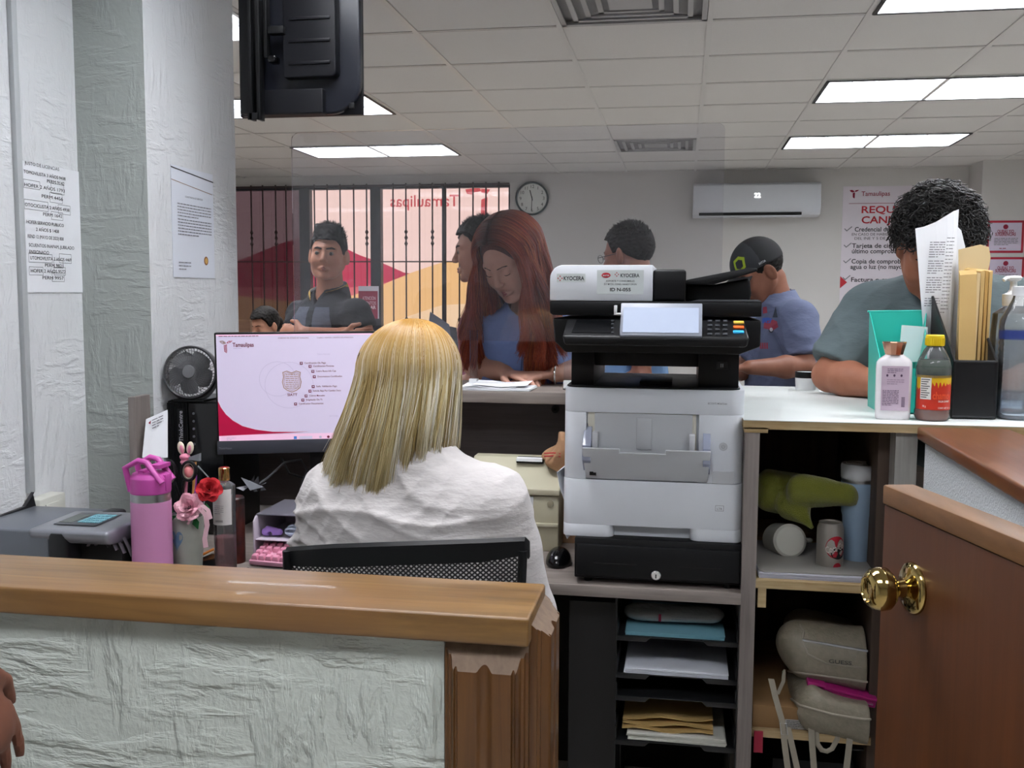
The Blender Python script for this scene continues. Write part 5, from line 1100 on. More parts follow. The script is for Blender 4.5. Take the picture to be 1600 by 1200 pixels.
for s_, px in ((-1, 284), (1, 296)): b.sphere(pt(px, 702, Yv+0.008), (0.004, 0.003, 0.010), M=rotm('Y', 10*s_))
b.sphere(pt(289, 714, Yv+0.012), (0.0125, 0.010, 0.0085)); b.sphere(pt(290, 722, Yv+0.012), (0.012, 0.010, 0.008)); b.build('bow', M_bpk, bu)
b = MB(); b.sphere(pt(293, 739, Yv+0.010), (0.0145, 0.012, 0.017)); b.build('head', mat('salmon glitter ball', '#cf6f74', 0.4, var=(80, '#e09a98', 0.6)), bu)
b = MB(); b.tube([pt(292, 745, Yv+0.01), pt(288, 800, Yv+0.01)], 0.0035, 8); b.build('barrel', M_bpk, bu)
b = MB(); b.hexa([*[pt(x, y, Yv+0.01)-[0, 0.004, 0] for x, y in ((296, 718), (313, 720), (313, 708), (296, 714))][:4], *[pt(x, y, Yv+0.01)+[0, 0.004, 0] for x, y in ((296, 718), (313, 720), (313, 708), (296, 714))]]); b.tube([pt(309, 728, Yv+0.015), pt(325, 745, Yv+0.02), pt(318, 790, Yv)], 0.0018, 6)
single(b, 'grey_pen', mat('grey marker plastic', '#7f8488', 0.4), 'grey clip and thin pen sticking up between scissors and red flower', 'pen')
for (xa_, ya, xb_, yb, cc, lb) in ((305, 722, 300, 800, '#b98246', 'wooden pencil standing in the flower pot'), (306, 742, 302, 800, '#8a3596', 'purple pen standing in the flower pot')):
    b = MB(); b.tube([pt(xa_, ya, Yv+0.02), pt(xb_, yb, Yv+0.005)], 0.0035, 6); single(b, 'pencil' if 'pencil' in lb else 'pen', mat(lb, cc, 0.5), lb, 'pencil' if 'pencil' in lb else 'pen')
# body-mist spray bottle
Ym = 2.14; c = pt(351, 800, Ym); t = thing('spray_bottle', 'clear body-mist bottle with pink liquid, white label and gold cap', 'bottle', (c[0], Ym, ZD))
M_pet = clear_plastic('clear bottle plastic', '#fbfcfc', 0.09, 0.03, 1.4, '#dfe3e6'); zs = pt(351, 754, Ym)[2]; r = 0.0255
b = MB(); b.lathe([(0, ZD), (r-0.002, ZD), (r, ZD+0.003), (r, zs-0.006), (r-0.008, zs), (0.010, zs+0.004), (0.010, zs+0.008)], 40, O=(c[0], Ym, 0)); b.build('bottle_body', M_pet, t)
zq = pt(351, 838, Ym)[2]; b = MB(); b.lathe([(0, ZD+0.002), (r-0.002, ZD+0.002), (r-0.002, zq), (0, zq)], 40, O=(c[0], Ym, 0)); b.build('liquid', clear_plastic('rose liquid', '#e9c3c6', 0.35, 0.05, 1.2, '#c98d96'), t)
b = MB(); z1, z2 = pt(351, 817, Ym)[2], pt(351, 762, Ym)[2]; a = np.linspace(-1.2, 1.1, 18)-math.pi/2; b.add([[c[0]+(r+0.0004)*math.cos(q), Ym+(r+0.0004)*math.sin(q), z] for z in (z1, z2) for q in a], [(i, i+1, 18+i+1, 18+i) for i in range(17)]); b.build('label', mat('white bottle label', '#cfcac8', 0.45), t, seal=False)
b = MB(); P = Pan(b, (c[0]-0.012, Ym-r-0.0005, z1+0.016), (1, 0, 0), (0, 0, 1), 0.0003)
for k_ in range(14): P.rect(0.002+k_*0.0013, 0.004, 0.0026+k_*0.0013, 0.009, 0)
P.lines(0.0, -0.03, 0.022, 5, 0.0045, 0.002, 1, seed=4); b.build('lettering', [M_ink, M_grayink], t, smooth=False, seal=False)
b = MB(); zc0 = zs+0.006; zc1 = pt(351, 730, Ym)[2]; b.lathe([(0.0125, zc0), (0.013, zc0+0.001), (0.013, zc1-0.002), (0.011, zc1), (0, zc1)], 32, O=(c[0]+0.001, Ym, 0)); b.build('cap', mat('shiny gold cap', '#c9a063', 0.15, metal=1.0), t)
# dark tin behind it
Yt_ = 2.26; c = pt(366, 820, Yt_); b = MB(); zc1 = pt(366, 778, Yt_)[2]; b.lathe([(0, ZD), (0.026, ZD), (0.026, zc1), (0.023, zc1+0.004), (0, zc1+0.004)], 32, O=(c[0], Yt_, 0)); t = single(b, 'snack_tin', mat('dark printed tin', '#1d1614', 0.35, var=(28, '#7a2a1c', 0.4)), 'dark printed tin can behind the body-mist bottle', 'tin')
# white organiser, purple clip, hair ties, pink keys
Yo = 2.26
og = thing('desk_organizer', 'pale lilac open desk organiser box with small things inside', 'organizer', tuple(at(420, 830, Y=Yo)[:2])+(ZD,))
M_og = mat('lilac white plastic', '#bdb3bf', 0.35); M_ogd = mat('grey plastic organiser shell', '#5e5d66', 0.45)
x0, x1 = pt(397, 820, Yo)[0], pt(397, 820, Yo)[0]+0.15; zt = pt(380, 768, Yo+0.16)[2]; zt = ZD+0.115
b = MB(); b.prism([(Yo, ZD), (Yo+0.20, ZD), (Yo+0.20, zt), (Yo+0.015, zt), (Yo, zt-0.012)], x0-0.004, x0, 'yz'); b.prism([(Yo, ZD), (Yo+0.20, ZD), (Yo+0.20, zt), (Yo+0.015, zt), (Yo, zt-0.012)], x1, x1+0.004, 'yz')
b.box(x0, x1, Yo, Yo+0.2, ZD, ZD+0.004); b.box(x0, x1, Yo+0.196, Yo+0.2, ZD, zt); b.box(x0, x1, Yo+0.005, Yo+0.2, ZD+0.055, ZD+0.058); b.build('box', M_og, og, bevel=0.001)
b = MB(); b.box(x0-0.004, x1+0.004, Yo+0.02, Yo+0.2, zt, zt+0.003); b.build('top', M_ogd, og, bevel=0.001)
pc_ = np.array([x0+0.032, Yo+0.035, ZD+0.058])
def clipf(P):
    q = P-pc_; d = smin(d_cap(q, V3(-0.018, 0, 0.012), V3(0.018, 0.004, 0.012), 0.010, 0.008), d_cap(q, V3(-0.012, 0, 0.022), V3(0.02, 0.0, 0.018), 0.006, 0.004), 0.004)
    return smax(d, -d_cap(q, V3(-0.006, -0.02, 0.009), V3(-0.002, 0.02, 0.009), 0.005, 0.005), 0.002)
V, F = sdf_mesh(clipf, pc_-0.04, pc_+0.05, 0.0022); b = MB(); b.raw(V, F); single(b, 'hair_clip', mat('lavender plastic', '#9a76c2', 0.35), 'lavender plastic clip lying in the organiser box', 'clip')
b = MB(); p = np.array([x0+0.082, Yo+0.04, ZD+0.075])
for R, tl in ((0.016, 20), (0.013, 60), (0.015, -30)): Mr = rotm('X', tl); b.tube([p+Mr@np.array([R*math.cos(a), R*math.sin(a), 0]) for a in np.linspace(0, 2*math.pi, 20, endpoint=False)], 0.003, 6, closed=True)
single(b, 'hair_tie', mat('pale blue elastic', '#b5bed2', 0.4), 'pale coiled hair tie in the organiser box', 'hair tie')
kc = at(423, 866, Z=ZD+0.02); M_key = mat('pink key caps', '#d68fa8', 0.4); kb_ = thing('number_pad', 'small pink mechanical keypad tilted in front of the organiser', 'keypad', (kc[0], kc[1]-0.01, ZD))
Mk_ = rotm('Z', -6)@rotm('X', 16); O_ = np.array([kc[0]-0.036, kc[1]-0.045, ZD+0.004])
b = MB(); b.box(0, 0.10, 0, 0.085, 0, 0.012, 0, Mk_, O_); b.build('case', mat('pink keypad case', '#cc93a8', 0.4), kb_, bevel=0.002)
for i in range(5):
    for j in range(4):
        if (i+j*3) % 11 == 5: continue
        cx, cy = 0.004+i*0.019, 0.004+j*0.0195; b = MB(); b.hexa([tuple(Mk_@np.array(p)+O_) for p in ((cx, cy, 0.012), (cx+0.0172, cy, 0.012), (cx+0.0172, cy+0.0175, 0.012), (cx, cy+0.0175, 0.012), (cx+0.0025, cy+0.003, 0.023), (cx+0.0147, cy+0.003, 0.023), (cx+0.0147, cy+0.0145, 0.023), (cx+0.0025, cy+0.0145, 0.023))]); b.build('key', M_key, kb_, bevel=0.0012)
# crumpled grey wrap and cables behind
b = MB(); p0 = pt(395, 762, 2.44); rnd = random.Random(4)
for i in range(7):
    a = p0+np.array([rnd.uniform(-0.035, 0.03), rnd.uniform(-0.02, 0.02), rnd.uniform(-0.012, 0.004)]); e1 = a+np.array([rnd.uniform(-0.03, 0.03), 0.0, rnd.uniform(0.005, 0.035)]); e2 = a+np.array([rnd.uniform(0.0, 0.035), 0.02, rnd.uniform(-0.005, 0.015)]); b.add([a, e1, e2, a+[0, 0.002, -0.002], e1+[0, 0.002, 0], e2+[0, 0.002, 0]], [(0, 1, 2), (5, 4, 3), (0, 3, 4, 1), (1, 4, 5, 2), (2, 5, 3, 0)])
single(b, 'crumpled_wrap', mat('grey plastic wrap', '#6c6f76', 0.35), 'crumpled grey wrapping on top of the organiser by the monitor foot', 'wrapper')
b = MB(); b.tube([pt(400, 760, 2.5), pt(420, 745, 2.52), pt(445, 722, 2.56), pt(470, 718, 2.6), pt(480, 735, 2.62), pt(470, 760, 2.62)], 0.003, 8); single(b, 'monitor_cable', mat('grey cable', '#4b4c50', 0.5), 'grey cable curling below the monitor', 'cable')
b = MB(); b.tube([pt(440, 716, 2.7), pt(452, 740, 2.66), pt(480, 748, 2.66), pt(505, 735, 2.7)], 0.0035, 8); single(b, 'power_cable', M_black, 'black cable hanging behind the monitor stand', 'cable')
# phone, pencil, slip
p = at(330, 873, Z=ZD+0.008); b = MB(); b.box(-0.037, 0.037, -0.07, 0.07, 0, 0.008, 0, rotm('Z', -12), (p[0], p[1]-0.03, ZD)); t = single(b, 'phone', M_blackgloss, 'black glossy phone lying face up below the body-mist bottle', 'phone', bevel=0.003)
b = MB(); b.tube([at(286, 882, Z=ZD+0.012), at(334, 858, Z=ZD+0.012)], 0.0036, 6, 0); b.tube([at(334, 858, Z=ZD+0.012), at(338, 856, Z=ZD+0.012)], [0.0034, 0.0008], 6, 1); single(b, 'orange_pencil', [mat('orange pencil paint', '#c8762a', 0.4), M_ply], 'orange pencil lying on the desk beside the flower pot', 'pencil')
p = at(282, 874, Z=ZD+0.001); b = MB(); b.box(p[0]-0.03, p[0]+0.025, p[1]-0.06, p[1]+0.03, ZD, ZD+0.0012); single(b, 'paper_slip', M_paper, 'small white paper slip at the foot of the pink bottle', 'paper')

# ---------------------------------------------------------------- counter ledge, middle
b = MB(); rnd = random.Random(8)
def sheets(cx, cy, w_, d_, n_, z, spread, seed, ang=4, m=0, th=0.0011, bb=None):
    r_ = random.Random(seed); b_ = bb or MB()
    for i in range(n_): b_.box(-w_/2, w_/2, -d_/2, d_/2, 0, th*0.8, m, rotm('Z', r_.uniform(-ang, ang)), (cx+r_.uniform(-spread, spread), cy+r_.uniform(-spread, spread), z+i*th))
    return b_
c0 = at(786, 604, Z=ZC); cy = 2.77
# (stays behind the front edge of the ledge, clear of the acrylic sheet)
b = sheets(c0[0], 2.795, 0.20, 0.12, 7, ZC, 0.004, 3, 3); 
for i, (u, v) in enumerate(((-0.02, 0.0), (0.01, 0.006))):
    A = [np.array([c0[0]+u-0.08+0.04*k_, 2.74+v, ZC+0.0085+0.004*i+0.003*math.sin(k_*1.7+i)]) for k_ in range(5)]; b.strip(A, [p+[0, 0.11, 0.004] for p in A], 0.0008)
P = Pan(b, (c0[0]-0.07, 2.80, ZC+0.018), (1, 0, 0), (0, 1, 0), 0.0004); P.lines(0, 0.0, 0.12, 5, 0.007, 0.003, 1, seed=5)
single(b, 'form_stack', [M_paper, M_grayink], 'loose stack of white forms on the grey ledge before the red-haired woman', 'papers', smooth=False, seal=False)
b = MB(); A = [pt(672, 487, 2.90), pt(668, 520, 2.90), pt(664, 545, 2.89), pt(662, 585, 2.88)]; Bv = [pt(676, 490, 2.92), pt(702, 507, 2.93), pt(706, 540, 2.92), pt(712, 590, 2.92)]; b.strip(A, Bv, 0.001, 0)
A2 = [pt(690, 507, 2.935), pt(690, 540, 2.935), pt(690, 590, 2.93)]; B2 = [pt(713, 512, 2.95), pt(716, 540, 2.95), pt(718, 590, 2.95)]; b.strip(A2, B2, 0.001, 1)
b.box(pt(662, 590, 2.90)[0], pt(716, 590, 2.93)[0], 2.89, 2.96, ZC, ZC+0.012, 0)
single(b, 'standing_papers', [mat('bluish paper', '#b4bac6', 0.7), mat('grey paper', '#8f9298', 0.7)], 'grey-white papers standing up on the counter just behind the blonde head', 'papers')

# ---------------------------------------------------------------- things on the white counter
Yl = 2.30; c = pt(1396, 600, Yl); t = thing('lotion_bottle', 'white lotion bottle with a lilac label and rose-gold cap at the counter edge', 'bottle', (c[0], Yl, ZC))
k = Yl/1550; M_wb = mat('white bottle plastic', '#d6d3d6', 0.25)
def oval(rx, ry, z, n=40, p=2.6):
    a = np.linspace(0, 2*math.pi, n, endpoint=False); ca, sa = np.cos(a), np.sin(a); return np.stack([np.sign(ca)*np.abs(ca)**(2/p)*rx, np.sign(sa)*np.abs(sa)**(2/p)*ry, np.full(n, z)], 1)
zof = lambda py: pt(1396, py, Yl)[2]
b = MB(); b.rings([oval(23*k, 0.019, ZC), oval(24.5*k, 0.021, ZC+0.003), oval(25*k, 0.021, ZC+0.015), oval(25.5*k, 0.021, zof(575)), oval(25*k, 0.020, zof(566)), oval(21*k, 0.017, zof(560)), oval(14*k, 0.014, zof(555)), oval(12*k, 0.012, zof(553))], O=(c[0], Yl, 0)); b.build('bottle_body', M_wb, t)
b = MB(); b.lathe([(12.5*k, zof(554)), (13*k, zof(553)), (17.5*k, zof(535)), (17*k, zof(533.5)), (0, zof(533.5))], 12, O=(c[0]-0.001, Yl, 0)); b.build('cap', mat('rose gold metal', '#c99a84', 0.18, metal=1.0), t, angle=20)
b = MB(); P = Pan(b, (c[0]-20*k, Yl-0.0211, zof(571)), (1, 0, 0), (0, 0, 1), 0.0003); P.rect(0, 0, 39*k, 66*k, 0, 1); P.lines(8*k, 4*k, 30*k, 3, 2.6*k, 1.4*k, 1, k=2, seed=1)
for u in (8, 18, 28): P.poly([(u*k+1.6*k*math.cos(a), 14*k+2*k*math.sin(a)) for a in np.linspace(0, 6.28, 9)[:-1]], 1, 2)
P.lines(8*k, 20*k, 32*k, 3, 3*k, 1.5*k, 2, seed=3); P.lines(2*k, 36*k, 25*k, 10, 2.4*k, 1.4*k, 1, seed=4)
for q in range(9): P.rect(29*k, (46+q*1.7)*k, 34*k, (46.9+q*1.7)*k, 1, 2)
b.build('label', [mat('lilac label', '#bba9ba', 0.4), mat('dark violet print', '#4a3650', 0.5), mat('faint violet print', '#8f7d90', 0.5)], t, smooth=False, seal=False)
# hot-sauce drink bottle
Ys_ = 2.30; c = pt(1458, 600, Ys_); k = Ys_/1550; t = thing('sauce_bottle', 'sauce bottle with a yellow cap and flame-printed yellow and red label', 'bottle', (c[0], Ys_, ZC))
zof = lambda py: pt(1458, py, Ys_)[2]
b = MB(); b.lathe([(0, ZC+0.003), (16*k, ZC), (22*k, ZC+0.001), (25*k, ZC+0.010), (25*k, zof(640)), (24*k, zof(638)), (24*k, zof(590)), (25*k, zof(588)), (25*k, zof(575)), (22*k, zof(562)), (15*k, zof(547)), (11*k, zof(541)), (11*k, zof(538))], 40, O=(c[0], Ys_, 0)); b.build('bottle_body', M_pet, t)
b = MB(); b.lathe([(0, ZC+0.002), (22*k, ZC+0.002), (24*k, ZC+0.010), (23.5*k, zof(592)), (0, zof(592))], 32, O=(c[0], Ys_, 0)); b.build('sauce', mat('brown sauce', '#8a4a35', 0.2, spec=0.4), t)
b = MB(); b.lathe([(23*k, zof(592)), (23.8*k, zof(590)), (24.4*k, zof(572)), (21*k, zof(562)), (20*k, zof(562)), (22*k, zof(575)), (22.5*k, zof(591))], 32, O=(c[0], Ys_, 0)); b.build('residue', clear_plastic('murky green film', '#9fb59a', 0.45, 0.3, 1.2, '#62806a'), t)
b = MB(); b.lathe([(13*k, zof(540)), (13*k, zof(524.5)), (12*k, zof(523)), (0, zof(523))], 32, O=(c[0], Ys_, 0))
for a in np.linspace(0, 2*math.pi, 30, endpoint=False): b.box(-0.0005, 0.0005, -0.001, 0.0004, zof(539), zof(528), 0, rotm('Z', math.degrees(a)), (c[0]+13*k*math.sin(a), Ys_-13*k*math.cos(a), 0))
b.build('cap', mat('yellow plastic cap', '#d9bf1e', 0.35), t)
b = MB(); R_ = 24.6*k; n = 41; aa = np.linspace(-1.35, 1.35, n)-math.pi/2
def ringv(pyf, lift=0): return [[c[0]+(R_+lift)*math.cos(a), Ys_+(R_+lift)*math.sin(a), zof(pyf(i) if callable(pyf) else pyf)] for i, a in enumerate(aa)]
fl = lambda i: 607-(5+7*abs(math.sin(i*0.9)))*(1 if i > 15 else 0.2)+ (3 if i % 3 == 0 else 0)
for a_, b2_, m_ in ((585, fl, 0), (fl, 638, 1)): b.add(ringv(b2_)+ringv(a_), [(i, i+1, n+i+1, n+i) for i in range(n-1)], m_)
P = Pan(b, (c[0]-22*k, Ys_-R_-0.0002, zof(588)), (1, 0, 0), (0, 0, 1), 0.0004)
def cyl_rect(u0, v0, u1, v1, m_, lift=0.0005): 
    a = np.linspace(u0, u1, 8)*k/R_-math.pi/2; b.add([[c[0]+(R_+lift)*math.cos(q), Ys_+(R_+lift)*math.sin(q), zof(v)] for v in (v1, v0) for q in a], [(i, i+1, 8+i+1, 8+i) for i in range(7)], m_)
cyl_rect(-24, 589, -8, 622, 2)
for q in range(9): cyl_rect(-23, 591+q*3.4, -10-(q % 3)*2, 592.2+q*3.4, 4, 0.0008)
def wrapped(st, u, py, size, m_, width, bold):
    V, F = text_mesh(st, bold); kx = width/(V[:, 0].max()-V[:, 0].min()); a = (u*k+V[:, 0]*kx)/R_-math.pi/2
    b.add(np.stack([c[0]+(R_+0.001)*np.cos(a), Ys_+(R_+0.001)*np.sin(a), zof(py)+V[:, 1]*size], 1), F, m_)
wrapped('chamoy', -6, 621, 0.022, 3, 30*k, 0.03); wrapped('SALSA CHAMOY', 2, 626, 0.006, 2, 20*k, 0.01); wrapped('CONT. NET. 355 ml', 2, 636, 0.005, 2, 22*k, 0.01); wrapped('10 g', -20, 634, 0.006, 2, 5*k, 0.01)
b.build('label', [mat('yellow label', '#d0a91c', 0.35), mat('red label', '#b83222', 0.35), mat('white label', '#d4d2cc', 0.4), mat('orange red print', '#d8502c', 0.4), M_ink], t, smooth=False, seal=False)
# teal holder (two pixel profiles: near and far edges)
M_teal = mat('turquoise plastic', '#2fb5a4', 0.3, sss=0.0); Yn, Yfr = 2.40, 2.56
t = thing('teal_tray', 'turquoise plastic magazine file standing on the counter behind the lotion bottle', 'file holder', (*pt(1400, 640, 2.45)[:2], ZC))
b = MB(); L = [pt(1354, 489, Yfr), pt(1366, 500, Yfr), pt(1384, 560, Yn+0.02), (0, 0, 0)]
xl0 = pt(1358, 490, Yfr)[0]; xr0_ = pt(1448, 490, Yfr)[0]; zt0 = pt(1400, 487, Yfr)[2]; xb0, xb1 = pt(1376, 640, Yn)[0], pt(1430, 640, Yn)[0]+0.01; zn = pt(1390, 565, Yn)[2]
def side(xt, xbm, s_):
    A = [np.array([xt, Yfr, zt0]), np.array([xt*0.75+xbm*0.25, (Yfr+Yn)/2+0.04, zt0*0.72+zn*0.28]), np.array([xt*0.35+xbm*0.65, Yn+0.015, zn]), np.array([xbm, Yn, zn-0.015])]
    Bv = [np.array([xbm+(xt-xbm)*0.15, Yfr, ZC]), np.array([xbm, (Yfr+Yn)/2+0.03, ZC]), np.array([xbm, Yn+0.015, ZC]), np.array([xbm, Yn, ZC])]
    if s_ < 0: A, Bv = Bv, A
    b.strip(A, Bv, 0.002)
side(xl0, xb0, 1); side(xr0_, xb1, -1)
b.hexa([(xb0, Yfr-0.002, ZC), (xb1, Yfr-0.002, ZC), (xb1, Yfr, ZC), (xb0, Yfr, ZC), (xl0, Yfr-0.002, zt0), (xr0_, Yfr-0.002, zt0), (xr0_, Yfr, zt0), (xl0, Yfr, zt0)])
b.box(xb0, xb1, Yn, Yfr, ZC, ZC+0.003); b.box(xb0, xb1, Yn, Yn+0.002, ZC, zn-0.015)
b.tube([(xl0-0.004, Yfr, zt0), (xr0_+0.002, Yfr, zt0+0.002)], 0.0025, 8); b.build('shell', M_teal, t)
b = MB(); A = [pt(1409, 508, Yfr-0.03), pt(1404, 565, Yfr-0.04)]; Bv = [pt(1450, 511, Yfr-0.05), pt(1448, 566, Yfr-0.06)]; b.strip(A, Bv, 0.003); single(b, 'note_card', mat('pale mint card', '#b9cccb', 0.7), 'pale mint note pad leaning in the turquoise file holder', 'note pad')
def mesh_mat(name='woven black mesh', freq=640, hor='X', thr=-0.1):
    m = bpy.data.materials.new(name); m.use_nodes = True; t = m.node_tree
    for n in list(t.nodes): t.nodes.remove(n)
    o = t.nodes.new('ShaderNodeOutputMaterial'); tr = t.nodes.new('ShaderNodeBsdfTransparent'); pb_ = t.nodes.new('ShaderNodeBsdfPrincipled'); pb_.inputs['Base Color'].default_value = (*lin('#1b1b1e'), 1)
    tc = t.nodes.new('ShaderNodeTexCoord'); mx = t.nodes.new('ShaderNodeMixShader'); sp = t.nodes.new('ShaderNodeSeparateXYZ'); t.links.new(tc.outputs['Object'], sp.inputs[0])
    outs = []
    for s_ in (1, -1):
        ad = t.nodes.new('ShaderNodeMath'); ad.operation = 'MULTIPLY_ADD'; ad.inputs[1].default_value = 1.15*s_; t.links.new(sp.outputs['Z'], ad.inputs[0]); t.links.new(sp.outputs[hor], ad.inputs[2])
        sn = t.nodes.new('ShaderNodeMath'); sn.operation = 'MULTIPLY'; sn.inputs[1].default_value = freq; t.links.new(ad.outputs[0], sn.inputs[0])
        s2 = t.nodes.new('ShaderNodeMath'); s2.operation = 'SINE'; t.links.new(sn.outputs[0], s2.inputs[0]); s3 = t.nodes.new('ShaderNodeMath'); s3.operation = 'GREATER_THAN'; s3.inputs[1].default_value = thr; t.links.new(s2.outputs[0], s3.inputs[0]); outs.append(s3)
    mm = t.nodes.new('ShaderNodeMath'); mm.operation = 'MULTIPLY'; t.links.new(outs[0].outputs[0], mm.inputs[0]); t.links.new(outs[1].outputs[0], mm.inputs[1])
    inv = t.nodes.new('ShaderNodeMath'); inv.operation = 'SUBTRACT'; inv.inputs[0].default_value = 1.0; t.links.new(mm.outputs[0], inv.inputs[1])
    t.links.new(inv.outputs[0], mx.inputs[0]); t.links.new(tr.outputs[0], mx.inputs[1]); t.links.new(pb_.outputs[0], mx.inputs[2]); t.links.new(mx.outputs[0], o.inputs['Surface']); return m
# wire mesh file rack: two leaning side plates, front, divider
M_wire = mat('black wire mesh', '#17181b', 0.4, metal=0.3, bump=(500, 0.5, 0.001)); Yw0, Yw1 = 2.33, 2.60
wr = thing('file_rack', 'black wire mesh file rack holding papers and manila folders', 'file rack', (*pt(1520, 650, Yw0)[:2], ZC))
xa, xb_ = pt(1490, 600, Yw0)[0], pt(1556, 600, Yw0)[0]; zf = pt(1520, 565, Yw0)[2]; zh = pt(1470, 464, Yw1)[2]
M_wmesh = mesh_mat('fine black wire mesh', 1500, 'Y', 0.35)
def mesh_side(x, nm):
    b = MB(); out = [(Yw0, ZC+0.004), (Yw0, zf), (Yw0+0.03, zf+0.02), (Yw1-0.05, zh), (Yw1, zh), (Yw1, ZC+0.004)]
    b.tube([(x, y, z) for y, z in out], 0.0032, 8, closed=True)
    b.prism([(y, z) for y, z in out], x-0.0006, x+0.0006, 'yz', 1)
    b.build(nm, [M_wire, M_wmesh], wr)
mesh_side(xa, 'mesh_side'); mesh_side(xb_, 'mesh_side')
b = MB(); b.box(xa, xb_, Yw0-0.001, Yw0+0.001, ZC+0.004, zf); b.tube([(xa, Yw0, zf), (xb_, Yw0, zf)], 0.0032, 8); b.tube([(xa, Yw0, ZC+0.005), (xb_, Yw0, ZC+0.005)], 0.0032, 8); b.build('front_panel', M_wire, wr)
b = MB(); b.box(xa, xb_, Yw0, Yw1, ZC+0.003, ZC+0.005); b.box(xa, xb_, Yw1-0.001, Yw1, ZC+0.004, zh); b.build('base_tray', M_wire, wr)
# its contents
M_man = mat('manila card', '#b8995f', 0.75, var=(8, '#c6a870', 0.5)); M_man2 = mat('pale manila card', '#cbb489', 0.75)
def upright(name, m, lab, cat, pts4, y0, th, extra=None, group=None):
    b = MB(); Fp = [pt(x, y, y0) for x, y in pts4]; n = len(Fp); bot = [np.array([p[0], p[1], max(p[2], ZC+0.008)]) for p in Fp]
    b.add(bot+[p+[0.0, th, 0] for p in bot], [tuple(range(n)), tuple(range(2*n-1, n-1, -1))]+[(i, i+n, (i+1) % n+n, (i+1) % n) for i in range(n)])
    if extra: extra(b, bot)
    ms = [m] if not isinstance(m, list) else m
    return single(b, name, ms, lab, cat, group, smooth=False)
upright('manila_envelope', M_man2, 'pale manila envelope sticking up tallest behind the folders in the rack', 'envelope', [(1500, 640), (1498, 390), (1532, 382), (1545, 386), (1548, 402), (1543, 430), (1540, 640)], 2.545, 0.004)
for i, (xa_, xb2, tl, lab) in enumerate(((1500, 1528, 428, 'manila folder in the mesh rack, the wide front one'), (1527, 1534, 424, 'manila folder in the mesh rack, first narrow edge right of the wide one'), (1533, 1541, 422, 'manila folder in the mesh rack, middle narrow edge'), (1540, 1547, 421, 'manila folder in the mesh rack, second narrow edge from the right'), (1546, 1553, 423, 'manila folder in the mesh rack, rightmost narrow edge'))):
    lean = 0 if i == 0 else 1; b = MB(); y0_ = 2.37+0.004*i; dp = 0.010 if i == 0 else 0.15
    F4 = [pt(xa_-4-(6 if i else 0), 640, y0_), pt(xb2-4-(9*lean), 640, y0_), pt(xb2, tl, y0_+0.03), pt(xa_, tl+2, y0_+0.03)]
    F4 = [np.array([p[0], p[1], max(p[2], ZC+0.008)]) for p in F4]; F4[1] = F4[1]-[0.002, 0, 0]; F4[2] = F4[2]-[0.002, 0, 0.004*(i % 2)]; b.hexa([F4[0], F4[1], F4[1]+[0, dp, 0], F4[0]+[0, dp, 0], F4[3], F4[2], F4[2]+[0, dp, 0.01], F4[3]+[0, dp, 0.01]]); single(b, 'manila_folder', [M_man, M_man2, M_man, mat('orange manila', '#b08a4a', 0.75), M_man][i], lab, 'folder', 'manila folders in the mesh rack')
b = MB(); tp = [(1430, 357), (1444, 354), (1462, 347), (1480, 336), (1490, 330), (1498, 327)]; bt = [(1448, 640), (1455, 640), (1463, 640), (1470, 640), (1476, 640), (1480, 640)]
A = [pt(x, y, 2.555+0.001*i*i) for i, (x, y) in enumerate(tp)]; Bv = [pt(x, y, 2.56) for x, y in bt]; Bv = [np.array([max(p[0], xa+0.004), p[1], max(p[2], ZC+0.008)]) for p in Bv]; Mi = [(a*0.25+q*0.75)+[0.0, 0.0, 0] for a, q in zip(A, Bv)]
b.strip(Bv, A, 0.002, 0)
Xp = nrm(A[4]-A[1]*1.0); Xp = nrm(np.array([1, 0.05, 0])); 
P = Pan(b, pt(1453, 378, 2.55), (1, 0.0, 0), (0.05, 0, 1), 0.001)
for g0, n_ in ((0, 7), (0.045, 6), (0.085, 7), (0.135, 4)): P.lines(0, g0, 0.035, n_, 0.0058, 0.0034, 1, seed=int(g0*100)+1)
P.lines(0.038, -0.01, 0.055, 22, 0.0085, 0.003, 1, seed=9)
single(b, 'printed_form', [M_paper, M_grayink], 'tall curling printed form standing in the file rack before the curly-haired man', 'paper', smooth=False, seal=False)
upright('white_sheets', M_paper, 'plain white sheets between the printed form and the folders in the rack', 'papers', [(1476, 640), (1492, 350), (1502, 360), (1508, 385), (1512, 430), (1508, 640)], 2.575, 0.004)
# pump bottle and water bottle at the far right
c = pt(1576, 600, 2.50); k = 2.50/1550; zof = lambda py: pt(1576, py, 2.50)[2]
t = thing('sanitizer_bottle', 'clear pump bottle of hand gel at the right end of the counter', 'bottle', (c[0], 2.50, ZC))
b = MB(); b.lathe([(0, ZC), (26*k, ZC), (28*k, ZC+0.004), (28*k, zof(520)), (26*k, zof(490)), (12*k, zof(478)), (11*k, zof(474))], 36, O=(c[0], 2.50, 0)); b.build('bottle_body', M_pet, t)
b = MB(); b.lathe([(0, ZC+0.002), (26.5*k, ZC+0.004), (26.8*k, zof(530)), (0, zof(530))], 32, O=(c[0], 2.50, 0)); b.build('gel', clear_plastic('clear gel', '#d5dde6', 0.1, 0.05, 1.33), t)
b = MB(); b.lathe([(14*k, zof(478)), (14.5*k, zof(460)), (8*k, zof(457)), (5*k, zof(452)), (4.5*k, zof(440)), (9*k, zof(438)), (11*k, zof(434)), (9*k, zof(431)), (0, zof(430.5))], 24, O=(c[0], 2.50, 0)); b.tube([(c[0], 2.5, zof(435)), (c[0]-0.02, 2.49, zof(435)), (c[0]-0.026, 2.488, zof(438))], 0.005, 8); b.build('pump', mat('white pump plastic', '#d8dada', 0.3), t)
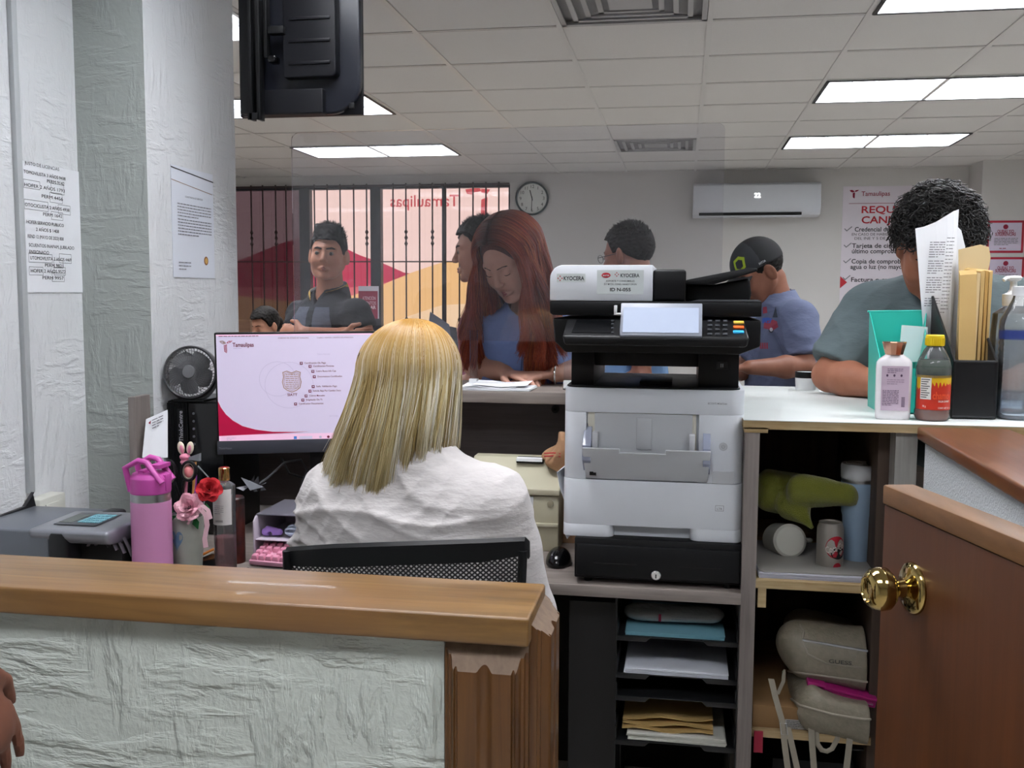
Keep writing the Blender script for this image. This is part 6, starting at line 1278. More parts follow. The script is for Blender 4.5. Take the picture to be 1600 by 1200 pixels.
Yk = 2.36; c = pt(1588, 600, Yk); k = Yk/1550; zof = lambda py: pt(1588, py, Yk)[2]; t = thing('plastic_water_bottle', 'ribbed clear water bottle, half cut off by the right photo edge', 'bottle', (c[0], Yk, ZC))
pr_ = [(0, ZC+0.004), (12*k, ZC), (24*k, ZC+0.001), (27*k, ZC+0.010)]
for i in range(12): y_ = 636-i*10; pr_ += [(27*k, zof(y_)), (25.2*k, zof(y_-5))]
pr_ += [(27*k, zof(512)), (26*k, zof(500)), (12*k, zof(470)), (10*k, zof(464)), (10*k, zof(458))]
b = MB(); b.lathe(pr_, 40, O=(c[0], Yk, 0)); b.build('bottle_body', M_pet, t, angle=70)
b = MB(); b.lathe([(0, ZC+0.003), (24*k, ZC+0.003), (26*k, ZC+0.010), (25*k, zof(612)), (0, zof(612))], 32, O=(c[0], Yk, 0)); b.build('water', clear_plastic('water', '#eef4fb', 0.1, 0.02, 1.25, '#b9cbe4'), t)
b = MB(); b.lathe([(27.2*k, zof(530)), (27.2*k, zof(516))], 40, O=(c[0], Yk, 0), cap=False); b.build('label', clear_plastic('blue film label', '#8f9fd8', 0.35, 0.1, 1.3, '#4c5cab'), t)
b = MB(); b.lathe([(12*k, zof(462)), (12*k, zof(448)), (0, zof(447))], 24, O=(c[0], Yk, 0)); b.build('cap', mat('white cap', '#d5d8dc', 0.35), t)
# packet of slips, mug and dark box further back
b = MB(); b.box(-0.055, 0.055, -0.045, 0.045, 0, 0.018, 0, rotm('Z', -18), (*at(1340, 610, Z=ZC)[:2], ZC)); b.box(-0.055, -0.012, -0.046, 0.046, -0.0005, 0.019, 1, rotm('Z', -18), (*at(1340, 610, Z=ZC)[:2], ZC+0.001))
single(b, 'slip_packet', [mat('cream slips', '#c4b48f', 0.7), clear_plastic('cloudy wrap', '#dcdcdc', 0.4, 0.1, 1.4, '#a8a8a4')], 'packet of cream paper slips in clear wrap by the curly-haired man arm', 'packet', bevel=0.002)
c = pt(1259, 596, 2.98); b = MB(); b.lathe([(0, ZC), (0.028, ZC), (0.03, ZC+0.03), (0.03, ZC+0.05), (0.026, ZC+0.05), (0, ZC+0.048)], 24, O=(c[0], 2.98, 0)); t = single(b, 'white_cup', M_clip, 'white cup with a dark band standing at the back of the white counter', 'cup')
b = MB(); b.lathe([(0.0305, ZC+0.034), (0.031, ZC+0.036), (0.031, ZC+0.05), (0.0305, ZC+0.052)], 24, O=(c[0], 2.98, 0), cap=False); b.build('band', M_black, t)

# ---------------------------------------------------------------- inside the cabinet
z1 = ZS1
M_tow = mat('olive terry cloth', '#76791f', 0.95, bump=(420, 1.0, 0.003), var=(9, '#5c601c', 0.6), sheen=0.4)
def towel(P):
    d = d_box(P, pt(1222, 768, 2.47), (0.062, 0.045, 0.048), 0.03, rotm('Y', 6)); d = smin(d, d_ecap(P, pt(1240, 790, 2.42), pt(1268, 824, 2.385), 0.040, 0.006, (0, 1, 0), 0.4), 0.015)
    t_ = d_ecap(P, pt(1252, 766, 2.40), pt(1322, 772, 2.36), 0.038, 0.030, (0, 1, 0), 0.55); t_ = smax(t_, -d_ecap(P, pt(1262, 783, 2.33), pt(1300, 786, 2.33), 0.004, 0.003, (0, 1, 0), 0.9), 0.008)
    return smin(d, t_, 0.010)+folds(P, 0.007, 42, 7)+0.0025*wav(P, 50, 5)
c = pt(1250, 770, 2.45); V, F = sdf_mesh(towel, (c[0]-0.16, 2.30, z1+0.02), (c[0]+0.16, 2.62, z1+0.30), 0.0035); b = MB(); b.raw(V, F); single(b, 'green_towel', M_tow, 'olive green towel draped over the mug and can on the shelf', 'towel')
c = pt(1228, 822, 2.42); t = thing('white_mug', 'white mug lying on its side under the green towel', 'mug', (c[0], 2.42, z1))
Mm_ = rotm('Z', 12)@rotm('X', 78); M_mug = mat('white ceramic', '#b9b8ae', 0.2); cc = np.array([c[0], 2.44, z1+0.043])
b = MB(); b.lathe([(0, 0.045), (0.034, 0.045), (0.040, 0.04), (0.041, -0.045), (0.038, -0.045), (0.037, 0.036), (0, 0.036)], 40, M=Mm_, O=cc); b.build('cup', M_mug, t)
b = MB(); b.tube([cc+Mm_@np.array([0.04+0.022*math.sin(a), 0.0, 0.028*math.cos(a)]) for a in np.linspace(0.1, math.pi-0.1, 12)], 0.0055, 8); b.build('handle', M_mug, t)
Yc_ = 2.34; c = pt(1298, 820, Yc_); t = thing('soda_can', 'silver and red soda can standing on the shelf between mug and tumbler', 'can', (c[0], Yc_, z1)); R_ = 0.030; zt = pt(1298, 785, Yc_)[2]; zt = max(zt, z1+0.09)
zt = z1+0.115
b = MB(); b.lathe([(0.0, z1+0.004), (0.020, z1), (0.024, z1), (R_, z1+0.01), (R_, zt-0.014), (0.026, zt-0.003), (0.026, zt), (0.024, zt-0.003), (0, zt-0.003)], 40, O=(c[0], Yc_, 0)); b.build('can_body', mat('silver can', '#a9a49c', 0.3, metal=0.6), t)
b = MB()
def wrap(st, u, z, size, m_, width, bold, R__, cx, cy, rot=0.0):
    V, F = text_mesh(st, bold); kx = width/(V[:, 0].max()-V[:, 0].min()); xx = V[:, 0]*kx; zz_ = V[:, 1]*size; a = (u+xx*math.cos(rot)-zz_*math.sin(rot))/R__-math.pi/2
    b.add(np.stack([cx+(R__+0.0008)*np.cos(a), cy+(R__+0.0008)*np.sin(a), z+xx*math.sin(rot)+zz_*math.cos(rot)], 1), F, m_)
def wrapdisc(u, z, ru, rz, m_, R__, cx, cy, lift=0.0004):
    pts = [(u, z)]+[(u+ru*math.cos(a), z+rz*math.sin(a)) for a in np.linspace(0, 2*math.pi, 25)[:-1]]; b.add([[cx+(R__+lift)*math.cos(p[0]/R__-math.pi/2), cy+(R__+lift)*math.sin(p[0]/R__-math.pi/2), p[1]] for p in pts], [(0, i+1, (i+1) % 24+1) for i in range(24)], m_)
wrapdisc(0.010, z1+0.062, 0.024, 0.026, 0, R_, c[0], Yc_); wrapdisc(0.016, z1+0.048, 0.018, 0.014, 1, R_, c[0], Yc_, 0.0006); wrap('Coca-Cola', -0.012, z1+0.048, 0.022, 2, 0.052, 0.01, R_, c[0], Yc_, 0.25); wrapdisc(0.014, z1+0.016, 0.010, 0.010, 0, R_, c[0], Yc_)
b.build('lettering', [mat('cola red', '#a3182a', 0.3), M_dark, mat('off white print', '#d5cfc8', 0.4)], t, smooth=False, seal=False)
Yu = 2.40; c = pt(1341, 800, Yu); k = Yu/1550; t = thing('steel_tumbler', 'tall pale blue tumbler with a white lid on the cabinet shelf', 'tumbler', (c[0], Yu, z1)); zof = lambda py: pt(1341, py, Yu)[2]
b = MB(); b.lathe([(0, z1), (18*k, z1), (19*k, z1+0.004), (23*k, zof(806)), (25*k, zof(800)), (26.5*k, zof(752))], 40, O=(c[0], Yu, 0)); b.build('body', mat('pale blue coating', '#8fa6bd', 0.4), t)
b = MB(); b.lathe([(26*k, zof(752)), (26*k, zof(745))], 40, O=(c[0], Yu, 0)); b.build('rim_band', M_steel, t)
b = MB(); b.lathe([(27*k, zof(746)), (27.5*k, zof(728)), (26*k, zof(724)), (22*k, zof(724)), (21*k, zof(727)), (0, zof(727))], 40, O=(c[0], Yu, 0)); b.box(c[0]-0.03, c[0]+0.005, Yu-0.012, Yu+0.012, zof(727), zof(723)); b.build('lid', mat('grey white lid', '#b2b4b6', 0.35), t)
# paper stack with folder on the shelf
x0, x1 = pt(1184, 905, 2.25)[0], pt(1376, 905, 2.25)[0]; b = sheets((x0+x1)/2, 2.40, x1-x0-0.004, 0.30, 10, z1, 0.0015, 5, 0.4, 0, 0.0013)
single(b, 'paper_stack', mat('lilac white paper', '#c3c4d2', 0.6), 'stack of white sheets lying on the upper cabinet shelf', 'papers', smooth=False)
b = MB(); b.prism([(x0+0.002, 2.26), (x0+0.012, 2.252), (x1-0.004, 2.255), (x1-0.004, 2.50), (x1-0.018, 2.53), (x0+0.01, 2.54), (x0+0.002, 2.53)], z1+0.0135, z1+0.016, 'xy'); single(b, 'grey_folder', mat('grey card folder', '#8f8d88', 0.6), 'grey folder with rounded corners lying on top of the paper stack on the shelf', 'folder')
# handbag on the cardboard box
M_bag = mat('cream embossed leather', '#857d6e', 0.45, bump=(110, 0.9, 0.002), var=(70, '#75705f', 0.6)); M_bag2 = mat('cream strap leather', '#958e80', 0.45)
zb2 = ZS2; bxz = pt(1250, 1112, 2.27)[2]
t = thing('cardboard_box', 'flat brown cardboard box with a printed sticker under the handbag', 'box', (0.25, 2.4, zb2)); x0, x1 = XP1+0.004, XQ-0.03
b = MB(); b.box(x0, x1, 2.262, 2.60, zb2, bxz+0.012); b.build('carton', mat('brown cardboard', '#8a6a45', 0.8, var=(12, '#7b5d3b', 0.5)), t, bevel=0.0015)
p = pt(1227, 1124, 2.26); b = MB(); P = Pan(b, (p[0], 2.262, min(p[2], bxz+0.009)), (1, 0, 0), (0, 0, 1), 0.0004); P.rect(0, 0, 0.105, 0.022, 0); P.lines(0.003, 0.003, 0.045, 5, 0.004, 0.002, 1, k=2, seed=2); P.lines(0.055, 0.003, 0.078, 5, 0.004, 0.002, 1, k=2, seed=6); b.build('sticker', [mat('dull sticker', '#a5a39f', 0.5), M_ink], t, smooth=False, seal=False)
Yg = 2.40
def bagbody(P):
    up = d_box(P, (pt(1325, 1020, Yg)+pt(1312, 1025, Yg))/2+[0.02, 0.02, 0], (0.155, 0.135, 0.052), 0.045, rotm('Y', 9))
    sh = d_ecap(P, pt(1248, 1003, Yg-0.05), pt(1395, 1020, Yg-0.05), 0.052, 0.055, (0, 1, 0), 0.9)
    return smin(up, sh, 0.03)+0.004*wav(P, 26, 4)
def baglow(P):
    d = d_box(P, pt(1322, 1098, Yg-0.04)+[0.02, 0.0, 0], (0.150, 0.13, 0.056), 0.05, rotm('Y', 10)); 
    cut = d_ell(P, pt(1332, 1080, 2.25), (0.088, 0.10, 0.027), rotm('Y', 10)); return smax(d+0.004*wav(P, 30, 8), -cut, 0.01)
c = pt(1310, 1050, Yg); hb = thing('handbag', 'cream embossed leather backpack handbag lying open on the lower shelf', 'handbag', (c[0], Yg, bxz+0.012))
lo, hi = (XP1+0.002, 2.20, bxz-0.06), (XQ-0.026, 2.62, ZS1-0.03)
def inside(f): return lambda P: np.maximum(np.maximum(f(P), (XP1+0.004)-P[:, 0]), np.maximum(P[:, 0]-(XQ-0.03), np.where(P[:, 1] > 2.258, bxz+0.0125-P[:, 2], -1.0)))
V, F = sdf_mesh(inside(bagbody), lo, hi, 0.004); b = MB(); b.raw(V, F); b.build('upper_pouch', M_bag, hb)
V, F = sdf_mesh(inside(baglow), lo, hi, 0.004); b = MB(); b.raw(V, F); b.build('lower_pouch', M_bag, hb)
def onbag(px, py, lift=0.0):
    p = pt(px, py, 2.2); d = nrm(p-[0, 0, CAMH]); q = p.reshape(1, 3).copy()
    for _ in range(60): q = q+d*float(np.clip(min(inside(bagbody)(q)[0], inside(baglow)(q)[0]), -0.01, 0.02))*0.8
    return q[0]-d*lift
def path_on(pts, n=10, lift=0.0):
    P0 = []
    for (x0_, y0_), (x1_, y1_) in zip(pts[:-1], pts[1:]):
        for t_ in np.linspace(0, 1, n, endpoint=False): P0.append(onbag(x0_+(x1_-x0_)*t_, y0_+(y1_-y0_)*t_, lift))
    return P0
b = MB(); b.tube(path_on([(1254, 1000), (1300, 1008), (1372, 1020)], 8), 0.003, 8); b.build('zipper', M_steel, hb)
b = MB(); b.tube(path_on([(1218, 1046), (1240, 1050), (1300, 1058), (1372, 1068)], 8), 0.0028, 8); b.tube(path_on([(1250, 976), (1256, 988), (1254, 1000), (1262, 1022), (1290, 1036), (1372, 1046)], 6), 0.0024, 8); b.tube(path_on([(1236, 1092), (1250, 1102), (1300, 1116), (1350, 1124), (1372, 1124)], 7), 0.0028, 8); b.build('piping', M_bag2, hb)
b = MB()
for st, px, py in (('GUESS', 1294, 1034),): o_ = onbag(px, py, 0.0); b.text(st, o_-[0, 0.006, 0], nrm((1, 0, -0.04)), (0, 0, 1), 0.012, 0, width=0.05, bold=0.02)
b.build('lettering', mat('dark grey lettering', '#3a3834', 0.4), hb, smooth=False, seal=False)
b = MB(); A = [pt(1222, 1048, 2.275), pt(1221, 1064, 2.27), pt(1212, 1084, 2.268)]; b.strip(A, [p+[0.008, 0, -0.001] for p in A], 0.002); b.tube([pt(1226, 1046, 2.27), pt(1223, 1054, 2.268)], 0.0025, 6); b.build('zip_pull', M_bag2, hb)
for pl in ([(1200, 1060), (1207, 1090), (1217, 1125), (1222, 1170), (1230, 1230)], [(1226, 1135), (1234, 1170), (1244, 1215)], [(1262, 1108), (1263, 1150), (1268, 1215)], [(1326, 1130), (1322, 1160), (1316, 1215)]):
    b = MB(); A = [pt(x, y, 2.245 if x > 1205 else 2.25) for x, y in pl]; b.strip(A, [p+[0.0135, 0, 0.0] for p in A], 0.0025); b.build('strap', M_bag2, hb)
b = MB(); A = [pt(x, y, 2.25) for x, y in ((1277, 1115), (1275, 1140), (1277, 1162), (1284, 1172), (1292, 1174), (1300, 1170), (1308, 1155), (1314, 1135))]; b.tube(A, 0.0058, 8, flat=0.35, up=(0, 1, 0)); b.build('carry_handle', M_bag2, hb)
b = MB(); q = pt(1224, 1138, 2.243); b.tube([q+[x, 0, z] for x, z in ((-0.008, 0.012), (0.006, 0.012), (0.01, -0.014), (-0.004, -0.014))], 0.0014, 6, closed=True); b.build('buckle', M_steel, hb)
p = pt(1315, 1080, 2.29); b = MB(); Mw = rotm('Y', 10); b.box(-0.075, 0.075, -0.015, 0.05, -0.016, 0.0, 0, Mw, p); b.box(-0.06, 0.07, -0.018, 0.04, -0.011, -0.006, 1, Mw, p); b.box(-0.06, 0.075, -0.02, 0.05, 0.001, 0.008, 0, Mw, p); b.box(-0.08, -0.04, -0.02, 0.04, 0.0, 0.012, 0, Mw, p)
single(b, 'pink_wallet', [mat('magenta wallet', '#a01a6c', 0.4), mat('wallet cards', '#9a8f9a', 0.4)], 'magenta wallet showing through the open pocket of the handbag', 'wallet', bevel=0.0015)
b = MB(); pb(b, 1178, 1143, 1192, 1176, 2.242, 2.246); single(b, 'red_tag', mat('dark red card', '#8c1430', 0.6), 'dark red tag hanging under the lower shelf by the grey upright', 'tag')
b = MB(); b.box(XP1+0.06, XQ-0.04, 2.35, 2.75, 0, 0.30); b.tube([pt(1330, 1170, 2.33), pt(1372, 1172, 2.33)], 0.004, 6, 1); single(b, 'black_case', [M_black, M_blackgloss], 'black box in the dark bottom of the cabinet', 'box', bevel=0.004)

# ---------------------------------------------------------------- document trays under the desk
Yt0 = 2.235; rk = thing('document_trays', 'tower of four black letter trays under the desk', 'letter tray', (*pt(1057, 1170, 2.35)[:2], 0))
xa, xb_ = pt(962, 1060, Yt0)[0], pt(1152, 1060, Yt0)[0]; zts = [fz(v, Yt0, 1057) for v in (1003, 1062, 1098, 1168)]
M_try = mat('black tray plastic', '#17181a', 0.28)
for z in zts:
    b = MB(); b.box(xa, xb_, Yt0+0.012, Yt0+0.30, z, z+0.003); b.box(xa, xa+0.003, Yt0+0.01, Yt0+0.30, z, z+0.035); b.box(xb_-0.003, xb_, Yt0+0.01, Yt0+0.30, z, z+0.035); b.box(xa, xb_, Yt0+0.297, Yt0+0.30, z, z+0.035)
    w3 = (xb_-xa)*0.29
    for s0_, s1_, e_ in ((xa, xa+w3, 1), (xb_-w3, xb_, -1)): b.prism([(s0_, z+0.004), (s1_, z+0.004), (s1_-(0.012 if e_ > 0 else 0), z-0.008), (s0_+(0.012 if e_ < 0 else 0), z-0.008)], Yt0+0.008, Yt0+0.012, 'xz')
    b.build('tray', M_try, rk, bevel=0.0008)
b = MB()
for x in (xa-0.004, xb_): 
    for y in (Yt0+0.02, Yt0+0.26): b.box(x, x+0.004, y, y+0.02, zts[-1]-0.25, ZD-0.03)
b.build('support_post', M_try, rk)
z = zts[0]+0.0035; b = sheets((xa+xb_)/2-0.004, Yt0+0.14, 0.225, 0.24, 5, z, 0.003, 9, 1.5, 0, 0.0015); b2 = MB()
single(b, 'blue_folder', [mat('light blue card', '#6fa0ae', 0.6)], 'light blue folder with papers in the top letter tray', 'folder', smooth=False)
def plas(P): return d_ecap(P, np.array([xa+0.05, Yt0+0.12, z+0.024]), np.array([xb_-0.07, Yt0+0.12, z+0.026]), 0.045, 0.045, (0, 0, 1), 0.36)+0.003*wav(P, 60, 3)
V, F = sdf_mesh(plas, (xa, Yt0+0.02, z), (xb_, Yt0+0.24, z+0.06), 0.004); b = MB(); b.raw(V, F); p = pt(1042, 985, Yt0+0.06)
P = Pan(b, (p[0]-0.02, Yt0+0.072, z+0.036), (1, 0, 0), (0, 0, 1), 0.0006); P.rect(0.0, 0, 0.006, 0.018, 1); P.lines(0.03, 0.004, 0.09, 2, 0.006, 0.002, 2); single(b, 'wrapped_forms', [mat('cloudy plastic over paper', '#a3a6a4', 0.18, bump=(40, 0.9, 0.004), coat=0.4), M_maroon, M_grayink], 'bundle of forms in crinkled clear plastic on top of the blue folder', 'papers', seal=False)
b = sheets((xa+xb_)/2, Yt0+0.145, 0.235, 0.27, 9, zts[1]+0.0035, 0.002, 12, 0.6, 0, 0.0015); single(b, 'blank_paper', mat('clean white paper', '#cdd1da', 0.7), 'thick stack of blank white paper in the second letter tray', 'papers', smooth=False)
z = zts[3]+0.0035
b = sheets((xa+xb_)/2+0.004, Yt0+0.14, 0.225, 0.25, 8, z, 0.003, 14, 1, 0, 0.002); single(b, 'folded_papers', mat('off white papers', '#bdbdb5', 0.7), 'bundle of white papers in the bottom letter tray under the manila folders', 'papers', smooth=False)
for i, (dz, lb) in enumerate(((0.019, 'manila folder in the bottom tray, the lower one'), (0.026, 'manila folder in the bottom tray, the middle one'), (0.036, 'crumpled manila folder on top of the bottom tray pile'))):
    b = MB(); A = [np.array([xa+0.015+0.03*q, Yt0+0.03+0.01*i, z+dz+0.004*math.sin(q*1.3+i*2)+0.002*i*q*0.3]) for q in range(8)]; b.strip(A, [p+[0.0, 0.22, 0.004] for p in A], 0.0018); single(b, 'manila_folder', M_man, lb, 'folder', 'manila folders in the bottom tray')

# ---------------------------------------------------------------- office chair of the seated woman
YCH = 1.66; ch = thing('office_chair', 'black office chair with a mesh back, seen from behind', 'chair', (-0.60, 1.85, 0))
def cp(px, py, dy=0): return at(px, py, Y=YCH+dy)
b = MB(); tops = [(442, 868, 0.05), (446, 856, 0.04), (520, 851, 0.012), (634, 847, 0.0), (750, 843, 0.012), (820, 840, 0.04), (826, 846, 0.05)]
R_ = []
for px, py, dy in tops:
    h = 36 if 450 < px < 815 else 28; p = cp(px, py, dy); q = cp(px, py+h, dy-0.002); R_.append([p+[0, 0.006, 0], p+[0, 0.016, -0.004], q+[0, 0.018, 0], q+[0, 0, 0], p+[0, -0.002, -0.006]])
b.rings(R_); b.build('top_rail', M_black, ch)
b = MB()
for px, px2, dy in ((446, 455, 0.04), (820, 812, 0.04)): b = MB(); b.tube([cp(px+3*(1 if px < 600 else -1), 860, dy), cp(px+6*(1 if px < 600 else -1), 930, dy), np.array([cp(px2, 930, dy)[0], YCH+dy, 0.60]), np.array([cp(px2, 930, dy)[0]*0.8-0.12, YCH+dy+0.03, 0.52])], 0.012, 10, flat=0.7); b.build('side_rail', M_black, ch)
b = MB(); G = []
for v in np.linspace(0, 1, 6):
    row = []
    for px in np.linspace(452, 816, 13): dy = 0.035*((px-634)/190)**2; p = cp(px, 875-3*(px-634)/190, dy); row.append([p[0], p[1]+0.008, p[2]*(1-v)+0.55*v])
    G.append(row)
b.add(np.array(G).reshape(-1, 3), [(i*13+j, i*13+j+1, (i+1)*13+j+1, (i+1)*13+j) for i in range(5) for j in range(12)]); b.build('mesh_back', mesh_mat(), ch, seal=False)
b = MB(); b.box(-0.85, -0.36, 1.72, 2.14, 0.42, 0.48); b.build('seat', mat('black seat fabric', '#1c1c1f', 0.9), ch, bevel=0.02, seg=3)
b = MB(); b.tube([(-0.60, 1.70, 0.62), (-0.60, 1.69, 0.45), (-0.60, 1.85, 0.40)], 0.02, 8); b.tube([(-0.60, 1.88, 0.41), (-0.60, 1.88, 0.10)], 0.025, 12); b.build('post', M_black, ch)
for i in range(5):
    a = i*2*math.pi/5+0.3; e = np.array([-0.60+0.28*math.cos(a), 1.88+0.28*math.sin(a), 0.07]); b = MB(); b.tube([(-0.60, 1.88, 0.11), e], [0.025, 0.015], 8); b.build('leg', M_black, ch); b = MB(); b.lathe([(0.0, -0.02), (0.028, -0.02), (0.03, 0), (0.028, 0.02), (0, 0.02)], 16, M=rotm('Y', 90), O=(e[0], e[1], 0.03)); b.build('caster', M_black, ch)
# ================================================================ people
def frame_from(fwd, up=(0, 0, 1)):
    f = nrm(fwd); r = nrm(np.cross(f, up)); u = np.cross(r, f); return np.stack([r, f, u], 1)
def head_frame(fwd, pitch=0, roll=0):
    """columns right, forward, up; pitch down positive, roll towards the person's right positive"""
    M = frame_from(fwd); Rp = rotm('X', -pitch); Rr = rotm('Y', roll); return M@Rp@Rr
def head_sdf(q, fem=False, slit=0.0, s=1.0, full=1.0):
    """q in head axes (x right, y forward, z up), eyes at z=0"""
    q = q/s
    ax = np.abs(q[:, 0]); m = np.stack([ax, q[:, 1], q[:, 2]], 1)
    d = d_ell(q, (0, -0.014, 0.034), (0.074, 0.094, 0.084))
    d = smin(d, d_ell(q, (0, 0.028, -0.022), (0.062*full, 0.060, 0.082)), 0.03)
    d = smin(d, d_cap(m, V3(0.030*full, 0.045, -0.082), V3(0.052*full, -0.005, -0.045), 0.022, 0.020), 0.03)
    d = smin(d, d_ell(q, (0, 0.070, -0.098), (0.024, 0.018, 0.016)), 0.022)
    d = smin(d, d_ell(m, (0.038*full, 0.056, -0.032), (0.024, 0.026, 0.028)), 0.02)
    d = smin(d, d_cap(m, V3(0.0, 0.083, 0.020), V3(0.046, 0.066, 0.019), 0.009 if fem else 0.012, 0.007), 0.016)
    d = smax(d, -d_ell(m, (0.031, 0.101, 0.000), (0.019, 0.018, 0.0125)), 0.012)
    d = smin(d, d_cap(q, V3(0, 0.086, 0.012), V3(0, 0.1045, -0.029), 0.0065, 0.0105), 0.010)
    d = smin(d, d_ell(m, (0.010, 0.098, -0.033), (0.0075, 0.009, 0.007)), 0.006)
    lid = d_ell(m, (0.031, 0.073, 0.0), (0.0150, 0.0145, 0.0140)); d = smin(d, lid, 0.004)
    if slit: d = smax(d, -d_ell(m, (0.031, 0.089, -0.001), (0.0125, 0.010, slit)), 0.002)
    d = smin(d, d_cap(m, V3(0, 0.0905, -0.0620), V3(0.022, 0.080, -0.0655), 0.0062, 0.0035), 0.006)
    d = smin(d, d_cap(m, V3(0, 0.0890, -0.0730), V3(0.018, 0.081, -0.0700), 0.0072, 0.004), 0.006)
    d = smax(d, -d_ell(q, (0, 0.098, -0.0674), (0.026, 0.012, 0.0011)), 0.002)
    ear = d_ell(m, (0.0815, -0.008, -0.006), (0.0075, 0.020, 0.034), rotm('Z', 28)@rotm('X', -8)); ear = smax(ear, -d_ell(m, (0.091, -0.001, -0.002), (0.007, 0.012, 0.021)), 0.004)
    return smin(d, ear, 0.005)*s
def fingers(P, w_, d_, n_, side, curl=0.5, sc=1.0):
    """hand: wrist point, pointing direction, direction the palm faces, thumb side vector"""
    d_ = nrm(d_); n_ = nrm(n_-d_*(n_@d_)); s_ = nrm(side-d_*(side@d_)-n_*(side@n_)); o = None
    pe = w_+d_*0.075*sc
    d = d_ecap(P, w_+d_*0.012*sc, pe, 0.026*sc, 0.036*sc, n_, 0.42)
    for i, (off, L) in enumerate(((0.031, 0.070), (0.011, 0.078), (-0.010, 0.072), (-0.029, 0.056))):
        a = w_+d_*(0.078-0.004*(i == 3)-0.003*(i == 0))*sc+s_*off*sc; dd = nrm(d_+s_*(0.10-0.07*i)); ang = curl*(0.75+0.12*i); p = a-d_*0.01
        for j, f_ in enumerate((0.46, 0.30, 0.24)):
            ang_ = ang*(j+0.6); dr = nrm(dd*math.cos(ang_)+n_*math.sin(ang_)); q = p+dr*L*f_*sc; r0 = (0.0088, 0.0080, 0.0073, 0.0064)[j]*sc; r1 = (0.0088, 0.0080, 0.0073, 0.0064)[j+1]*sc
            d = smin(d, d_cap(P, p, q, r0, r1), 0.003); p = q
    a = w_+d_*0.018*sc+s_*0.022*sc; b1 = a+(d_*0.7+s_*0.75+n_*0.25)*0.036*sc; b2 = b1+(d_*0.95+s_*0.25+n_*0.35)*0.030*sc
    d = smin(d, d_cap(P, a, b1, 0.014*sc, 0.0105*sc), 0.010); d = smin(d, d_cap(P, b1, b2, 0.0105*sc, 0.008*sc), 0.003)
    return d
class Person:
    """joints in world metres. L and R are the person's own sides."""
    def __init__(s, **k): s.__dict__.update(dict(g=1.0, fem=False, hs=1.0, slit=0.0, curl=0.45, full=1.0, handsc=1.0, gb=None), **k); s.T = frame_from(s.fwd); s.gb = s.gb or s.g
    def torso(s, P, o=0.0):
        f = s.T[:, 1]; g = s.gb; r = s.T[:, 0]; ch = (s.sL+s.sR)/2+np.array([0, 0, -0.09]); ab = s.pel*0.55+ch*0.45
        d = d_ecap(P, ch+np.array([0, 0, 0.0]), ab, 0.155*g+o, (0.130 if s.fem else 0.145)*g+o, f, 0.70)
        d = smin(d, d_ecap(P, s.sL*0.78+s.sR*0.22-[0, 0, 0.02], s.sR*0.78+s.sL*0.22-[0, 0, 0.02], 0.062*g+o, 0.062*g+o, f, 0.95), 0.07)
        d = smin(d, d_ecap(P, s.pel+r*0.055, s.pel-r*0.055, 0.125*g+o, 0.125*g+o, f, 0.85), 0.07)
        d = smin(d, d_cap(P, s.neck+[0, 0, 0.01], s.sL*0.7+s.sR*0.3, 0.046+o, 0.05*g+o), 0.05); d = smin(d, d_cap(P, s.neck+[0, 0, 0.01], s.sR*0.7+s.sL*0.3, 0.046+o, 0.05*g+o), 0.05)
        if s.fem:
            for e in (1, -1): d = smin(d, np.linalg.norm(P-(ch+r*e*0.075+f*0.075*g-np.array([0, 0, 0.035])), axis=1)-0.066-o, 0.04)
        elif g > 1.15: d = smin(d, d_ell(P, ab+f*0.05, (0.16*g+o, 0.13*g+o, 0.15*g+o), s.T), 0.08)
        return d
    def uarm(s, P, k, o=0.0):
        S, E = (s.sL, s.eL) if k == 'L' else (s.sR, s.eR); m = S*0.6+E*0.4
        d = d_cap(P, S, m, 0.056*s.g+o, 0.047*s.g+o); return smin(d, d_cap(P, m, E, 0.047*s.g+o, 0.038*s.g+o), 0.02)
    def farm(s, P, k, o=0.0):
        E, W = (s.eL, s.wL) if k == 'L' else (s.eR, s.wR); m = E*0.65+W*0.35
        d = d_cap(P, E, m, 0.037*s.g+o, 0.039*s.g+o); return smin(d, d_cap(P, m, W, 0.039*s.g+o, 0.025*s.g+o), 0.02)
    def legs(s, P, o=0.0):
        r = s.T[:, 0]; d = None
        for e, kn, an in ((-1, s.kL, s.aL), (1, s.kR, s.aR)):
            h = s.pel+r*e*0.085-np.array([0, 0, 0.03]); x = smin(d_cap(P, h, kn, 0.088*s.g+o, 0.058*s.g+o), d_cap(P, kn, an, 0.056*s.g+o, 0.036*s.g+o), 0.03); d = x if d is None else smin(d, x, 0.02)
        return d
    def neckd(s, P): 
        b_ = s.hc+s.H@V3(0, -0.03, -0.05)*s.hs; return d_cap(P, s.neck+[0, 0, -0.03], b_, (0.052 if s.fem else 0.060)*s.hs, (0.048 if s.fem else 0.056)*s.hs)
    def headd(s, P): return head_sdf((P-s.hc)@s.H, s.fem, s.slit, s.hs, s.full)
    def hands(s, P):
        d = fingers(P, s.wL, s.hL[0], s.hL[1], s.hL[2], s.curl, s.handsc); return np.minimum(d, fingers(P, s.wR, s.hR[0], s.hR[1], s.hR[2], s.curl, s.handsc))
    def body(s, P):
        d = smin(s.torso(P, -0.012), s.neckd(P), 0.03); d = smin(d, s.headd(P), 0.012)
        for k in 'LR': d = smin(d, s.uarm(P, k, -0.004), 0.03); d = smin(d, s.farm(P, k), 0.02)
        d = smin(d, s.hands(P), 0.012)
        return smin(d, s.legs(P, -0.008), 0.04)
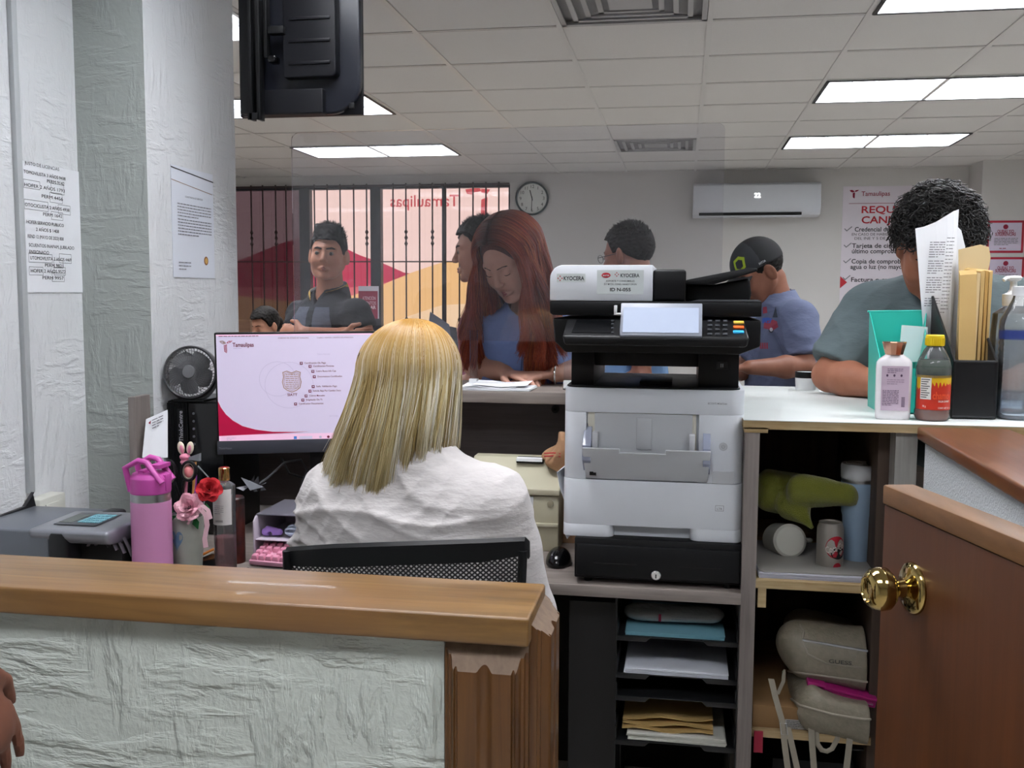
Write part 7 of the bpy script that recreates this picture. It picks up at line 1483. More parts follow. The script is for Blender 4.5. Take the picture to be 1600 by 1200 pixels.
    def feet(s, P, k, o=0.0):
        a = s.aL if k == 'L' else s.aR; f = s.T[:, 1]; return smax(smin(d_ecap(P, a-[0, 0, 0.03], a+f*0.12-[0, 0, 0.045], 0.042+o, 0.040+o, (0, 0, 1), 0.8), d_cap(P, a, a-[0, 0, 0.04], 0.042+o, 0.042+o), 0.03), -(P[:, 2]-0.001), 0.004)
    def bounds(s, pad=0.16):
        A = np.stack([s.hc, s.pel, s.sL, s.sR, s.eL, s.eR, s.wL, s.wR, s.kL, s.kR, s.aL, s.aR, s.wL+nrm(s.hL[0])*0.15, s.wR+nrm(s.hR[0])*0.15]); return A.min(0)-pad, A.max(0)+pad
def legs_for(P_, drop=None, sit=False):
    r = P_.T[:, 0]; f = P_.T[:, 1]
    if sit: P_.kL = P_.pel-r*0.10+f*0.42-[0, 0, 0.03]; P_.kR = P_.pel+r*0.10+f*0.42-[0, 0, 0.03]; P_.aL = P_.kL-[0, 0, P_.kL[2]-0.09]+f*0.02; P_.aR = P_.kR-[0, 0, P_.kR[2]-0.09]+f*0.02
    else:
        fx_ = f*np.array([1, 1, 0]); z = P_.pel[2]
        P_.kL = np.array([*(P_.pel-r*0.10+fx_*0.03)[:2], z*0.53]); P_.kR = np.array([*(P_.pel+r*0.10+fx_*0.03)[:2], z*0.53]); P_.aL = np.array([*(P_.pel-r*0.11)[:2], 0.09]); P_.aR = np.array([*(P_.pel+r*0.11)[:2], 0.09])
def dirty(P, fn, steps, d, st):
    q = np.array(P, float); 
    for _ in range(steps): q = q+d*np.clip(fn(q), -0.02, 0.05)[:, None]*0.8
    return q-d*st
def skin(name, c, c2=None): return mat(name, c, 0.5, spec=0.35, sss=0.0, bump=(500, 0.12, 0.0006), var=(25, c2 or c, 0.5))
M_eye = mat('shaded eye white', '#7d756f', 0.2); M_iris = mat('dark iris', '#1c120d', 0.15)  # whites darkened, the shade on the eyes is put into their colour
def add_person(name, label, P_, skinm, cloth, browm, lipm, eyes=True, res=0.0042, brow=1.0):
    """cloth: list of (part name, material, sdf function, resolution, face colour rule)"""
    t = thing(name, label, 'person', (*P_.pel[:2], 0.0)); lo, hi = P_.bounds()
    lo[2] = 0.0
    V, F = sdf_mesh(P_.body, lo, hi, res); b = MB(); b.raw(V, F); b.build('body', skinm, t)
    for nm, m, fn, rs, rule in cloth:
        V, F = sdf_mesh(fn, lo-0.03, hi+0.03, rs); b = MB(); b.raw(V, F); o = b.build(nm, m, t)
        if rule is not None and len(F):
            cen = V[F].mean(1); idx = rule(cen); o.data.polygons.foreach_set('material_index', idx.astype(int)); o.data.update()
    for k in 'LR':
        V, F = sdf_mesh(lambda P: P_.feet(P, k, 0.004), (P_.aL if k == 'L' else P_.aR)-0.22, (P_.aL if k == 'L' else P_.aR)+0.24, 0.008); b = MB(); b.raw(V, F); b.build('shoe', mat('dark shoe', '#1f1c1b', 0.5), t)
    H = P_.H; hc = P_.hc; s = P_.hs
    if eyes:
        for e in (1, -1):
            b = MB(); c = hc+H@V3(e*0.031, 0.0755, 0.0)*s; b.sphere(c, 0.0122*s, 20, 12); q = c+H@V3(P_.__dict__.get('gaze', 0.0), 0.0092, -0.001)*s; b.sphere(q, (0.0068*s, 0.0042*s, 0.0068*s), 14, 8, 1, M=H); b.build('eye', [M_eye, M_iris], t)
    for e in (1, -1):
        def bf(P, e=e):
            q = (P-hc)@H/s; q = q*np.array([e, 1, 1]); d = smin(d_cap(q, V3(0.013, 0.0930, 0.0190), V3(0.032, 0.0870, 0.0235), 0.0032*brow, 0.0036*brow), d_cap(q, V3(0.032, 0.0870, 0.0235), V3(0.051, 0.0680, 0.0190), 0.0036*brow, 0.0016*brow), 0.003); return d*s
        V, F = sdf_mesh(lambda P: np.maximum(bf(P), np.abs(P_.headd(P))-0.0022*brow), hc+H@V3(e*0.03, 0.085, 0.02)*s-0.045, hc+H@V3(e*0.03, 0.085, 0.02)*s+0.05, 0.0016)
        if len(F): b = MB(); b.raw(V, F); b.build('eyebrow', browm, t)
    def lf(P):
        q = (P-hc)@H/s; m = q.copy(); m[:, 0] = np.abs(m[:, 0]); d = np.minimum(d_cap(m, V3(0, 0.0908, -0.0622), V3(0.022, 0.0800, -0.0655), 0.0058, 0.0028), d_cap(m, V3(0, 0.0893, -0.0726), V3(0.018, 0.081, -0.0700), 0.0068, 0.0032)); return np.maximum(d*s, -(P_.headd(P)+0.0))-0.0005
    V, F = sdf_mesh(lf, hc+H@V3(0, 0.085, -0.068)*s-0.035, hc+H@V3(0, 0.085, -0.068)*s+0.04, 0.0016); b = MB(); b.raw(V, F); b.build('lips', lipm, t)
    return t
def shirt_fn(P_, o=0.014, sleeve=0.75, hem=-0.10, neck_r=0.068, fold=0.006, seed=1, long=False, vneck=0.0, sleeve_o=0.014, drop=0.0, fsc=38):
    f = P_.T[:, 1]
    def fn(P):
        d = P_.torso(P, o)
        cut = smax(-(P[:, 2]-(P_.pel[2]+hem)), d, 0.01)
        for k in 'LR':
            S, E, W = (P_.sL, P_.eL, P_.wL) if k == 'L' else (P_.sR, P_.eR, P_.wR)
            a = P_.uarm(P, k, sleeve_o)
            if long: a = smin(a, P_.farm(P, k, sleeve_o), 0.03); ax_ = nrm(W-E); e_ = (P-(E+(W-E)*(sleeve-1)))@ax_ ; a = np.where((P-E)@ax_ > 0, smax(a, e_, 0.006), a)
            else: ax_ = nrm(E-S); a = smax(a, (P-(S+(E-S)*sleeve))@ax_, 0.006)
            cut = smin(cut, a, 0.035)
        cut = cut+folds(P, fold, fsc, seed, (0, 0, 1))
        nk = d_cap(P, P_.neck+np.array([0, 0, -0.005])+f*0.012, P_.neck+np.array([0, 0, 0.12])+f*0.01, neck_r, neck_r+0.03)
        if vneck: nk = np.minimum(nk, d_cap(P, P_.neck+f*0.06, P_.neck+f*0.11-[0, 0, vneck], 0.035, 0.004))
        return smax(cut, -nk, 0.004)
    return fn
def pants_fn(P_, o=0.012, top=0.0):
    def fn(P):
        r = P_.T[:, 0]; d = smin(P_.legs(P, o), d_ecap(P, P_.pel+r*0.055, P_.pel-r*0.055, 0.118*P_.gb+o, 0.118*P_.gb+o, P_.T[:, 1], 0.85), 0.05)
        return smax(smax(d, P[:, 2]-(P_.pel[2]+0.05), 0.01), -(P[:, 2]-0.07), 0.01)+folds(P, 0.004, 30, 3)
    return fn
def short_hair(P_, t, m, th=0.010, top=0.0, front=0.062, side=0.012, back=-0.055, seed=0, spike=0.012, n=2600, up=0.6, tempf=0.035):
    """cropped hair: a cap with a hairline plus short tufts"""
    s = P_.hs; H = P_.H; hc = P_.hc
    def line(q):   # height of the hairline for a direction
        y = q[:, 1]; zf = np.where(y > 0.030, side+(front-side)*np.clip((y-0.030)/0.030, 0, 1)**0.7, back+(side-back)*np.clip((y+0.085)/0.075, 0, 1)); return zf
    def fn(P):
        q = (P-hc)@H/s; d = d_ell(q, (0, -0.014, 0.034), (0.074+th*0.6, 0.094+th, 0.084+th)); d = smin(d, d_ell(q, (0, 0.0, 0.04), (0.070+th*0.6, 0.088+th, 0.078+th)), 0.01)
        if top: d = smin(d, d_box(q, (0, 0.018, 0.098+top*0.4), (0.054, 0.066, 0.020+top*0.5), 0.018), 0.02)
        d = d+0.0016*wav(q, 320, seed); return smax(d, line(q)-q[:, 2]+0.003*wav(q, 200, seed+1), 0.004)*s
    V, F = sdf_mesh(fn, hc-0.15*s, hc+0.16*s, 0.003); b = MB(); b.raw(V, F)
    r = np.random.default_rng(seed); D = r.normal(size=(n*3, 3)); D /= np.linalg.norm(D, axis=1)[:, None]
    Q = np.array([0, -0.014, 0.034])+D*np.array([0.074+th*0.5, 0.094+th*0.8, 0.084+th*0.8]); Q[:, 2] += top*np.clip((Q[:, 2]-0.06)/0.05, 0, 1); Q = Q[(Q[:, 2] > line(Q)+0.004)][:n]
    N = (Q-np.array([0, -0.014, 0.02])); N /= np.linalg.norm(N, axis=1)[:, None]; top_ = np.clip((Q[:, 2]-0.05)/0.06, 0.15, 1); dr = N*up+np.array([0, 0.35, 0.2])+r.normal(size=N.shape)*0.35; dr /= np.linalg.norm(dr, axis=1)[:, None]
    L = 6; tt = np.linspace(0, 1, L)[None, :, None]; PP = Q[:, None, :]+dr[:, None, :]*tt*(spike*top_[:, None, None])*(0.7+0.6*r.random((len(Q), 1, 1)))
    V, F, _ = strands(PP@H.T*s+hc, np.full(len(PP), 0.0011), 3, 0.2); b.raw(V, F); return b.build('hair', m, t)
M_hairk = mat('black hair', '#110e0c', 0.6, spec=0.25)

# ---- 1. woman at the desk, seen from behind ------------------------------------------------------
YA1 = 1.95
P1 = Person(fwd=V3(-0.10, 1, 0), g=1.08, gb=1.22, fem=True, hc=pt(640, 604, 2.0), neck=pt(646, 712, 1.955), sL=pt(524, 783, 1.95), sR=pt(768, 786, 1.95), pel=V3(-0.58, 1.90, 0.57),
            eL=pt(497, 955, 2.02), eR=pt(822, 960, 2.02), wL=V3(-0.80, 2.27, 0.80), wR=V3(-0.47, 2.27, 0.80), hL=(V3(0.2, 1, 0), V3(0, 0, -1), V3(1, 0, 0)), hR=(V3(-0.2, 1, 0), V3(0, 0, -1), V3(-1, 0, 0)), curl=0.35)
P1.H = head_frame((-0.12, 1, 0), 8, 0); legs_for(P1, sit=True)
f1 = shirt_fn(P1, o=0.012, sleeve=1.75, hem=-0.05, neck_r=0.074, fold=0.013, seed=4, long=True, sleeve_o=0.020, fsc=46)
M_blouse = mat('white blouse cotton', '#bdb9b8', 0.8, bump=(13, 0.42, 0.018), stretch=(1, 1, 2.6), sheen=0.2)
w1 = add_person('person', 'person with long blonde hair and a white blouse, seated at the desk, back turned', P1, skin('fair skin', '#c99a80', '#b98870'),
    [('blouse', M_blouse, f1, 0.005, None), ('trousers', mat('dark jeans', '#20242e', 0.8), pants_fn(P1), 0.008, None)], mat('brown brow', '#5a4030', 0.6), mat('rose lips', '#a85a58', 0.4))
def long_hair(P_, t, name, m, K, endf, drift, ax_, start_c, face_gap, cols, rad=0.0011, L=26, seed=1, thick=0.020, wavy=0.0, clump=60, grav=None, tucked=None, n=3, scal=(0.083, 0.104, 0.098)):
    """long strands lying over the skull and then hanging; endf(theta)-> height of the tips (world z)"""
    r = np.random.default_rng(seed); H, hc, s = P_.H, P_.hc, P_.hs
    th = r.uniform(-math.pi, math.pi, K*2); th = th[np.abs(np.angle(np.exp(1j*(th-math.pi/2)))) > face_gap][:K]; K = len(th)
    cl = r.integers(0, clump, K); 
    cth = np.sort(r.uniform(-math.pi, math.pi, clump)); cl = np.argmin(np.abs(np.angle(np.exp(1j*(th[:, None]-cth[None])))), 1); cr = r.normal(size=(clump, 4))
    lay = r.random(K)**0.6*thick; ph0 = r.uniform(0.0, 0.75, K)
    tt = np.linspace(0, 1, L); ns = int(L*0.42)
    PP = np.zeros((K, L, 3)); phE = 1.54
    A = np.array(scal)*s
    for i in range(ns):
        ph = ph0+(phE-ph0)*i/(ns-1); x = np.cos(th)*np.sin(ph); y = np.sin(th)*np.sin(ph); z = np.cos(ph)
        q = np.stack([x*(A[0]+lay), y*(A[1]+lay), z*(A[2]+lay)], 1)+np.array(start_c)*(np.cos(ph)[:, None]**2); PP[:, i] = (q+np.array([0, -0.014, 0.030])*s)@H.T+hc
    rn = r.normal(size=(K, 2))
    end = endf(th)+cr[cl, 0]*0.010+r.normal(size=K)*0.014
    p0 = PP[:, ns-1].copy(); t0 = PP[:, ns-1]-PP[:, ns-2]; t0 /= np.linalg.norm(t0, axis=1)[:, None]
    for i in range(ns, L):
        u = (i-ns+1)/(L-ns); z = p0[:, 2]*(1-u)+end*u
        dr = np.stack([np.full(K, drift[0]), np.full(K, drift[1])], 1)*u**1.2
        out = (p0[:, :2]-hc[:2]); pin = -0.10*u*u*out
        dd = cr[cl, 1:3]*0.006*u+rn*0.0035*u
        PP[:, i, :2] = p0[:, :2]+dr+pin+dd+t0[:, :2]*0.004*math.sin(math.pi*u); PP[:, i, 2] = z
    if wavy:
        ph = cr[cl, 3]*3+r.normal(size=K)*0.3
        for i in range(L): a = wavy*max(0, (i-ns*0.6)/(L-ns*0.6)); PP[:, i, 0] += a*np.sin(ph+i*0.75); PP[:, i, 1] += a*0.7*np.cos(ph*1.3+i*0.62)
    if tucked is not None: PP = tucked(PP, th)
    base = np.array([lin(c) for c in cols]); ci = (np.abs(cr[cl, 0]*37+r.normal(size=K)*0.55).astype(int))%len(base); C0 = base[ci]*(0.85+0.3*r.random((K, 1)))
    return PP, np.full(K, rad)*(0.8+0.5*r.random(K)), C0
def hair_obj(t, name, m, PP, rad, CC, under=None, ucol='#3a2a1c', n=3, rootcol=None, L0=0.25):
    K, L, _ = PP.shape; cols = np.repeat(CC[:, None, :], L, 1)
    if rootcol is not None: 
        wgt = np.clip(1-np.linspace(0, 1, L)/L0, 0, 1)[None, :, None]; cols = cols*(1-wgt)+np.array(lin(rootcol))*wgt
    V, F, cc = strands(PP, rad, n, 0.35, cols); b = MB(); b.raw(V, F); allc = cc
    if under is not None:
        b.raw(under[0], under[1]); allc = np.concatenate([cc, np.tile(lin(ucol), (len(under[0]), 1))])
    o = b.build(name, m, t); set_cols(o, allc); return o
def hair_mat(name, rough=0.32):
    m = mat(name, '#888888', rough, spec=0.45, attr='tone'); return m
zE = lambda py: at(620, py, Y=1.93)[2]
def endA(th):   # theta 0 = her right (+x), -pi/2 = back (towards us)
    x = np.cos(th); return np.where(x < 0, zE(752)+0.03*np.clip(-x-0.75, 0, 1)*0, zE(752)*(1-np.clip(x*1.3, 0, 1))+zE(700)*np.clip(x*1.3, 0, 1))+0.012*np.sin(th*5)
def tuckA(PP, th):
    u = np.linspace(0, 1, PP.shape[1])[None, :]; f = np.clip((u-0.36)/0.64, 0, 1); x = np.cos(th)[:, None]; wl = 0.5-0.5*np.tanh(x*3); bk = np.clip(-np.sin(th)*1.6, 0, 1)[:, None]
    PP[:, :, 0] += wl*(-0.045*f**1.3*np.abs(x)-0.030*f**1.5)+(1-wl)*(-0.020*f**1.5*(1-x)-0.004*f*x)
    PP[:, :, 1] += -0.030*np.sin(f**1.6*math.pi*0.6)*bk
    return PP
PP, rad_, CC = long_hair(P1, w1, 'hair', None, 14000, endA, (-0.006, 0.0), None, (0.012, -0.02, 0.0), 0.75, ['#d2c294', '#c0a974', '#e2d9bf', '#b09a68', '#d6caa4', '#ece6d6', '#9c8552'], rad=0.00085, seed=3, thick=0.016, clump=170, tucked=tuckA, scal=(0.094, 0.106, 0.092))
def under1(P):
    q = (P-P1.hc)@P1.H; d = d_ell(q, (0, -0.014, 0.030), (0.091, 0.101, 0.089)); c0 = P1.hc+V3(-0.002, -0.02, -0.02); c1 = P1.hc+V3(-0.025, -0.028, -0.135)
    d = smin(d, d_ecap(P, c0, c1, 0.086, 0.080, (0, 1, 0), 0.72), 0.03); face = (P-P1.hc)@P1.H[:, 1]; return smax(d, face-0.035, 0.02)
V, F = sdf_mesh(under1, P1.hc-0.30, P1.hc+0.16, 0.005)
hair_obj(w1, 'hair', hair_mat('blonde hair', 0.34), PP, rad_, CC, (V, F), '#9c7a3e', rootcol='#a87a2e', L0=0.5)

# ---- 2. man with crossed arms ---------------------------------------------------------------------
Y2 = 4.25
P2 = Person(fwd=V3(-0.40, -0.92, 0), g=1.02, gb=1.0, hs=1.0, slit=0.0026, hc=pt(513, 399, Y2-0.03), neck=pt(517, 458, Y2+0.02), sR=pt(470, 493, Y2+0.10), sL=pt(556, 491, Y2-0.12), pel=np.array([*pt(515, 560, Y2+0.06)[:2], 0.93]),
            eR=pt(462, 535, Y2-0.10), eL=pt(575, 531, Y2-0.14), wR=pt(535, 527, Y2-0.26), wL=pt(474, 520, Y2-0.27), hR=(V3(1, -0.1, 0.0), V3(0, 1, 0), V3(0, 0, 1)), hL=(V3(-1, 0.1, 0.0), V3(0, 1, -0.3), V3(0, 0, 1)), curl=0.7, gaze=0.002, full=1.04)
P2.H = head_frame((0.14, -1, 0.0), -4, -3); legs_for(P2)
f2 = shirt_fn(P2, o=0.014, sleeve=0.62, hem=-0.06, neck_r=0.064, fold=0.005, seed=6, vneck=0.05)
def rule2(c):
    q = (c-P2.neck)@P2.T; fr = q[:, 1] > -0.01; return ((np.abs(q[:, 0]) < 0.125-0.25*np.clip(q[:, 2]+0.14, 0, 1)) & (np.abs(q[:, 0]) > 0.020) & (q[:, 2] < -0.06) & fr).astype(int)
M_navy = mat('black navy pique', '#15181f', 0.8, bump=(12, 0.5, 0.016), stretch=(1, 1, 2.2)); M_gpan = mat('dark grey pique panel', '#4c525f', 0.8, bump=(12, 0.5, 0.016), stretch=(1, 1, 2.2))
sk2 = skin('tan skin', '#b07c64', '#9b6a54')
w2 = add_person('person', 'person in a dark polo shirt with crossed arms, standing before the barred window', P2, sk2,
    [('polo_shirt', [M_navy, M_gpan], f2, 0.005, rule2), ('trousers', mat('dark jeans'), pants_fn(P2), 0.01, None)], M_hairk, mat('brown lips', '#7c4a42', 0.5), brow=1.3)
short_hair(P2, w2, M_hairk, th=0.008, top=0.014, front=0.060, side=-0.002, back=-0.05, seed=2, spike=0.020, up=0.6)
def collar_fn(P_, o=0.014, R=0.098, h=0.030, v=0.055):
    f = P_.T[:, 1]; n0 = P_.neck+f*0.010
    def fn(P):
        flat = smax(P_.torso(P, o+0.009), d_cap(P, n0-[0, 0, 0.02], n0+[0, 0, 0.10], R, R-0.02), 0.003)
        band = d_cap(P, n0+[0, 0, 0.004]-f*0.006, n0+[0, 0, h]-f*0.006, 0.070, 0.066)
        d = smin(flat, band, 0.01); d = smax(d, -d_cap(P, n0-[0, 0, 0.1], n0+[0, 0, 0.16], 0.061, 0.061), 0.002); d = smax(d, (P-n0)@V3(0, 0, 1)-h+((P-n0)@f)*0.35, 0.003)
        w = np.abs((P-n0)@P_.T[:, 0])-np.clip(0.012+0.35*(v*1.6+((P-n0)[:, 2])), 0.004, 0.05); w = np.maximum(w, -((P-n0)@f)); return smax(d, -w, 0.002)
    return fn
def collar(P_, t, m, pm, **k):
    fn = collar_fn(P_, **k); V, F = sdf_mesh(fn, P_.neck-0.17, P_.neck+0.14, 0.0035); b = MB(); b.raw(V, F); o = b.build('collar', [m, pm], t); c = V[F].mean(1); n0 = P_.neck+P_.T[:, 1]*0.010
    e = d_cap(c, n0-[0, 0, 0.02], n0+[0, 0, 0.10], 0.098, 0.078); o.data.polygons.foreach_set('material_index', ((e > -0.0085) & (e < -0.0035)).astype(int)); return o
collar(P2, w2, M_navy, mat('yellow piping', '#b8923a', 0.7))

# ---- 3. seated woman far away ---------------------------------------------------------------------
Y3 = 6.0
P3 = Person(fwd=V3(-0.45, -0.9, 0), g=0.9, fem=True, hs=0.95, hc=pt(414, 509, Y3), neck=pt(420, 545, Y3+0.03), sL=pt(452, 562, Y3), sR=pt(392, 566, Y3+0.12), pel=np.array([*pt(424, 600, Y3+0.1)[:2], 0.52]), eL=pt(456, 622, Y3-0.05), eR=pt(388, 622, Y3+0.0), wL=pt(425, 624, Y3-0.25), wR=pt(392, 626, Y3-0.28),
            hL=(V3(-0.3, -1, 0), V3(0, 0, -1), V3(-1, 0, 0)), hR=(V3(0, -1, 0), V3(0, 0, -1), V3(1, 0, 0)))
P3.H = head_frame((-0.40, -0.9, 0), 14, 0); legs_for(P3, sit=True)
M_blk = mat('black knit', '#131317', 0.85)
w3 = add_person('person', 'person with tied-back dark hair and a black top, seated far off and looking down', P3, skin('light brown skin', '#b98870', '#a87860'),
    [('top', M_blk, shirt_fn(P3, sleeve=1.6, long=True, seed=8), 0.008, None), ('trousers', M_blk, pants_fn(P3), 0.012, None)], M_hairk, mat('rose lips'), eyes=False, res=0.006)
short_hair(P3, w3, M_hairk, th=0.014, front=0.070, side=0.0, back=-0.06, seed=3, spike=0.004, n=600)
b = MB(); V, F = sdf_mesh(lambda P: d_ell((P-P3.hc)@P3.H, (0.0, -0.10, -0.01), (0.045, 0.05, 0.05)), P3.hc-0.2, P3.hc+0.2, 0.006); b.raw(V, F); b.build('hair_bun', M_hairk, w3)
dk = thing('far_desk', 'brown wooden desk at the far left where the distant person sits', 'desk', (*pt(410, 560, 5.62)[:2], 0)); W_fd = wood('brown far desk', '#7a5a44', '#65493a', 0.5, 'x', 5)
c = pt(410, 560, 5.62); b = MB(); b.box(c[0]-0.6, c[0]+0.6, 5.40, 5.82, 0.72, 0.75); b.build('desk_top', W_fd, dk); b = MB(); b.box(c[0]-0.58, c[0]+0.58, 5.42, 5.44, 0.02, 0.72); b.build('front_board', W_fd, dk)
for x in (c[0]-0.58, c[0]+0.56): b = MB(); b.box(x, x+0.02, 5.44, 5.80, 0, 0.72); b.build('leg', W_fd, dk)
b = MB(); c = at(389, 515, Y=5.55); b.box(c[0]-0.4, c[0]+0.02, 5.52, 5.55, 0.752, fz(500, 5.55, 389)); b.box(c[0]-0.4, c[0]+0.02, 5.50, 5.60, 0.751, 0.757); single(b, 'desk_partition', W_fd, 'brown wooden partition panel standing on the far desk', 'panel')

# ---- 4. man in profile behind the red-haired woman -------------------------------------------------
Y4 = 3.85
P4 = Person(fwd=V3(-1, -0.15, 0), g=1.0, hs=1.04, slit=0.003, hc=pt(752, 392, Y4), neck=pt(772, 452, Y4+0.02), sR=pt(765, 500, Y4+0.17), sL=pt(757, 505, Y4-0.17), pel=np.array([*pt(770, 560, Y4)[:2], 0.95]), eR=pt(760, 590, Y4+0.2), eL=pt(742, 600, Y4-0.2), wR=pt(700, 600, Y4+0.1), wL=pt(695, 612, Y4-0.16),
            hR=(V3(-1, 0, 0), V3(0, 0, -1), V3(0, -1, 0)), hL=(V3(-1, 0, 0), V3(0, 0, -1), V3(0, 1, 0)))
P4.H = head_frame((-1, -0.12, 0), 4, 0); legs_for(P4)
M_pinks = mat('pink checked shirt', '#a87484', 0.8, var=(12, '#8c5a70', 0.8))
w4 = add_person('person', 'person in profile wearing a pink shirt, half hidden behind the red hair', P4, skin('olive skin', '#9a7060', '#8a6050'),
    [('shirt', M_pinks, shirt_fn(P4, o=0.016, sleeve=0.8, seed=12), 0.006, None), ('trousers', mat('dark jeans'), pants_fn(P4), 0.012, None)], M_hairk, mat('brown lips'), res=0.005)
short_hair(P4, w4, M_hairk, th=0.010, front=0.066, side=0.03, back=-0.05, seed=5, spike=0.018)

# ---- 5. red-haired woman ---------------------------------------------------------------------------
Y5 = 3.08
P5 = Person(fwd=V3(-0.12, -1, 0), g=0.98, gb=1.0, fem=True, hs=1.0, hc=pt(797, 405, 3.03), neck=pt(832, 474, 3.14), sR=pt(760, 522, 3.13), sL=pt(908, 515, 3.16), pel=V3(-0.42, 3.33, 0.93), eR=pt(741, 598, 3.13), eL=pt(925, 598, 3.14), wR=pt(790, 604, 2.965), wL=pt(868, 597, 2.96),
            hR=(V3(0.7, -0.5, -0.05), V3(0, 0, -1), V3(-0.5, -0.8, 0)), hL=(V3(-0.8, -0.4, -0.05), V3(0, 0, -1), V3(-0.4, 0.9, 0)), curl=0.3)
for q_ in (P5.eR, P5.eL, P5.wR, P5.wL): q_[2] = max(q_[2], ZC+0.045)
P5.wR[2] = ZC+0.032; P5.wL[2] = ZC+0.032
P5.H = head_frame((-0.42, -0.95, 0), 34, 4); legs_for(P5)
M_blue = mat('cornflower blue blouse', '#8aa0d8', 0.75, bump=(12, 0.5, 0.016), stretch=(1, 1, 2.2))
f5 = shirt_fn(P5, o=0.012, sleeve=0.32, hem=-0.02, neck_r=0.074, fold=0.007, seed=21, vneck=0.09)
w5 = add_person('person', 'person with long red hair and blue blouse, bent over the counter', P5, skin('warm fair skin', '#d3a28e', '#c39280'),
    [('blouse', M_blue, f5, 0.0045, None), ('trousers', mat('dark jeans'), pants_fn(P5), 0.01, None)], mat('dark brow', '#3a2520', 0.6), mat('dark rose lips', '#a05454', 0.4), eyes=False, res=0.0035, brow=0.75)
b = MB()   # lashes: thin dark arcs on the lowered lids
for e in (1, -1):
    A = [P5.hc+P5.H@V3(e*(0.031+0.0135*math.cos(a)), 0.0868-0.006*abs(math.cos(a)), -0.0035-0.0035*math.sin(a)) for a in np.linspace(0.15, math.pi-0.15, 9)]; b.tube(A, 0.0010, 5)
b.build('eyelashes', M_hairk, w5)
b = MB(); fq = P5.T[:, 1]; A = []   # placket down the blouse front
for z in np.linspace(-0.10, -0.30, 10): A.append(P5.neck+fq*0.25+[0, 0, z])
A = dirty(A, f5, 14, -fq*-1*-1, 0.0) if False else dirty(np.array(A), f5, 16, -fq, 0.001)
b.tube(A, 0.0035, 6, flat=0.5); b.build('placket', mat('blue placket', '#6279b2', 0.7), w5)
def hang(side, K, seed, outx, zend, spread, fwd_, wav_):
    """curtains of hair: from the parting over the skull side, then straight down in front of the shoulder"""
    r = np.random.default_rng(seed); H, hc = P5.H, P5.hc; L = 30; PP = np.zeros((K, L, 3)); ncl = 26; cl = r.integers(0, ncl, K); cr = r.normal(size=(ncl, 5)); cu = np.sort(r.random(ncl)); u0 = cu[cl]+r.normal(size=K)*0.03; lay = r.random(K)*0.020
    y0 = 0.070-0.17*u0; ns = 13
    for i in range(ns):
        ph = (i/(ns-1))*1.50+0.02; yy = y0*(1-0.10*math.sin(ph)); ex = np.sqrt(np.clip(1-((yy+0.014)/0.125)**2, 0.05, 1))
        q = np.stack([side*(0.004+(0.086+lay)*math.sin(ph)*ex), yy, 0.030+(0.094+lay)*math.cos(ph)*ex], 1); PP[:, i] = q@H.T+hc
    rn = r.normal(size=K); p0 = PP[:, ns-1].copy(); p1 = PP[:, ns-2]; ze = zend+cr[cl, 0]*0.035+r.normal(size=K)*0.012+0.02*u0
    for i in range(ns, L):
        u = (i-ns+1)/(L-ns); e_ = 1-(1-u)**1.5
        PP[:, i, 0] = p0[:, 0]+outx(u0)*e_+cr[cl, 1]*spread*u+rn*0.004*u; PP[:, i, 1] = p0[:, 1]+fwd_(u0)*e_+cr[cl, 2]*0.02*u; PP[:, i, 2] = p0[:, 2]*(1-u)+ze*u
    for i in range(L): a = wav_*np.clip((i-8)/(L-8), 0, 1); PP[:, i, 0] += a*np.sin(cr[cl, 3]*3+i*0.55); PP[:, i, 1] += a*0.6*np.cos(cr[cl, 4]*3+i*0.5)
    base = np.array([lin(c) for c in ('#a04632', '#b5563a', '#83362b', '#c4683f', '#8f3b2d', '#cf7648')]); CC = base[(cl*7+r.integers(0, 2, K)) % 6]*(0.8+0.4*r.random((K, 1))); return PP, np.full(K, 0.00125), CC
zt5 = pt(760, 560, 3.0)[2]
h1 = hang(1, 3600, 1, lambda u: -0.020+0.03*u, zt5+0.01, 0.022, lambda u: -0.02+0.10*u, 0.008)
h2 = hang(-1, 6000, 2, lambda u: 0.050-0.02*u, zt5-0.01, 0.030, lambda u: -0.02+0.06*u, 0.009)
PP = np.concatenate([h1[0], h2[0]]); 
def under5(P):
    q = (P-P5.hc)@P5.H; d = d_ell(q, (0, -0.016, 0.030), (0.084, 0.100, 0.094)); d = smin(d, d_ecap(P, P5.hc+V3(0.01, 0.07, -0.02), P5.hc+V3(0.03, 0.12, -0.18), 0.075, 0.07, (0, 1, 0), 0.6), 0.03); return smax(d, q[:, 1]+q[:, 2]*-0.25-0.052, 0.012)
V, F = sdf_mesh(under5, P5.hc-0.30, P5.hc+0.25, 0.005)
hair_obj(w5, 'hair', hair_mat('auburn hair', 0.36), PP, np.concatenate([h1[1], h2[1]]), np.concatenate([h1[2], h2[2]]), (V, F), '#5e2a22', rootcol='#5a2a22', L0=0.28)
b = MB(); A = [P5.hc+P5.H@V3(0.0, 0.0, 0.0)+0*V3(0, 0, 0)]
c = P5.wL; b.tube([c+P5.T[:, 0]*0.0+0.03*(math.cos(a)*V3(0.3, 0.2, 0.0)*0+V3(0, math.cos(a), math.sin(a))) for a in np.linspace(0, 2*math.pi, 24, endpoint=False)], 0.0025, 6, closed=True); b.build('bracelet', M_chrome, w5)

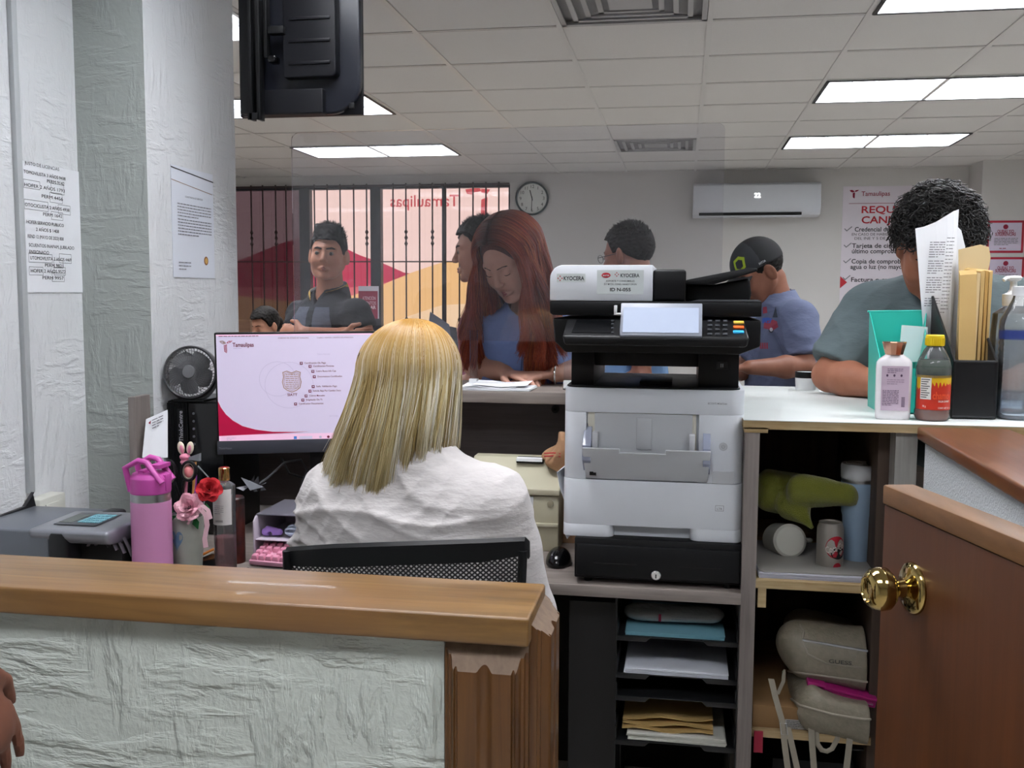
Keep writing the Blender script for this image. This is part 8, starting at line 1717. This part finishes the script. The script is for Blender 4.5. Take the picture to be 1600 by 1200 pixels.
# ---- 6. man with glasses ---------------------------------------------------------------------------
Y6 = 4.05
P6 = Person(fwd=V3(-0.92, 0.35, 0), g=1.02, hs=1.04, slit=0.004, hc=pt(981, 399, Y6), neck=pt(990, 462, Y6-0.02), sR=pt(992, 500, Y6+0.18), sL=pt(1000, 505, Y6-0.18), pel=np.array([*pt(995, 560, Y6)[:2], 0.96]), eR=pt(990, 590, Y6+0.2), eL=pt(1003, 592, Y6-0.2), wR=pt(955, 605, Y6+0.2), wL=pt(960, 607, Y6-0.15),
            hR=(V3(-1, 0.3, 0), V3(0, 0, -1), V3(0, -1, 0)), hL=(V3(-1, 0.3, 0), V3(0, 0, -1), V3(0, 1, 0)))
P6.H = head_frame((-0.90, 0.42, 0), 8, 0); legs_for(P6)
w6 = add_person('person', 'person with cropped dark hair and glasses, standing behind the printer in a light blue shirt', P6, skin('ruddy skin', '#9a6c5a', '#87594a'),
    [('shirt', mat('light blue shirt', '#7aa0cc', 0.8), shirt_fn(P6, sleeve=0.7, seed=31), 0.007, None), ('trousers', mat('dark jeans'), pants_fn(P6), 0.012, None)], M_hairk, mat('brown lips'), res=0.005)
short_hair(P6, w6, M_hairk, th=0.007, front=0.070, side=0.010, back=-0.045, seed=6, spike=0.016)
b = MB()
for e in (1, -1): b.tube([P6.hc+P6.H@V3(e*0.033+0.021*math.cos(a), 0.108, 0.0+0.016*math.sin(a)) for a in np.linspace(0, 2*math.pi, 20, endpoint=False)], 0.0012, 6, closed=True); b.tube([P6.hc+P6.H@V3(e*0.054, 0.106, 0.004), P6.hc+P6.H@V3(e*0.082, 0.0, 0.006), P6.hc+P6.H@V3(e*0.083, -0.02, -0.01)], 0.0014, 6)
b.tube([P6.hc+P6.H@V3(-0.012, 0.11, 0.002), P6.hc+P6.H@V3(0.012, 0.11, 0.002)], 0.0012, 6); single(b, 'eyeglasses', mat('dark wire frame', '#2a2a2e', 0.3), 'thin dark-framed eyeglasses on the cropped-haired person behind the printer', 'glasses')

# ---- 7. man with the cap ---------------------------------------------------------------------------
Y7 = 3.95
P7 = Person(fwd=V3(-0.86, -0.50, 0), g=1.0, gb=0.98, hs=1.0, slit=0.0, hc=pt(1186, 425, Y7-0.03), neck=pt(1212, 468, Y7), sR=pt(1192, 497, Y7+0.14), sL=pt(1246, 500, Y7-0.14), pel=np.array([*pt(1226, 600, Y7)[:2], 0.96]), eR=pt(1165, 575, Y7+0.10), eL=pt(1258, 573, Y7-0.22), wR=pt(1140, 585, Y7-0.10), wL=pt(1170, 574, Y7-0.36),
            hR=(V3(-0.6, -0.8, 0), V3(0, 0, -1), V3(0.5, -0.8, 0)), hL=(V3(-1, -0.1, -0.1), V3(0, 0, -1), V3(0, 1, 0)), curl=0.5)
P7.H = head_frame((-0.93, -0.36, 0), 30, 0); legs_for(P7)
f7 = shirt_fn(P7, o=0.016, sleeve=0.80, hem=-0.12, neck_r=0.066, fold=0.007, seed=41, sleeve_o=0.022)
M_slate = mat('slate blue cotton', '#5f6782', 0.85, bump=(12, 0.5, 0.016), stretch=(1, 1, 2.2)); sk7 = skin('brown skin', '#8d5f4c', '#7b4f3e')
w7 = add_person('person', 'person in a dark cap and slate blue printed t-shirt, head bowed, beyond the counter', P7, sk7,
    [('t_shirt', M_slate, f7, 0.005, None), ('trousers', mat('dark jeans'), pants_fn(P7), 0.012, None)], M_hairk, mat('brown lips'), eyes=False)
short_hair(P7, w7, M_hairk, th=0.004, front=0.055, side=-0.005, back=-0.05, seed=7, spike=0.006)
cp_ = thing('baseball_cap', 'dark cap with a lime green emblem on the bowed head beyond the printer', 'cap', tuple(P7.hc)); Hc, hc7 = P7.H, P7.hc
def capf(P): q = (P-hc7)@Hc; d = d_ell(q, (0, -0.008, 0.036), (0.084, 0.106, 0.098)); return smax(smax(d, 0.030+0.0*q[:, 1]-q[:, 2]-0.14*np.clip(-q[:, 1], 0, 1), 0.004), -d_ell(q, (0, -0.012, 0.03), (0.076, 0.097, 0.087)), 0.002)
V, F = sdf_mesh(capf, hc7-0.15, hc7+0.18, 0.0035); b = MB(); b.raw(V, F); o = b.build('crown', [mat('charcoal cap front', '#2f3236', 0.8), mat('black cap mesh', '#131417', 0.8, bump=(600, 0.6, 0.001))], cp_); cen = (V[F].mean(1)-hc7)@Hc; o.data.polygons.foreach_set('material_index', (cen[:, 1] < 0.01).astype(int))
b = MB(); G = []
for s_ in np.linspace(0, 1, 6): G.append([hc7+Hc@V3(0.074*math.sin(a), 0.055+0.045*math.cos(a)*1.0+0.062*s_*math.cos(a)**0.6 if math.cos(a) > 0 else 0.055, 0.033-0.010*s_-0.016*math.sin(a)**2) for a in np.linspace(-1.45, 1.45, 15)])
V = np.array(G).reshape(-1, 3); Fq = [(i*15+j, i*15+j+1, (i+1)*15+j+1, (i+1)*15+j) for i in range(5) for j in range(14)]; b.add(V, Fq); b.add(V-Hc@V3(0, 0, 0.003), [f_[::-1] for f_ in Fq]); b.build('brim', mat('black cap brim', '#1c1d20', 0.7), cp_, seal=False)
def on_cap(u, v, y0, side=0.0):
    n_ = len(u); q = np.stack([u, np.full(n_, 0.2), v], 1); R_ = rotm('Z', side); W_ = hc7+(q@R_.T)@Hc.T; d_ = -(Hc@R_@V3(0, 1, 0)); return dirty(W_, capf, 26, d_, 0.002)
b = MB(); e1 = np.array([(-0.024, 0.105), (0.0, 0.118), (0.024, 0.105), (0.022, 0.062), (0.0, 0.05), (-0.022, 0.062)])*[1, 0.8]+[0, 0.006]; mid_ = e1.mean(0); e2 = mid_+(e1-mid_)*0.62
ed_ = lambda e: np.array([e[i]+(e[(i+1) % 6]-e[i])*j/5 for i in range(6) for j in range(5)]); U_ = np.concatenate([ed_(e1), ed_((e1+e2)/2), ed_(e2)]); W_ = on_cap(U_[:, 0], U_[:, 1], 0.2, 30)
b.add(W_, [(q*30+i, q*30+(i+1) % 30, q*30+30+(i+1) % 30, q*30+30+i) for q in (0, 1) for i in range(30)])
b.build('emblem', mat('lime green thread', '#93a81e', 0.6), cp_, seal=False)
b = MB(); V, F = text_mesh('ACTIVE', 0.02); W_ = on_cap(V[:, 0]*0.0085-0.014, V[:, 1]*0.011+0.040, 0.2, 85)
b.add(W_, F); b.build('lettering', mat('white thread', '#b8bcbc', 0.6), cp_, seal=False, smooth=False)
# printed picture on the t-shirt: red and blue toy truck with a tree
def dens(pts, k=5, rings=4):
    """star-shaped outline -> fine fan of points and faces"""
    p = np.array(pts, float); c = p.mean(0); o = []
    for i in range(len(p)):
        for j in range(k): o.append(p[i]+(p[(i+1) % len(p)]-p[i])*j/k)
    o = np.array(o); n = len(o); V = [c]; F = []
    for q in range(1, rings+1): V += list(c+(o-c)*q/rings)
    F += [(0, 1+i, 1+(i+1) % n) for i in range(n)]
    for q in range(rings-1): F += [(1+q*n+i, 1+(q+1)*n+i, 1+(q+1)*n+(i+1) % n, 1+q*n+(i+1) % n) for i in range(n)]
    return np.array(V), F
def decal(fn, pts, Y, m, b, lift=0.002, dr=None):
    U2, F2 = dens(pts); W_ = np.array([pt(x, y, Y) for x, y in U2]); d_ = np.array([nrm(p-[0, 0, CAMH]) for p in W_]); W_ = W_-d_*0.25
    for _ in range(34): W_ = W_+d_*np.clip(fn(W_), -0.02, 0.06)[:, None]*0.85
    W_ -= d_*lift; b.add(W_, F2, m)
b = MB()
for m_, poly in ((1, [(1191, 497), (1200, 496), (1206, 498), (1206, 505), (1191, 505)]), (0, [(1194, 503), (1206, 499), (1214, 502), (1216, 511), (1208, 516), (1193, 513)]), (3, [(1207, 496), (1212, 479), (1215, 496)]), (0, [(1192, 480), (1198, 479), (1199, 489), (1192, 490)])):
    decal(f7, poly, Y7-0.1, m_, b)
for cx, cy, r_, m_ in ((1205, 515, 5, 3), (1205, 515, 3.2, 2)): decal(f7, [(cx+r_*0.8*math.cos(a), cy+r_*math.sin(a)) for a in np.linspace(0, 6.28, 13)[:-1]], Y7-0.1, m_, b, 0.0015 if m_ == 3 else 0.003)
for q in range(4): decal(f7, [(1187+q*3.4, 536), (1189.4+q*3.4, 535), (1189.8+q*3.4, 545), (1187.4+q*3.4, 545)], Y7-0.1, 0, b)
b.build('printed_picture', [mat('faded red print', '#93384a', 0.8), mat('bright blue print', '#3a5cae', 0.8), mat('pale print', '#c2c6ce', 0.8), mat('dark print', '#2c3440', 0.8)], w7, seal=False, smooth=False)

# ---- 8. curly-haired man at the counter ------------------------------------------------------------
Y8 = 2.90
P8 = Person(fwd=V3(-0.05, -1, 0), g=1.22, gb=1.26, hs=1.08, hc=pt(1462, 388, 2.78), neck=pt(1470, 462, 2.96), sR=pt(1362, 492, 2.92), sL=pt(1585, 485, 2.94), pel=V3(0.86, 3.37, 0.93), eR=pt(1296, 588, 2.86), eL=pt(1640, 586, 2.88), wR=pt(1386, 600, 2.70), wL=pt(1540, 602, 2.72),
            hR=(V3(0.9, -0.3, 0), V3(0, 0, -1), V3(0, -1, 0)), hL=(V3(-0.9, -0.4, 0), V3(0, 0, -1), V3(0, 1, 0)), curl=0.35, full=1.08)
for q_ in (P8.eR, P8.eL): q_[2] = ZC+0.052
for q_ in (P8.wR, P8.wL): q_[2] = ZC+0.036
P8.H = head_frame((-0.22, -0.97, 0), 38, -3); legs_for(P8)
f8 = shirt_fn(P8, o=0.016, sleeve=0.86, hem=-0.10, neck_r=0.080, fold=0.007, seed=51, sleeve_o=0.026, fsc=28)
w8 = add_person('person', 'person with thick curly black hair and a grey-green t-shirt, leaning on the white counter', P8, skin('mid brown skin', '#a36c54', '#8f5c46'),
    [('t_shirt', mat('grey green cotton', '#5b686b', 0.85, bump=(12, 0.5, 0.016), stretch=(1, 1, 2.2)), f8, 0.005, None), ('trousers', mat('dark jeans'), pants_fn(P8), 0.012, None)], M_hairk, mat('brown lips'), eyes=False)
H, hc, s = P8.H, P8.hc, P8.hs; r = np.random.default_rng(77)
def curlbase(P):
    q = (P-hc)@H/s; d = d_ell(q, (0, -0.012, 0.055), (0.096, 0.112, 0.098)); ln = np.where(q[:, 1] > 0.03, 0.062, -0.035+0.085*np.clip((q[:, 1]+0.06)/0.09, 0, 1)); return smax(d+0.005*wav(q, 130, 3), ln-q[:, 2], 0.008)*s
V, F = sdf_mesh(curlbase, hc-0.2, hc+0.22, 0.004); b = MB(); b.raw(V, F)
D_ = r.normal(size=(5000, 3)); D_ /= np.linalg.norm(D_, axis=1)[:, None]; Q = np.array([0, -0.012, 0.052])+D_*np.array([0.086, 0.102, 0.090]); ln = np.where(Q[:, 1] > 0.03, 0.058, -0.040+0.085*np.clip((Q[:, 1]+0.06)/0.09, 0, 1)); Q = Q[Q[:, 2] > ln][:2000]; K = len(Q)
N = Q-np.array([0, -0.012, 0.03]); N /= np.linalg.norm(N, axis=1)[:, None]; U_ = np.cross(N, r.normal(size=(K, 3))); U_ /= np.linalg.norm(U_, axis=1)[:, None]; W_ = np.cross(N, U_)
L = 22; t_ = np.linspace(0, 1, L); cR = r.uniform(0.007, 0.013, K); tw = r.uniform(7, 11, K)*r.choice([-1, 1], K); ln_ = r.uniform(0.014, 0.028, K)
PP = Q[:, None, :]+N[:, None, :]*(ln_[:, None]*t_)[..., None]+U_[:, None, :]*(cR[:, None]*np.sin(tw[:, None]*t_)*(0.3+t_))[..., None]+W_[:, None, :]*(cR[:, None]*(1-np.cos(tw[:, None]*t_))*(0.3+t_))[..., None]
PP[:, :, 1] += 0.010*t_**2
V, F, _ = strands(PP@H.T*s+hc, np.full(K, 0.0019), 4, 0.5); b.raw(V, F); b.build('hair', mat('glossy black curls', '#0f0d0c', 0.32, spec=0.5), w8)

# ---- 9. person at the near left whose hand enters the frame ----------------------------------------
P9 = Person(fwd=V3(0.1, 1, 0), g=1.0, hc=V3(-1.10, 0.72, 1.58), neck=V3(-1.10, 0.70, 1.42), sL=V3(-1.28, 0.70, 1.36), sR=V3(-0.93, 0.70, 1.36), pel=V3(-1.10, 0.70, 0.92), eL=V3(-1.36, 0.66, 1.07), eR=V3(-0.93, 0.80, 1.08), wL=V3(-1.32, 0.86, 0.92), wR=V3(-0.805, 0.985, 0.968),
            hL=(V3(0.1, 0.2, -1), V3(1, 0, 0), V3(0, 1, 0)), hR=(V3(0.28, 0.12, -1), V3(-1, 0.15, -0.4), V3(0.1, 1, 0)), curl=0.2)
P9.H = head_frame((0.3, 1, 0), 5, 0); legs_for(P9)
w9 = add_person('person', 'person mostly outside the frame whose dark hand hangs before the low wall at lower left', P9, skin('deep brown skin', '#6d4536', '#5c382b'),
    [('shirt', mat('charcoal shirt', '#2b2c30', 0.85), shirt_fn(P9, sleeve=0.7, seed=61), 0.008, None), ('trousers', mat('dark jeans'), pants_fn(P9), 0.012, None)], M_hairk, mat('brown lips'), eyes=False, res=0.006)
short_hair(P9, w9, M_hairk, th=0.009, seed=9, n=800)

# ---- finer nesting: a piece that sits on a part goes one level down ---------------------------------
NEST = {'computer_monitor': [('lettering', 'chin')], 'multifunction_printer': [('keypad', 'control_panel'), ('key', 'control_panel'), ('button_guide', 'control_panel'), ('touch_screen', 'screen_frame'), ('label', 'feeder_cover'), ('power_button', 'body'), ('card_port', 'stand'), ('output_stop', 'stand'), ('lettering', 'body')],
        'cash_drawer': [('slot', 'drawer_front'), ('lock', 'drawer_front')], 'wall_clock': [('numerals', 'face'), ('hands', 'face')], 'air_conditioner': [('display', 'body'), ('vane', 'body')], 'computer_tower': [('badge', 'ribbed_front'), ('port', 'port_panel')],
        'money_counter': [('key', 'keypad_plate'), ('display', 'keypad_plate')], 'baseball_cap': [('emblem', 'crown'), ('lettering', 'crown')], 'handbag': [('zipper', 'upper_pouch'), ('lettering', 'upper_pouch')], 'pen_vase': [('heart', 'pot'), ('ribbon', 'pink_flower')],
        'spray_bottle': [('lettering', 'label')], 'television': [('rib', 'ribbed_cover'), ('button', 'housing')], 'label_printer': [('exit_lip', 'paper_exit'), ('button', 'body')], 'person': [('collar', 'polo_shirt'), ('placket', 'blouse'), ('printed_picture', 't_shirt')], 'socket_box': [('cover_plate', 'box')], 'cardboard_box': [('sticker', 'carton')], 'door_1': [('knob', 'knob_rose')]}
base = lambda o: o.name.split('.')[0]
for root in [o for o in list(bpy.data.objects) if o.parent is None and base(o) in NEST]:
    kids = list(root.children)
    for cn, pn in NEST[base(root)]:
        pa = [k for k in kids if base(k) == pn]
        if not pa: continue
        for k in kids:
            if base(k) == cn: k.parent = pa[0]; k.location = (0, 0, 0)
